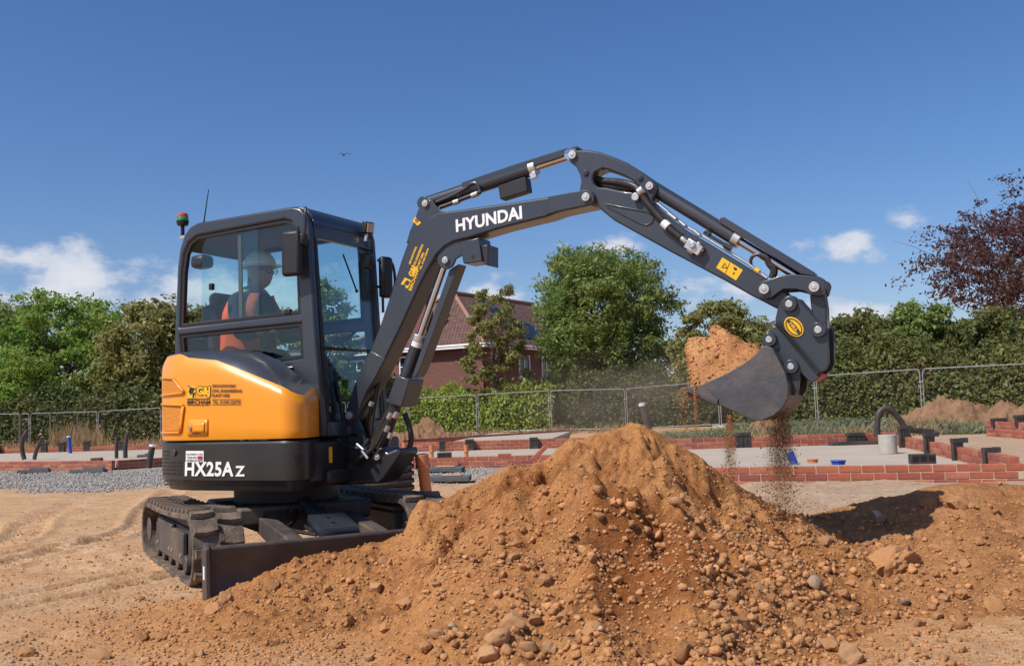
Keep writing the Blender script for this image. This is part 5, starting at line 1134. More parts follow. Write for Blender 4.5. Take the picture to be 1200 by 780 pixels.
# ---- operator -------------------------------------------------------------------
def operator():
    root = empty('person', tuple(CC + FW * -.33 + LF * 0.0 + np.array([0, 0, 1.32])), -YAW)
    tag(root, 'seated person in white hard hat and orange vest behind the cab window', 'person')
    o0 = Vector((-.33, 0, 1.32))
    J = {}; E_ = []; Rr = []; V = []
    def j(n, p, r_): J[n] = len(V); V.append(Vector(p) - o0); Rr.append(r_)
    def e(*ns):
        for a_, b_ in zip(ns[:-1], ns[1:]): E_.append((J[a_], J[b_]))
    j('pel', (-.33, 0, 1.40), (.14, .17)); j('sp', (-.335, 0, 1.58), (.125, .16)); j('ch', (-.31, 0, 1.74), (.13, .17)); j('nb', (-.275, 0, 1.87), (.075, .10)); j('nk', (-.25, 0, 1.935), (.055, .055)); j('hd', (-.232, 0, 1.99), (.06, .06))
    for s, k in ((-1, 'r'), (1, 'l')):
        j('sh' + k, (-.29, s * .185, 1.825), (.068, .068)); j('el' + k, (-.20, s * .245, 1.57), (.050, .050)); j('wr' + k, (-.01, s * .235, 1.585), (.034, .034)); j('hp' + k, (.03, s * .235, 1.595), (.038, .030))
        j('th' + k, (-.26, s * .10, 1.38), (.095, .095)); j('kn' + k, (.10, s * .13, 1.42), (.065, .065)); j('an' + k, (.20, s * .13, 1.02), (.045, .045)); j('to' + k, (.34, s * .13, .96), (.04, .04))
        e('nb', 'sh' + k, 'el' + k, 'wr' + k, 'hp' + k); e('pel', 'th' + k, 'kn' + k, 'an' + k, 'to' + k)
        for f_i in range(4):
            y = s * .235 + (f_i - 1.5) * .019; L_ = (.030, .036, .034, .026)[f_i]
            j(f'f{k}{f_i}a', (.055, y, 1.60), (.010, .010)); j(f'f{k}{f_i}b', (.055 + L_, y, 1.592), (.009, .009)); j(f'f{k}{f_i}c', (.058 + L_, y, 1.568), (.008, .008)); e('hp' + k, f'f{k}{f_i}a', f'f{k}{f_i}b', f'f{k}{f_i}c')
        j(f't{k}a', (.02, s * .195, 1.598), (.011, .011)); j(f't{k}b', (.05, s * .187, 1.590), (.009, .009)); e('wr' + k, f't{k}a', f't{k}b')
    e('pel', 'sp', 'ch', 'nb', 'nk', 'hd')
    me = bpy.data.meshes.new('body'); me.from_pydata([tuple(v) for v in V], E_, []); o = bpy.data.objects.new('body', me); COL.objects.link(o)
    o.modifiers.new('skin', 'SKIN'); sv = me.skin_vertices[0].data
    for i, r_ in enumerate(Rr): sv[i].radius = r_; sv[i].use_root = (i == 0)
    sb = o.modifiers.new('sub', 'SUBSURF'); sb.levels = 2; sb.render_levels = 2
    dg = bpy.context.evaluated_depsgraph_get(); m2 = bpy.data.meshes.new_from_object(o.evaluated_get(dg)); bpy.data.objects.remove(o); m2.name = 'body'
    # head: one skull shape with brow, nose, lips, chin and ears joined to the same mesh
    bm = bmesh.new(); bm.from_mesh(m2); hc = Vector((-.215, 0, 2.045)) - o0
    ret = bmesh.ops.create_uvsphere(bm, u_segments=28, v_segments=20, radius=1.0); hv = ret['verts']
    for v in hv:
        x, y, z = v.co; f_ = max(0, x); X_ = .098 * x; Y_ = .078 * y; Z_ = .125 * z
        if z < 0: X_ += .012 * f_ * (-z); Y_ *= 1 - .22 * (-z) ** 2
        if z < -.3 and x < 0: X_ *= .75
        def bump(zz, yy, wz, wy, h): return h * math.exp(-((z - zz) / wz) ** 2 - ((y - yy) / wy) ** 2) * (1 if x > 0 else 0)
        X_ += bump(-.14, 0, .16, .13, .026) + bump(.16, 0, .07, .6, .006) - bump(.02, .36, .09, .16, .012) - bump(.02, -.36, .09, .16, .012) + bump(-.44, 0, .06, .25, .007) + bump(-.75, 0, .12, .3, .010)
        if abs(y) > .93 and abs(z) < .25: Y_ += math.copysign(.012, y)
        v.co = Vector((X_, Y_, Z_)) + hc
    bm.to_mesh(m2); bm.free()
    for k in ('shirt', 'skin', 'ink'): m2.materials.append(M[k])
    for p in m2.polygons:
        c = p.center + o0; p.material_index = 1 if (c.z > 1.90 or (c.x > -.03 and c.z > 1.5 and abs(c.y) > .16)) else (2 if c.z < 1.46 and c.x > -.25 or c.z < 1.1 else 0); p.use_smooth = True
    ob('body', m2, root)
    hat = MB(); rows_ = []
    for i in range(9):
        a_ = math.pi / 2 * i / 8; rows_.append((math.cos(a_), math.sin(a_)))
    V_ = []; n = 28
    for (c_, s_) in rows_:
        for k in range(n): t = 2 * math.pi * k / n; V_.append((-.218 + .125 * c_ * math.cos(t), .108 * c_ * math.sin(t), 2.09 + .115 * s_))
    F_ = [(i * n + k, i * n + (k + 1) % n, (i + 1) * n + (k + 1) % n, (i + 1) * n + k) for i in range(8) for k in range(n)]
    hat.add([Vector(v) - o0 for v in V_], F_); V_ = []
    for k in range(n):
        t = 2 * math.pi * k / n; ex = .020 + .045 * max(0, math.cos(t)) ** 2; V_ += [(-.218 + .122 * math.cos(t), .106 * math.sin(t), 2.092), (-.218 + (.122 + ex) * math.cos(t), (.106 + .018) * math.sin(t), 2.082)]
    hat.add([Vector(v) - o0 for v in V_], [(2 * k, 2 * k + 1, (2 * k + 3) % (2 * n), (2 * k + 2) % (2 * n)) for k in range(n)])
    h_ = hat.build('hard_hat', M['hat'], root); s_ = h_.modifiers.new('thick', 'SOLIDIFY'); s_.thickness = .005
    gl = MB(); 
    for y in (-.035, .035): gl.tube([Vector((-.105 , y + .026 * math.cos(t), 2.045 + .018 * math.sin(t))) - o0 for t in (2 * math.pi * i / 14 for i in range(14))], .003, 5, closed=True)
    for y in (-.068, .068): gl.tube([Vector((-.108, y, 2.05)) - o0, Vector((-.21, y * 1.18, 2.055)) - o0], .003, 5)
    gl.tube([Vector((-.104, -.01, 2.05)) - o0, Vector((-.104, .01, 2.05)) - o0], .003, 5); gl.build('glasses', M['ink'], root)
    # open-fronted vest: two side shells following the torso, each a curved sheet
    for s in (-1, 1):
        V_ = []; nu, nv = 12, 9
        for jv in range(nv):
            t = jv / (nv - 1); z = 1.42 + .44 * t; cx = -.333 + .04 * t; ax = .185 + .012 * math.sin(math.pi * t); ay = (.208 - .01 * t) if t < .8 else .198 - (t - .8) * .42
            for iu in range(nu):
                a0, a1 = R(20 + 22 * t), R(180); a_ = a0 + (a1 - a0) * iu / (nu - 1)
                V_.append(Vector((cx + ax * math.cos(a_), s * ay * math.sin(a_), z + (.02 if t > .9 else 0))) - o0)
        b_ = MB(); b_.add(V_, [(r_ * nu + c_, r_ * nu + c_ + 1, (r_ + 1) * nu + c_ + 1, (r_ + 1) * nu + c_) for r_ in range(nv - 1) for c_ in range(nu - 1)])
        o = b_.build('vest', M['vest'], root); q_ = o.modifiers.new('thick', 'SOLIDIFY'); q_.thickness = .006
operator()
# ================================================================== FOOTINGS, FENCE, PIPES
brick_var = []
for i, c in enumerate([(.36, .105, .06), (.40, .125, .07), (.31, .085, .055), (.26, .075, .06), (.43, .15, .085)]):
    m_ = mat('brick_%d' % i, c, .88, var=.2, scale=14, bump=.4, bscale=80); b = MB(); b.box((0, 0, 0), (.215, .1025, .065))
    brick_var.append(b.mesh('brick', m_, 0))
    bm = bmesh.new(); bm.from_mesh(brick_var[-1]); bmesh.ops.bevel(bm, geom=bm.edges[:], offset=.004, segments=1, affect='EDGES'); bm.to_mesh(brick_var[-1]); bm.free()
def brick_wall(p0, p1, ztop, courses, label, skew=0, coping=None, seed=0):
    """wall of single bricks along p0 -> p1 on a recessed mortar core; the tops at ztop"""
    rg = np.random.default_rng(seed); p0 = np.array(p0[:2], float); p1 = np.array(p1[:2], float); d = p1 - p0; L_ = np.linalg.norm(d); ang = math.atan2(d[1], d[0])
    root = empty('brick_wall', (p0[0], p0[1], ztop - courses * .075), ang); tag(root, label, 'wall', 'brick footing walls')
    b = MB(); b.box((L_ / 2, 0, courses * .0375 - .106), (L_ - .012, .088, courses * .075 + .2)); b.build('mortar_core', M['mortar'], root)
    for c in range(courses):
        x = -.1125 if c % 2 else 0.0
        while x < L_ - .03:
            a = max(x, 0); e = min(x + .215, L_)
            if e - a > .05:
                o = bpy.data.objects.new('brick', brick_var[int(rg.choice(5, p=[.4, .25, .18, .07, .1]))]); o.parent = root
                o.location = ((a + e) / 2, rg.uniform(-.002, .002), c * .075 + .0375 + rg.uniform(-.001, .001)); o.scale = ((e - a) / .215, 1, 1); o.rotation_euler = (0, 0, rg.uniform(-.008, .008)); link(o)
            x += .225
    return root
def slab(pts, z, label, th=.12):
    b = MB(); n = len(pts); b.add([(p[0], p[1], z - th) for p in pts] + [(p[0], p[1], z) for p in pts], [tuple(range(n - 1, -1, -1)), tuple(range(n, 2 * n))] + [(i, (i + 1) % n, n + (i + 1) % n, n + i) for i in range(n)])
    o = b.build('concrete_slab', M['concrete'], bevel=.01); tag(o, label, 'slab'); return o
def vent(p, h, label, w=.20, d=.13, rz=0, hook=0, group='black cavity vents along the footings'):
    """black telescopic cavity vent standing in a brick wall"""
    b = MB(); b.box((0, 0, h / 2), (w, d * .55, h)); b.box((0, 0, h - .03), (w * 1.06, d * .7, .06))
    root = b.build('cavity_vent', M['duct'], None, p, (0, 0, rz), bevel=.006); tag(root, label, 'vent', group)
    if hook: MB().box((hook * (w * .5 + .028), 0, h - .025), (.07, d * .6, .06)).build('vent_duct', M['duct'], root, bevel=.005)
    for k in range(3): MB().box((-w * .3 + k * w * .3, -d * .278, h * .55), (.012, .006, h * .6)).build('vent_slot', M['black'], root)
    return root
def pipe(name, p, q, r_, m, label, collar=False, cap=None, path=None, group=None, ribs=0, cat='pipe'):
    P = [Vector(a) for a in (path or (p, q))]; b = MB(); b.tube(smooth_path(P, 6) if len(P) > 2 else P, r_, 16)
    org = P[0].copy(); b.v = [tuple(Vector(v) - org) for v in b.v]; root = b.build(name, M[m], None, org); tag(root, label, cat, group)
    d = (P[-1] - P[-2]).normalized(); e = P[-1] - org
    if collar:
        MB().cyl(e - d * .13, e, r_ * 1.22, n=20).build('socket', M[m], root, bevel=.005); MB().cyl(e - d * .15, e - d * .125, r_ * 1.34, n=20).build('collar_ring', M[m], root, bevel=.004)
        MB().cyl(e - d * .02, e + d * .002, r_ * .98, n=20).build('pipe_mouth', M['black'], root)
    if cap: MB().cyl(e - d * .03, e + d * .012, r_ * 1.1, n=16).build('pipe_cap', M[cap], root, bevel=.003)
    return root
def wd(px, d): v = ray(px, 470); return np.array([v[0] / v[1] * d, d])      # plan position from photograph column and distance
Z3 = lambda xy, z: (xy[0], xy[1], z)

# --- right-hand plot
A0, A1 = wd(800, 10.75), wd(1193.5, 9.85); B1 = A1 + np.array([.20, .98]) * 8.6; B0 = A0 + np.array([.27, .96]) * 8.0
zt = .31; zs = .20
brick_wall(A0, A1, zt, 3, 'long red brick footing wall under the bucket, nearest on the right', seed=1)
brick_wall(A1 + (B1 - A1) * .012 + np.array([-.045, .02]), B1, zt + .06, 4, 'brick footing wall running back from the right corner with hooked black vents', seed=2)
brick_wall(wd(770, 17.6), wd(1047, 17.4), zt + .08, 4, 'far brick footing wall behind the grey cylinder and bucket stream', seed=3)
slab([A0 + np.array([.06, .10]), A1 + np.array([-.10, .10]), wd(1047, 17.2) + np.array([-.05, 0]), wd(770, 17.4)], zs, 'pale concrete floor slab of the right plot under the bucket')
def on_slab(px, py, z): return atz(px, py, z)
c = on_slab(1041, 531.5, zs); b = MB(); b.cyl((0, 0, 0), (0, 0, .27), .125, n=28); ring = b.build('concrete_cylinder', M['cement'], None, tuple(c), bevel=.006); tag(ring, 'short pale concrete test cylinder standing on the right slab', 'cylinder')
c = on_slab(931, 543.5, zs); pipe('blue_pipe', None, None, .050, 'blue', 'short blue pipe end leaning out of the right slab', path=[tuple(c), (c[0] - .05, c[1] + .02, c[2] + .15)])
c = on_slab(952.5, 542, zt + .002); b = MB(); b.cyl((0, 0, 0), (0, 0, .030), .055, n=18); b.cyl((0, 0, .03), (0, 0, .042), .062, n=18); tag(b.build('drain_plug', M['clay'], None, tuple(c), bevel=.004), 'orange pipe cap on the right slab edge beside the blue cap', 'cap')
c = on_slab(982.5, 544, zt + .002); b = MB(); b.cyl((0, 0, 0), (0, 0, .030), .07, n=18); b.cyl((0, 0, .03), (0, 0, .045), .080, n=18); tag(b.build('drain_plug', M['blue'], None, tuple(c), bevel=.004), 'blue pipe cap on the right slab edge', 'cap')
c = on_slab(1081, 543, zt); b = MB(); b.box((0, 0, .05), (.25, .10, .10)); tr = b.build('drain_tray', M['duct'], None, tuple(c), (0, 0, -.08), bevel=.006); tag(tr, 'black plastic drain tray lying against the right wall top', 'tray')
for k in range(3): MB().box((-.08 + .08 * k, -.0512, .055), (.06, .006, .05)).build('tray_cell', M['black'], tr)
for px, py, h, w, lb in ((1066, 530, .36, .15, 'hooked black vent farthest back on the receding right wall'), (1086, 533.5, .31, .14, 'hooked black vent second from the back on the receding right wall'), (1113, 542, .27, .13, 'hooked black vent third from the back on the receding right wall'), (1150, 543, .17, .12, 'hooked black vent nearest the front corner on the receding right wall')):
    t = (px - 1193.5); dd = np.interp(px, [1060, 1086, 1113, 1150, 1190], [16.2, 13.8, 12.2, 10.8, 9.9]); xy = A1 + (B1 - A1) * ((dd - A1[1]) / (B1[1] - A1[1])); hh = {1066: .36, 1086: .31, 1113: .29, 1150: .24}[px]
    vent((xy[0] - .075, xy[1], zs - .02), hh, lb, w, .12, 0.0, 1)
vent(tuple(wd(868, 17.5)) + (.12,), .34, 'tall black vent on the far right-plot wall below the bucket', .27, .16)
vent(tuple(wd(1000, 17.3)) + (.12,), .28, 'black vent on the far right-plot wall left of the arched duct', .30, .16)
c = wd(1000, 17.1); b = MB(); b.box((0, 0, .03), (.9, .2, .06)); tag(b.build('plastic_strip', M['duct'], None, Z3(c, zs), bevel=.005), 'flat black strip lying below a vent on the far wall', 'strip')
d_ = 17.0; P_ = [atd(px, py, d_) for px, py in ((1028.5, 512), (1028, 498), (1030, 484), (1037, 478), (1046, 481), (1054, 491), (1060, 501), (1064, 510), (1067, 516))]
pipe('black_duct', None, None, .050, 'duct', 'black flexible duct arching out of the ground behind the right slab', path=[tuple(p) for p in P_], cat='duct')
c = wd(1072, 18.0); b = MB(); b.box((0, 0, .05), (.55, .3, .10)); tag(b.build('plastic_sheet', M['duct'], None, Z3(c, .33), (0, .1, .3), bevel=.03), 'black plastic bundle beside the arched duct', 'bundle')
# farther plot at the right edge
brick_wall(wd(1156, 19.6), wd(1265, 16.0), .47, 4, 'brick footing wall at the right edge of the site', seed=4)
vent(tuple(wd(1169, 19.2)) + (.36,), .17, 'small black vent on the right-edge wall, left one', .28, .16); vent(tuple(wd(1198, 18.2)) + (.38,), .22, 'black vent cut by the right edge on the right-edge wall', .30, .16)
# --- middle plot
C0, C1 = wd(468, 17.4), wd(690, 16.9)
brick_wall(C0, C1, .205, 3, 'red brick footing wall behind the clay pipe in the middle distance', seed=5)
brick_wall(C0 + np.array([-.05, .12]), wd(440, 23.6), .205, 3, 'brick footing wall running back beside the boom cylinder', seed=15)
brick_wall(wd(452, 24.2), wd(720, 23.6), .27, 4, 'long brick footing wall in front of the fence in the middle', seed=6)
slab([C0 + np.array([.06, .12]), C1 + np.array([0, .12]), wd(720, 23.5), wd(450, 24.1)], .04, 'concrete floor slab of the middle plot')
slab([wd(520, 25.0), wd(640, 24.6), wd(668, 33), wd(575, 34)], .20, 'sunlit concrete slab behind the middle brick wall near the fence')
brick_wall(wd(470, 27), wd(665, 33), .26, 3, 'far brick wall running back towards the fence in the middle', seed=7)
for px, dd, lb in ((549, 23.85, 'black vent on the middle wall, left of the pair'), (624, 23.65, 'black vent on the middle wall near the mound')): vent(tuple(wd(px, dd)) + (.03,), .28, lb, .20, .22)
vent(tuple(wd(517, 23.7)) + (.03,), .28, 'black vent leaning beside the brick wall by the boom', .14, .2)
c = atz(521, 536, .206); b = MB(); b.box((0, 0, .045), (.24, .16, .09)); dt = b.build('drain_tray', M['duct'], None, tuple(c), bevel=.006); tag(dt, 'black plastic tray lying on the middle brick wall', 'tray')
for x_ in (-.07, 0, .07): MB().box((x_, -.081, .05), (.05, .006, .05)).build('tray_cell', M['black'], dt)
for px, py, lb in ((506, 535.5, 'small clay pipe stub behind the tall clay pipe'), (546.5, 535.5, 'small clay pipe stub right of the black tray'), (474, 531, 'clay pipe stub beside the looping black hose')):
    c = atz(px, py, .05); pipe('pipe_stub', None, None, .042, 'clay', lb, collar=True, path=[tuple(c), (c[0], c[1], c[2] + .25)])
c = atz(591.5, 536, .206); o = bpy.data.objects.new('loose_brick', brick_var[0]); o.location = (c[0], c[1] - .02, .24); link(o); tag(o, 'loose red brick lying on the middle footing wall', 'brick')
c = atz(632, 538, .206); o = bpy.data.objects.new('loose_brick', brick_var[1]); o.location = (c[0], c[1], .30); o.rotation_euler = (0, -.75, .1); o.scale = (1.4, 1, 1); link(o); tag(o, 'tilted loose brick on the wall beside the mound', 'brick')
# tall clay pipe, ribbed chamber rings, grey slabs on the gravel
c = atz(500, 588, .03); c2 = atd(494, 532, c[1] - .05); pipe('clay_pipe', None, None, .062, 'clay', 'tall orange clay drain pipe with a socket standing by the excavator', collar=True, path=[(c[0] + .02, c[1], -.1), tuple(c2)])
def chamber():
    c = wd(444, 10.6); root = empty('chamber_riser', Z3(c, .0)); tag(root, 'stack of black ribbed chamber rings behind the boom', 'rings')
    for i in range(7):
        b = MB(); z = .03 + i * .075; b.cyl((0, 0, z), (0, 0, z + .045), .36, n=40); b.cyl((0, 0, z + .045), (0, 0, z + .075), .335, n=40); b.build('rib', M['duct'], root, bevel=.008)
    MB().cyl((0, 0, .555), (0, 0, .60), .37, n=40).build('rim', M['duct'], root, bevel=.008)
chamber()
for (px, py, w, d2, lb, rz) in ((521, 551.5, .62, .42, 'upper dark grey concrete slab lying on the gravel by the clay pipe', -.08), (528, 562.5, .56, .40, 'lower dark grey concrete slab lying on the gravel by the clay pipe', -.05)):
    c = atz(px, py, .03); b = MB(); b.box((0, 0, .03), (w, d2, .07)); sl_ = b.build('grey_slab', M['slabgrey'], None, tuple(c), (0, .02, rz), bevel=.008); tag(sl_, lb, 'slab')
    MB().box((.02, .02, .075), (w * .5, d2 * .6, .012)).build('sand_layer', M['ground'], sl_, bevel=.008)
# --- left plot
D0, D1 = wd(-60, 22.6), wd(133, 20.6); D2 = D1 + np.array([.72, .69]) * 6.0; zl = .20
brick_wall(D0, D1, zl, 3, 'red brick footing wall at the left edge behind the gravel', seed=8)
brick_wall(D1 + np.array([.05, .06]), D2, zl, 3, 'brick footing wall turning back from the left corner towards the excavator', seed=9)
brick_wall(wd(-60, 34.0), wd(260, 32.5), .20, 4, 'far brick footing wall below the fence on the left', seed=10)
slab([D0 + np.array([.02, .14]), D1 + np.array([0, .14]), D2 + np.array([-.08, .05]), wd(260, 32.3), wd(-60, 33.8)], .04, 'pale concrete floor slab of the left plot')
for px, dd, h, lb in ((-2, 33.6, .28, 'black vent at the left edge of the far left wall'), (52, 33.4, .34, 'black vent on the far left wall by the bent ducts'), (73, 33.3, .34, 'black vent on the far left wall left of the blue pipe'), (102, 33.2, .36, 'black vent on the far left wall right of the blue pipe'), (143, 33.0, .32, 'black vent on the far left wall behind the straight ducts')):
    vent(tuple(wd(px, dd)) + (.03,), h, lb, .20, .2)
def dz(px, py, d): return tuple(atd(px, py, d))
pipe('black_duct', None, None, .058, 'duct', 'tall bent black duct at the left of the left slab', path=[dz(28.5, 538, 26.5), dz(26, 527, 26.5), dz(27, 514, 26.4), dz(32, 503.5, 26.4)], cat='duct')
pipe('black_duct', None, None, .050, 'duct', 'short leaning black duct beside the tall bent one', path=[dz(40, 538, 26.5), dz(43, 527, 26.5), dz(49, 514, 26.4)], cat='duct')
pipe('black_duct', None, None, .046, 'duct', 'straight black duct, left of the right-hand pair on the left slab', path=[dz(136.5, 538.5, 26), dz(136.5, 524, 26), dz(137, 510.5, 26)], cat='duct')
pipe('black_duct', None, None, .056, 'duct', 'taller black duct, right of the right-hand pair on the left slab', path=[dz(147, 538.5, 26), dz(147, 522, 26), dz(149, 508, 26)], cat='duct')
pipe('black_duct', None, None, .060, 'duct', 'black duct with white cap close to the excavator counterweight', cap='fwhite', path=[dz(174.5, 548, 20.2), dz(176.5, 534, 20.2), dz(179, 521.5, 20.2)], cat='duct')
pipe('blue_pipe', None, None, .055, 'blue', 'upright blue water pipe with pale cap on the left slab', cap='fwhite', path=[dz(82.5, 531, 31.5), dz(80.5, 511, 31.5)])
for (px, py, w, lb) in ((113.5, 539.5, .24, 'small black tray on the left slab'),):
    c = atz(px, py, .04); b = MB(); b.box((0, 0, .035), (w, .2, .07)); tag(b.build('drain_tray', M['duct'], None, tuple(c), bevel=.006), lb, 'tray')
for (px, py, w, rz, lb) in ((40, 551.5, .62, .08, 'dark plank lying before the left brick wall, left one'), (104, 551.5, .70, -.12, 'dark plank lying before the left brick wall, right one'), (170, 535.5, .3, .1, 'dark offcut lying on the wall near the excavator tail')):
    c = atz(px, py, .05 if px < 150 else zl); b = MB(); b.box((0, 0, .03), (w, .18, .06)); b.box((.08, .06, .07), (w * .6, .1, .03)); tag(b.build('dark_plank', M['slabgrey'], None, (c[0], c[1], .02 if px < 150 else zl), (0, 0, rz), bevel=.006), lb, 'plank')

# --- soil heaps in the distance
def heap(px, d, w, h, label, seed, base=None):
    c = wd(px, d); n = 70; xs = np.linspace(-1, 1, n); Xg, Yg = np.meshgrid(xs, xs); rr = np.sqrt(Xg ** 2 + Yg ** 2)
    Z = h * np.clip(1 - rr ** 1.6, -.2, 1) * (1 + .7 * fbm(Xg * 2 + seed, Yg * 2, 3)) + h * (.34 * np.abs(fbm(Xg * 7 + seed, Yg * 7, 5)) + .10 * np.abs(fbm(Xg * 21 + seed, Yg * 21, 3)) - .05) * (rr < 1) - .03
    V = np.stack([Xg * w / 2, Yg * w / 2 * .8, Z], -1).reshape(-1, 3); idx = np.arange(n * n).reshape(n, n); Q = np.stack([idx[:-1, :-1], idx[:-1, 1:], idx[1:, 1:], idx[1:, :-1]], -1).reshape(-1, 4)
    o = ob('soil_heap', mesh_np('soil_heap', V, Q, M['soil_far'], True), None, (c[0], c[1], float(gz(*c)) - .02 if base is None else base)); tag(o, label, 'heap', 'soil heaps by the fence')
heap(1108, 27.5, 3.7, .74, 'brown soil heap among weeds on the right by the fence', 3)
heap(1200, 26.5, 3.0, .72, 'brown soil heap at the right edge among the weeds', 5)
heap(502, 33.5, 2.4, .66, 'brown soil heap behind the boom cylinder near the fence', 8)
heap(462, 33.0, 2.2, .5, 'lower soil heap half hidden by the looping hose', 9)
heap(897, 26, 1.4, .5, 'small soil hump in the weeds behind the bucket', 12)

# --- temporary fence
FENCE = [(-48, 54.5, 485.5), (35, 53.5, 484.5), (114.5, 52.5, 482), (189, 51.5, 477.5), (262, 50.8, 476.5), (334, 50, 475), (406, 49.2, 471), (478, 48.4, 467), (559, 47.2, 462.3), (644, 46, 457.6), (733, 44.6, 455.5), (842, 41, 446), (955, 38, 440.8), (1079, 35, 432.2), (1216, 32.6, 425.5)]
FLB = ['cut by the left edge', 'second from the left edge before the dark hedge', 'third from the left edge, right of the blue pipe', 'behind the excavator tail', 'behind the orange cover', 'behind the excavator cab', 'behind the cab front', 'left of the small tree, behind the boom cylinder', 'below the small tree and bright hedge', 'left of the mound tip, hazed by dust', 'behind the tip of the mound', 'behind the bucket', 'between the quick hitch and the right soil heap', 'at the right edge before the tall hedge']
for i in range(len(FENCE) - 1):
    (x0, d0, y0), (x1, d1, y1) = FENCE[i], FENCE[i + 1]; a = atd(x0, y0, d0); c = atd(x1, y1, d1); a3 = np.array([a[0], a[1], 0]); c3 = np.array([c[0], c[1], 0]); L_ = np.linalg.norm(c3 - a3); e = (c3 - a3) / L_
    zt0, zt1 = a[2], c[2]; zt_ = (zt0 + zt1) / 2; Hh = 1.95
    root = empty('fence_panel', (a[0], a[1], zt_ - Hh), math.atan2(e[1], e[0])); tag(root, 'galvanised mesh fence panel ' + FLB[i], 'fence', 'temporary mesh fence panels')
    r_ = .021; s = .05; W = L_ - .05; tl = (zt1 - zt0) / L_; f_ = lambda x, z: (x, 0, z + tl * (x - L_ / 2))
    b = MB(); b.tube([f_(s, .08), f_(s, Hh - .12), f_(s + .035, Hh - .03), f_(s + .12, Hh), f_(W - .12, Hh), f_(W - .035, Hh - .03), f_(W, Hh - .12), f_(W, .08)], r_, 8); b.tube([f_(s, .16), f_(W, .16)], r_, 8); b.build('frame', M['galv'], root)
    wm = MB(); nx_ = int(L_ / .075); 
    for k in range(1, 11): z = .16 + (Hh - .16) * k / 11; wm.tube([f_(s, z), f_(W, z)], .0026, 3, cap=False)
    for k in range(1, nx_): x = s + (W - s) * k / nx_; wm.tube([f_(x, .16), f_(x, Hh)], .0016, 3, cap=False)
    wm.build('wire_mesh', M['wire'], root, angle=0)['kind'] = 'stuff'
    b = MB(); b.box((L_, 0, .05 + tl * L_ / 2), (.66, .24, .14)); b.build('foot_block', M['cement'], root, bevel=.02)
    MB().box((L_ - .01, .0, 1.5 + tl * L_ / 2), (.16, .06, .05)).build('coupler', M['galv'], root)
for px, d, y0, y1, lb in ((23.5, 52.5, 484, 524, 'brown timber post behind the left fence, leftmost'), (59, 52, 482, 522, 'brown timber post behind the left fence, second'), (91, 51.8, 487, 516, 'grey post behind the left fence, third')):
    p0, p1 = atd(px, y1, d), atd(px, y0, d); b = MB(); b.box((0, 0, (p1[2] - p0[2]) / 2), (.11, .11, p1[2] - p0[2]), taper=.92); tag(b.build('post', M['bark'], None, tuple(p0), bevel=.01), lb, 'post', 'posts behind the left fence')
# lost grey post leaning by the mound tip
p0, p1 = atd(763, 512, 17), atd(752, 472.5, 17); b = MB(); b.tube([(0, 0, 0), tuple(np.array(p1) - np.array(p0))], .055, 12); po = b.build('leaning_pipe', M['duct'], None, tuple(p0)); tag(po, 'leaning dark pipe with white end rising behind the mound tip', 'pipe')
dv = (np.array(p1) - np.array(p0)); MB().cyl(dv * .93, dv * 1.02, .060, n=12).build('pipe_cap', M['fwhite'], po)

# ================================================================== HOUSE
def wallbrick():
    m, nt, p = principled('house_brick'); N = nt.nodes.new; L = nt.links.new; tc = N('ShaderNodeTexCoord'); br = N('ShaderNodeTexBrick'); br.inputs['Scale'].default_value = 1.0
    br.inputs['Brick Width'].default_value = .225; br.inputs['Row Height'].default_value = .075; br.inputs['Mortar Size'].default_value = .012
    br.inputs['Color1'].default_value = (.17, .048, .036, 1); br.inputs['Color2'].default_value = (.11, .033, .028, 1); br.inputs['Mortar'].default_value = (.20, .13, .10, 1)
    L(tc.outputs['UV'], br.inputs['Vector']); L(br.outputs['Color'], p.inputs['Base Color']); p.inputs['Roughness'].default_value = .9; return m
def tilemat():
    m, nt, p = principled('roof_tile'); N = nt.nodes.new; L = nt.links.new; tc = N('ShaderNodeTexCoord'); br = N('ShaderNodeTexBrick'); br.inputs['Scale'].default_value = 1.0
    br.inputs['Brick Width'].default_value = .25; br.inputs['Row Height'].default_value = .32; br.inputs['Mortar Size'].default_value = .03
    br.inputs['Color1'].default_value = (.21, .10, .07, 1); br.inputs['Color2'].default_value = (.12, .062, .05, 1); br.inputs['Mortar'].default_value = (.06, .035, .03, 1)
    L(tc.outputs['UV'], br.inputs['Vector']); L(br.outputs['Color'], p.inputs['Base Color']); p.inputs['Roughness'].default_value = .85
    bp = N('ShaderNodeBump'); bp.inputs['Strength'].default_value = 1; bp.inputs['Distance'].default_value = .05; L(br.outputs['Fac'], bp.inputs['Height']); bp.invert = True; L(bp.outputs[0], p.inputs['Normal']); return m
M['hbrick'] = wallbrick(); M['tile'] = tilemat()
def quadpart(name, pts, m, parent, th=0.0, uv=True):
    """planar piece with metric UVs"""
    me = bpy.data.meshes.new(name); me.from_pydata([tuple(p) for p in pts], [], [tuple(range(len(pts)))]); me.materials.append(M[m])
    if uv:
        P = np.array(pts, float); e = P[1] - P[0]; e /= np.linalg.norm(e); n = np.cross(P[1] - P[0], P[-1] - P[0]); n /= np.linalg.norm(n); f_ = np.cross(n, e); u = me.uv_layers.new(name='UVMap')
        for l in me.loops: d = P[l.vertex_index] - P[0]; u.data[l.index].uv = (d @ e, d @ f_)
    o = ob(name, me, parent)
    if th: s_ = o.modifiers.new('thick', 'SOLIDIFY'); s_.thickness = th; s_.offset = -1
    return o
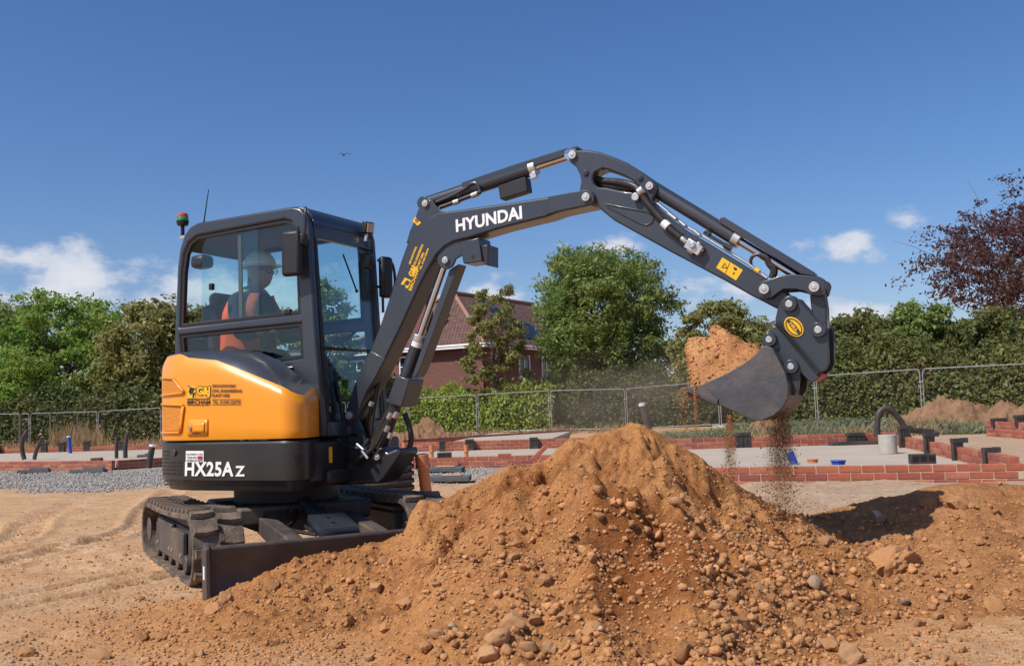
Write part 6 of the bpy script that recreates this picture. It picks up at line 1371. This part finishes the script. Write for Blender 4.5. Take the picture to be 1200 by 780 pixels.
def house():
    K = wd(567, 58.0); zg = -.25; ea = 5.05; u = np.array([-.85, .53]); w = np.array([.53, .85]); WL, WR_ = 11.0, 15.0; zr = 8.75; ov = .45
    K3 = lambda a, b, z: np.array([K[0] + u[0] * a + w[0] * b, K[1] + u[1] * a + w[1] * b, z]) - np.array([K[0], K[1], zg])
    root = empty('house', (K[0], K[1], zg)); tag(root, 'red brick house with hipped tiled roof and solar panels behind the slim tree', 'house')
    wl = quadpart('wall', [K3(WL, 0, zg - .5), K3(0, 0, zg - .5), K3(0, 0, ea), K3(WL, 0, ea)], 'hbrick', root, .3)
    wr = quadpart('wall', [K3(0, .001, zg - .5), K3(0, WR_, zg - .5), K3(0, WR_, ea), K3(0, .001, ea)], 'hbrick', root, .3)
    quadpart('wall', [K3(WL, WR_, zg - .5), K3(WL, 0.01, zg - .5), K3(WL, 0.01, ea), K3(WL, WR_, ea)], 'hbrick', root, .3)
    ap = K3(WL / 2, 5.0, zr); a2 = K3(WL / 2, WR_, zr); e0 = ea - .18
    hip = quadpart('roof', [K3(WL + ov, -ov, e0), K3(-ov, -ov, e0), ap], 'tile', root, .12)
    rr = quadpart('roof', [K3(-ov, -ov, e0), K3(-ov, WR_ + .3, e0), K3(WL / 2, WR_ + .3, zr), ap], 'tile', root, .12)
    quadpart('roof', [K3(WL + ov, WR_ + .3, e0), K3(WL + ov, -ov, e0), ap, K3(WL / 2, WR_ + .3, zr)], 'tile', root, .12)
    M['hiptile'] = mat('hip_tile', (.33, .18, .12), .85, var=.15)
    MB().tube([K3(-ov, -ov, e0 + .06), ap + np.array([0, 0, .08])], .13, 8).build('hip_ridge', M['hiptile'], root)
    MB().tube([K3(WL + ov, -ov, e0 + .06), ap + np.array([0, 0, .08])], .13, 8).build('hip_ridge', M['hiptile'], root)
    MB().tube([ap + np.array([0, 0, .08]), K3(WL / 2, WR_ + .3, zr + .08)], .13, 8).build('ridge', M['hiptile'], root)
    for p, q in ((K3(WL + ov, -ov - .06, e0 - .02), K3(-ov - .06, -ov - .06, e0 - .02)), (K3(-ov - .06, -ov - .06, e0 - .02), K3(-ov - .06, WR_, e0 - .02))):
        MB().tube([p, q], .075, 8).build('gutter', M['fwhite'], root)
        MB().tube([p + np.array([0, 0, -.14]), q + np.array([0, 0, -.14])], .06, 4).build('fascia', M['fwhite'], root)
    # chimney on the left slope
    cb = K3(5.2, 1.2, 0); MB().box((cb[0], cb[1], 6.3 - zg), (1.0, .75, 4.4), rz=math.atan2(u[1], u[0])).build('chimney', M['chim'] if 'chim' in M else M.setdefault('chim', mat('chimney_brick', (.24, .08, .055), .9, var=.3, scale=12, bump=.5)), root)
    MB().box((cb[0], cb[1], 8.52 - zg), (1.15, .9, .2), rz=math.atan2(u[1], u[0])).build('chimney_cap', M['chim'], root)
    for s in (-.25, .25): MB().cyl((cb[0] + s * u[0], cb[1] + s * u[1], 8.6 - zg), (cb[0] + s * u[0], cb[1] + s * u[1], 8.9 - zg), .13, .11, n=12).build('chimney_pot', M['clay'], root)
    # windows: frame + panes
    def win(a, z0, z1, wdt, side, nx=2, nz=2):
        if side == 'L': P = lambda s, z, o_: K3(a + s, -o_, z)
        else: P = lambda s, z, o_: K3(-o_, a + s, z)
        f = MB(); bars = [(-wdt / 2, z0, wdt / 2, z0 + .09), (-wdt / 2, z1 - .09, wdt / 2, z1)] + [(-wdt / 2 + (wdt - .08) * i / nx, z0, -wdt / 2 + (wdt - .08) * i / nx + .08, z1) for i in range(nx + 1)] + [(-wdt / 2, z0 + (z1 - z0) * j / nz - .03, wdt / 2, z0 + (z1 - z0) * j / nz + .03) for j in range(1, nz)]
        for k, (s0, za, s1, zb) in enumerate(bars):
            o1, o2 = .02 + .004 * (k % 3), .10 + .004 * (k % 3); f.add([P(s0, za, o1), P(s1, za, o1), P(s1, zb, o1), P(s0, zb, o1), P(s0, za, o2), P(s1, za, o2), P(s1, zb, o2), P(s0, zb, o2)], [(0, 1, 2, 3), (7, 6, 5, 4), (0, 4, 5, 1), (1, 5, 6, 2), (2, 6, 7, 3), (3, 7, 4, 0)])
        fo = f.build('window', M['fwhite'], root, angle=0); b = MB()
        b.add([P(-wdt / 2 + .02, z0 + .02, .05), P(wdt / 2 - .02, z0 + .02, .05), P(wdt / 2 - .02, z1 - .02, .05), P(-wdt / 2 + .02, z1 - .02, .05)], [(0, 1, 2, 3)]); b.build('pane', M['pane'], fo)
        s_ = MB(); s_.add([P(-wdt / 2 - .1, z0 - .12, .01), P(wdt / 2 + .1, z0 - .12, .01), P(wdt / 2 + .1, z0, .01), P(-wdt / 2 - .1, z0, .01), P(-wdt / 2 - .1, z0 - .12, .2), P(wdt / 2 + .1, z0 - .12, .2), P(wdt / 2 + .1, z0, .16), P(-wdt / 2 - .1, z0, .16)], [(0, 1, 2, 3), (7, 6, 5, 4), (0, 4, 5, 1), (1, 5, 6, 2), (2, 6, 7, 3), (3, 7, 4, 0)]); s_.build('sill', M['fwhite'], fo)
    win(5.8, 3.15, 4.45, .72, 'L', 1, 2); win(9.6, 3.1, 4.4, 1.2, 'L')
    win(4.6, 3.0, 4.35, 1.3, 'R', 2, 1); win(7.6, 2.95, 4.35, 1.7, 'R', 3, 1); win(10.6, 2.95, 4.3, 1.3, 'R', 2, 1)
    # solar panels lie just over the tiles
    def solar(c0, c1, c2, t0, t1, s0, s1, nm):
        """bilinear piece of the roof triangle c0 c1 (eaves) c2 (top)"""
        c0, c1, c2 = map(np.array, (c0, c1, c2)); n = np.cross(c1 - c0, c2 - c0); n /= np.linalg.norm(n); n = n if n[2] > 0 else -n; m_ = c2
        f = lambda s, t: c0 + (c1 - c0) * s + ((c2 - (c0 + (c1 - c0) * np.dot(c2 - c0, c1 - c0) / np.dot(c1 - c0, c1 - c0))) * t) + n * .09
        quadpart('solar_panel', [f(s0, t0), f(s1, t0), f(s1, t1), f(s0, t1)], 'solar', root, .05, False)
    h0, h1 = K3(WL + ov, -ov, e0), K3(-ov, -ov, e0)
    solar(h0, h1, ap, .12, .46, .52, .64, 'a'); solar(h0, h1, ap, .10, .42, .22, .32, 'b'); solar(h0, h1, ap, .10, .42, .12, .21, 'c')
    r0, r1 = K3(-ov, -ov, e0), K3(-ov, WR_ + .3, e0); solar(r0, r1, K3(WL / 2, WR_, zr), .15, .50, .48, .62, 'd'); solar(r0, r1, K3(WL / 2, WR_, zr), .15, .50, .33, .47, 'e')
    solar(r0, r1, K3(WL / 2, WR_, zr), .6, .9, .45, .54, 'f')
    q = K3(4.2, -.2, 4.55); MB().sphere(q, .28, 12, 6, (.35, 1, 1)).build('satellite_dish', M['fwhite'], root)
    # low lean-to roof on the right side
    quadpart('porch_roof', [K3(-3.2, 7, 2.3), K3(-3.2, 14, 2.3), K3(0, 14, 3.0), K3(0, 7, 3.0)], 'hiptile', root, .1, False)
    quadpart('porch_wall', [K3(-2.8, 7.2, zg - .3), K3(-2.8, 13.8, zg - .3), K3(-2.8, 13.8, 2.35), K3(-2.8, 7.2, 2.35)], 'hbrick', root, .1)
house()
# ================================================================== TREES, HEDGES, WEEDS
def leaves(C, Nn, size, rg, asp=.5, spread=1.0):
    """one rhombic leaf card per centre; C (n,3) centres, Nn (n,3) outward directions"""
    n = len(C); nr = Nn + rg.normal(size=(n, 3)) * .75 * spread; nr /= np.linalg.norm(nr, axis=1)[:, None]
    t = rg.normal(size=(n, 3)); t = t - (t * nr).sum(1)[:, None] * nr; t /= np.linalg.norm(t, axis=1)[:, None]; b = np.cross(nr, t)
    s = size * (.55 + .9 * rg.random((n, 1))); a = s; w = s * asp
    V = np.stack([C + t * a, C + b * w + nr * s * .15, C - t * a, C - b * w - nr * s * .1], 1); Q = np.arange(n * 4).reshape(n, 4)
    return V.reshape(-1, 3), Q
def branch(b, p, q, r0, r1, rg, k=5, wob=.06):
    p, q = np.array(p, float), np.array(q, float); L_ = np.linalg.norm(q - p); pts = []
    for i in range(k + 1): t = i / k; pts.append(p + (q - p) * t + rg.normal(size=3) * wob * L_ * math.sin(math.pi * t))
    b.tube([tuple(x) for x in pts], [r0 + (r1 - r0) * i / k for i in range(k + 1)], 7)
def tree(name, label, px, d, top_y, hw, leafm, n_leaves, size, lobes=26, seed=0, crown_lo=.18, shape='round', group=None, base_z=None, trunk_r=.16, cluster=.55, gap=.0, twig=0, cat='tree', lean=0, asp=.5):
    """tapered trunk, limbs to every lobe, and a crown of leaf clusters hung on the lobes; top_y, hw (half width) in photograph pixels"""
    rg = np.random.default_rng(seed); c = wd(px, d); zg = float(gz(*c)) if base_z is None else base_z; top = atd(px, top_y, d)[2]; Hh = top - zg; Rr = hw / FPX * d
    root = empty(name, (c[0], c[1], zg)); tag(root, label, cat, group)
    def env(t):      # radius of the crown at relative height t in 0..1
        if shape == 'round': return math.sqrt(max(0, 1 - ((t - .48) / .54) ** 2))
        if shape == 'egg': return math.sqrt(max(0, 1 - ((t - .36) / .64) ** 2)) if t > .36 else math.sqrt(max(0, 1 - ((t - .36) / .42) ** 2))
        if shape == 'spire': return max(.0, 1 - abs((t - .30) / .36) ** 3) ** .5 if t < .60 else .14 + .40 * (1 - t) / .40
        if shape == 'cone': return (1 - t) ** .75 * min(1, t * 6) + .05
        return 1.0 if t < .8 else 1 - (t - .8) * 2.0
    LC = []; LRr = []; lo = Hh * crown_lo; ch = Hh - lo
    for i in range(lobes):
        t = (i + .5) / lobes; t = .06 + .86 * t; a = i * 2.39996 + rg.uniform(-.3, .3); e = env(t) * Rr; lr = rg.uniform(.17, .40) * Rr * (.6 + .4 * env(t)); rad = max(0, e - lr * .7) * rg.uniform(.70, 1.10)
        LC.append((rad * math.cos(a) + lean * t, rad * math.sin(a), lo + ch * t)); LRr.append(lr)
    LC = np.array(LC); LRr = np.array(LRr); b = MB()
    tt = Hh * (crown_lo + .45); branch(b, (0, 0, -.15), (lean * .4, 0, tt), trunk_r, trunk_r * .35, rg, 6, .02); b.build('trunk', M['bark'], root)
    b = MB()
    for p, lr in zip(LC, LRr):
        z0 = min(tt * .95, max(lo * .7, p[2] - np.hypot(p[0], p[1]) * .7)); branch(b, (lean * .3, 0, z0), p, trunk_r * .32, trunk_r * .06, rg, 5, .07)
        for _ in range(twig):
            dr = rg.normal(size=3); dr[2] = abs(dr[2]) * .7; dr /= np.linalg.norm(dr); branch(b, p, p + dr * lr * 1.25, trunk_r * .07, trunk_r * .02, rg, 3, .06)
    b.build('limbs', M['bark'], root)['kind'] = 'stuff'
    w = LRr ** 2; w = w / w.sum(); ncl = max(40, int(n_leaves / 34)); pick = rg.choice(lobes, size=ncl, p=w)
    dr = rg.normal(size=(ncl, 3)); dr[:, 2] = dr[:, 2] * .9 + .25; dr /= np.linalg.norm(dr, axis=1)[:, None]
    rad = LRr[pick] * (1 - gap * rg.random(ncl)) * np.where(rg.random(ncl) < .16, rg.uniform(1.05, 1.40, ncl), rg.uniform(.5, 1.06, ncl)); cc = LC[pick] + dr * rad[:, None] * np.array([1, 1, .85])
    k = int(n_leaves / ncl); cl = np.repeat(cc, k, 0); cs = np.repeat(cluster * rg.uniform(.30, .85, ncl), k); off = rg.normal(size=(len(cl), 3)) * cs[:, None] * .45; off[:, 2] *= .6
    Cn = cl + off; out = np.repeat(dr, k, 0) * .6 + np.array([0, 0, .45]); V, Q = leaves(Cn, out, size, rg, asp)
    ob('crown', mesh_np('crown', V, Q, M[leafm]), root)['kind'] = 'stuff'
    return root
def hedge(name, label, pts, hgt, thick, leafm, n, size, seed=0, group=None, rough=.25, cat='hedge', twigs=14, asp=.55):
    """hedge along plan points (x, y) with given height; leaves fill an uneven rounded body round woody stems"""
    rg = np.random.default_rng(seed); P = np.array(pts, float); seg = np.linalg.norm(np.diff(P, axis=0), axis=1); s = np.concatenate([[0], np.cumsum(seg)]); org = np.array([P[0, 0], P[0, 1], float(gz(P[0, 0], P[0, 1]))])
    root = empty(name, tuple(org)); tag(root, label, cat, group)
    u = rg.random(n) * s[-1]; X_ = np.interp(u, s, P[:, 0]); Y_ = np.interp(u, s, P[:, 1]); dx = np.gradient(P[:, 0]); dy = np.gradient(P[:, 1]); nx = -np.interp(u, s, dy); ny = np.interp(u, s, dx); ln = np.hypot(nx, ny) + 1e-9; nx /= ln; ny /= ln
    hh = hgt * (1 + rough * fbm(u * .45 + seed, np.full_like(u, seed * 1.3), 3) * 1.3)
    a = rg.random(n) * math.pi; shell = 1 - .45 * rg.random(n) ** 2; lump = 1 + .28 * fbm(u * 1.1 + seed, a * 1.8, 3)
    side = np.cos(a); up = np.sin(a) ** .55; z = hh * np.clip(up * shell * lump, 0.02, 1.25); off = thick / 2 * np.sign(side) * np.abs(side) ** .6 * shell * lump * (1 + .15 * rg.normal(size=n))
    low = rg.random(n) < .35; z = np.where(low, z * rg.random(n), z)
    C = np.stack([X_ + nx * off, Y_ + ny * off, z + org[2]], 1) - org; C += rg.normal(size=C.shape) * .07
    out = np.stack([nx * side, ny * side, up * .7 + .2], 1); V, Q = leaves(C, out, size, rg, asp); ob('foliage', mesh_np('foliage', V, Q, M[leafm]), root)['kind'] = 'stuff'
    b = MB(); L_ = s[-1]
    for i in range(int(L_ / .8)):
        uu = rg.random() * L_; p = np.array([np.interp(uu, s, P[:, 0]), np.interp(uu, s, P[:, 1]), org[2] - .1]) - org; q = p + np.array([rg.normal() * .3, rg.normal() * .3, hgt * rg.uniform(.6, .9)]); branch(b, p, q, .05, .015, rg, 4, .06)
    for i in range(twigs):
        uu = rg.random() * L_; p = np.array([np.interp(uu, s, P[:, 0]), np.interp(uu, s, P[:, 1]), org[2] + hgt * .8]) - org; q = p + np.array([rg.normal() * .25, rg.normal() * .25, hgt * rg.uniform(.25, .45)]); branch(b, p, q, .02, .006, rg, 4, .06)
    b.build('stems', M['bark'], root)['kind'] = 'stuff'; return root

# left group beyond the fence
G1 = 'trees beyond the left fence'
tree('ash_tree', 'bright green ash tree, broadest of the trees on the left', 78, 60, 345, 80, 'leaf_bright', 39000, 0.139, 34, 1, .06, 'round', G1, trunk_r=.22, cluster=.9, asp=.34)
tree('ash_tree', 'dark green tree cut by the left edge of the picture', 2, 63, 350, 66, 'leaf_ash', 26000, 0.139, 26, 2, .06, 'round', G1, trunk_r=.2, cluster=.9, asp=.36)
tree('field_maple', 'olive green tree between the bright ash and the excavator cab', 178, 57, 352, 62, 'leaf_olive', 31200, 0.123, 30, 3, .05, 'round', G1, trunk_r=.2, cluster=.8)
tree('field_maple', 'olive tree with its top showing at the rear edge of the cab', 222, 58, 352, 44, 'leaf_olive', 18200, 0.123, 22, 4, .05, 'egg', G1, trunk_r=.2, cluster=.8)
tree('ash_tree', 'small green tree seen low through the cab side window', 268, 62, 388, 40, 'leaf_ash', 11700, 0.131, 18, 14, .05, 'round', G1, trunk_r=.15, cluster=.7)
tree('young_tree', 'leafy tree seen through the windscreen of the cab', 384, 50, 322, 34, 'leaf_ash', 20800, 0.107, 26, 5, .05, 'egg', None, trunk_r=.14, cluster=.6)
tree('young_tree', 'tree seen behind the operator through the cab window', 338, 54, 352, 26, 'leaf_ash', 11700, 0.115, 20, 15, .05, 'egg', None, trunk_r=.14, cluster=.6)
# dark hedge behind the left fence
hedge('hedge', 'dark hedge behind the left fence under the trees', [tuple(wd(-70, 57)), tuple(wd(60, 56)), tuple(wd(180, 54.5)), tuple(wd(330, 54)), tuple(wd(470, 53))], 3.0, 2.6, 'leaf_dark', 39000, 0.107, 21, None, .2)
# middle
tree('young_tree', 'slim yellow-green tree with a thin airy top in front of the house', 582, 50, 326, 42, 'leaf_olive', 15000, .085, 40, 6, .03, 'egg', None, trunk_r=.11, cluster=.42, gap=.75, twig=4)
tree('ash_tree', 'large round ash tree in the middle beyond the fence', 713, 52, 289, 82, 'leaf_ash', 67600, 0.119, 52, 7, .10, 'round', None, trunk_r=.24, cluster=.8, gap=.15, asp=.30)
hedge('hedge', 'bright green hedge behind the fence below the house', [tuple(wd(468, 50.5)), tuple(wd(540, 49.8)), tuple(wd(600, 49.2)), tuple(wd(650, 48.8))], 2.35, 1.8, 'leaf_hedge', 26000, 0.082, 22, None, .22)
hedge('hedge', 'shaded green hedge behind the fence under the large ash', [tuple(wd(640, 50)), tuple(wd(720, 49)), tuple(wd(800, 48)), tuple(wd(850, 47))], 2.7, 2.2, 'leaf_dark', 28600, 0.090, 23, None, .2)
# right: mixed hawthorn trees and the copper beech
G2 = 'hawthorn trees in the right hedgerow'
tree('hawthorn_tree', 'olive hawthorn tree between the large ash and the bucket', 838, 47, 346, 50, 'leaf_olive', 26000, 0.094, 30, 8, .04, 'round', G2, trunk_r=.14, cluster=.6, gap=.3, twig=3)
tree('hawthorn_tree', 'hawthorn tree behind the soil-filled bucket', 905, 46, 372, 52, 'leaf_olive', 23400, 0.094, 28, 9, .04, 'round', G2, trunk_r=.14, cluster=.6, gap=.25, twig=2)
tree('hawthorn_tree', 'brownish hawthorn tree right of the quick hitch', 1005, 44, 362, 56, 'leaf_haw', 31200, 0.094, 30, 10, .03, 'round', G2, trunk_r=.14, cluster=.6, gap=.25, twig=2)
tree('hawthorn_tree', 'green hawthorn tree with a leafy top below the copper beech', 1085, 44, 352, 50, 'leaf_ash', 26000, 0.098, 28, 11, .03, 'round', G2, trunk_r=.14, cluster=.6, gap=.2, twig=1)
tree('hawthorn_tree', 'hawthorn tree at the right edge under the copper beech', 1172, 42, 362, 58, 'leaf_haw', 31200, 0.094, 30, 12, .03, 'round', G2, trunk_r=.14, cluster=.6, gap=.2, twig=1)
hedge('hedge', 'tall dense hedge behind the right fence', [tuple(wd(870, 43)), tuple(wd(960, 41.5)), tuple(wd(1060, 40)), tuple(wd(1150, 38.5)), tuple(wd(1250, 37))], 2.9, 2.6, 'leaf_haw', 59800, 0.082, 24, None, .55, twigs=16)
tree('copper_beech', 'dark purple copper beech tree rising at the right edge', 1362, 54, 225, 240, 'leaf_copper', 80000, .115, 80, 13, .45, 'round', None, trunk_r=.3, cluster=1.0, gap=.2, twig=1)
# weeds and dry grass
def tufts(name, label, boxes, n, m, h, seed, w=.022, lean=.35):
    """upright blades and leaves; boxes = photograph column range, distance range"""
    rg = np.random.default_rng(seed); V = []; 
    px0 = np.array([b_[0] for b_ in boxes]); k = rg.integers(len(boxes), size=n); B = np.array(boxes)[k]; d = rg.uniform(B[:, 2], B[:, 3]); px = rg.uniform(B[:, 0], B[:, 1])
    vx = (px - 600) / FPX; X_ = vx * d * 1.0; patch_ = fbm(X_ * .9 + seed, d * .5, 3); keep = patch_ > -.12; X_, d, patch_ = X_[keep], d[keep], patch_[keep]; n = len(d)
    hh = h * rg.uniform(.4, 1.15, n) * (1 + .6 * patch_); a = rg.uniform(0, 6.28, n); tx, ty = np.cos(a), np.sin(a); lx, ly = rg.normal(size=n) * lean * hh, rg.normal(size=n) * lean * hh; z = gz(X_, d); ww = w * rg.uniform(.6, 1.6, n)
    p0 = np.stack([X_ - tx * ww * .4, d - ty * ww * .4, z], 1); p1 = np.stack([X_ + tx * ww * .4, d + ty * ww * .4, z], 1); p2 = np.stack([X_ + lx * .5 + tx * ww, d + ly * .5 + ty * ww, z + hh * .55], 1); p3 = np.stack([X_ + lx, d + ly, z + hh], 1)
    V = np.stack([p0, p1, p2, p3], 1).reshape(-1, 3); o = ob(name, mesh_np(name, V, np.arange(n * 4).reshape(n, 4), M[m])); tag(o, label, None, None, 'stuff')
tufts('weeds', 'band of green weeds behind the right footings', [(770, 1240, 21.5, 31)], 36000, 'weed', .20, 31, .022, .9)
tufts('dry_grass', 'pale dead stalks among the green weeds on the right', [(770, 1240, 21.5, 31)], 7000, 'straw', .26, 35, .02, .6)
tufts('weeds', 'taller weeds at the foot of the right fence', [(860, 1240, 26, 33)], 12000, 'weed', .34, 32, .026, .7)
tufts('dry_grass', 'dry straw-coloured grass at the foot of the fence', [(-20, 190, 46, 51), (470, 740, 43.5, 46.5)], 3200, 'straw', .38, 33, .03)
tufts('dry_grass', 'tall dry grass stalks near the left fence', [(60, 125, 44, 50)], 900, 'straw', 1.1, 34, .025, .18)

# bird
p = atd(403, 182.5, 60); bb = MB()
bb.add([(-.40, 0, .10), (-.20, .06, .16), (0, .08, .05), (.20, .06, .15), (.42, 0, .12), (.2, -.07, .13), (0, -.14, .03), (-.2, -.07, .14)], [(0, 1, 2, 6, 7), (2, 3, 4, 5, 6)])
bird = bb.build('bird', M['ink'], None, tuple(p), (0, 0, .3)); sd = bird.modifiers.new('thick', 'SOLIDIFY'); sd.thickness = .02
MB().sphere((0, 0, .03), .07, 10, 6, (.8, 2.4, .8)).build('bird_body', M['ink'], bird); tag(bird, 'small dark bird gliding high above the cab', 'bird')

# ---- falling soil and dust ---------------------------------------------------
def stream(label, px, y0, y1, d, wpx, n, seed, smin=.0008, smax=.0055, spread=1.5):
    rg = np.random.default_rng(seed); t = rg.random(n) ** 1.25; py = y0 + (y1 - y0) * t; x = px + rg.normal(size=n) * wpx * (.5 + (spread - .5) * t) * .5; dd = d + rg.normal(size=n) * .07
    P = np.stack([CO[0] + 0 * dd, 0 * dd, 0 * dd], 1); v = _f[None] + _r[None] * ((x - 600) / FPX)[:, None] - _u[None] * ((py - 390) / FPX)[:, None]; P = CO + v * (dd / v[:, 1])[:, None]
    P = P[P[:, 2] > surf_fast(P[:, 0], P[:, 1])]; S = smin + (smax - smin) * rg.random(len(P)) ** 7
    scatter('falling_soil', label, vt, ft, P, S, M['bucket_soil'], rg)
_t = np.array([(1, 1, 1), (1, -1, -1), (-1, 1, -1), (-1, -1, 1)], float) * .8
vt, ft = [_t, _t * np.array([1.2, .8, .9]), _t * np.array([.8, .9, 1.3])], np.array([(0, 1, 2), (0, 3, 1), (0, 2, 3), (1, 3, 2)])
stream('curtain of soil crumbs falling from behind the bucket', 914, 466, 606, 5.45, 20, 9000, 41)
stream('thin trickle of soil falling under the middle of the bucket', 855, 486, 562, 5.4, 7, 2200, 42)
stream('thin trickle of soil falling from the bucket lip', 815, 452, 508, 5.35, 2.6, 900, 43, spread=1.3)
stream('faint trickle of soil at the tip of the bucket lip', 801, 455, 512, 5.3, 8, 600, 44)

# dust drifting off the falling soil: an even-lit puff of fine brown air
def dust_mat(name, dens, col, scale, stretch=1.0):
    m = bpy.data.materials.new(name); m.use_nodes = True; nt = m.node_tree; nt.nodes.clear(); N = nt.nodes.new; L = nt.links.new
    out = N('ShaderNodeOutputMaterial'); pv = N('ShaderNodeVolumePrincipled'); pv.inputs['Color'].default_value = (*col, 1); pv.inputs['Anisotropy'].default_value = .2
    tc = N('ShaderNodeTexCoord'); ln = N('ShaderNodeVectorMath'); ln.operation = 'LENGTH'; L(tc.outputs['Object'], ln.inputs[0])
    mr = N('ShaderNodeMapRange'); mr.interpolation_type = 'SMOOTHSTEP'; L(ln.outputs['Value'], mr.inputs[0]); mr.inputs[1].default_value = .1; mr.inputs[2].default_value = .98; mr.inputs[3].default_value = 1; mr.inputs[4].default_value = 0
    mp = N('ShaderNodeMapping'); mp.inputs['Scale'].default_value = (1, 1, stretch); L(tc.outputs['Object'], mp.inputs[0])
    nz = N('ShaderNodeTexNoise'); nz.inputs['Scale'].default_value = scale; nz.inputs['Detail'].default_value = 3; L(mp.outputs[0], nz.inputs['Vector'])
    n2 = N('ShaderNodeMapRange'); L(nz.outputs[0], n2.inputs[0]); n2.inputs[1].default_value = .35; n2.inputs[2].default_value = .7
    mu = N('ShaderNodeMath'); mu.operation = 'MULTIPLY'; L(mr.outputs[0], mu.inputs[0]); L(n2.outputs[0], mu.inputs[1]); m2 = N('ShaderNodeMath'); m2.operation = 'MULTIPLY'; L(mu.outputs[0], m2.inputs[0]); m2.inputs[1].default_value = dens
    L(m2.outputs[0], pv.inputs['Density']); L(pv.outputs[0], out.inputs['Volume']); return m
bm = bmesh.new(); bmesh.ops.create_icosphere(bm, subdivisions=3, radius=1.0); puff_me = bpy.data.meshes.new('dust_cloud'); bm.to_mesh(puff_me); bm.free()
def puff(c, sc, m, label):
    me = puff_me.copy(); me.materials.append(m); o = ob('dust_cloud', me, None, tuple(c)); o.scale = sc; tag(o, label, None, None, 'stuff')
puff(atd(742, 470, 8.2), (1.35, .7, .55), dust_mat('dust', 1.15, (.86, .62, .42), 2.2), 'thin brown dust drifting between the mound tip and the fence')
fall = dust_mat('falling_dust', 30.0, (.62, .34, .17), 3.2, .35)
puff(atd(915, 530, 5.45), (.10, .09, .40), fall, 'brown curtain of fine soil falling behind the bucket')
puff(atd(855, 520, 5.40), (.05, .05, .24), fall, 'thin brown veil of fine soil under the middle of the bucket')
puff(atd(815.5, 482, 5.35), (.018, .018, .16), dust_mat('falling_thread', 40.0, (.72, .42, .22), 3.2, .35), 'thread of fine soil running off the bucket lip')
scene.cycles.volume_step_rate = 3.0; scene.cycles.volume_bounces = 0
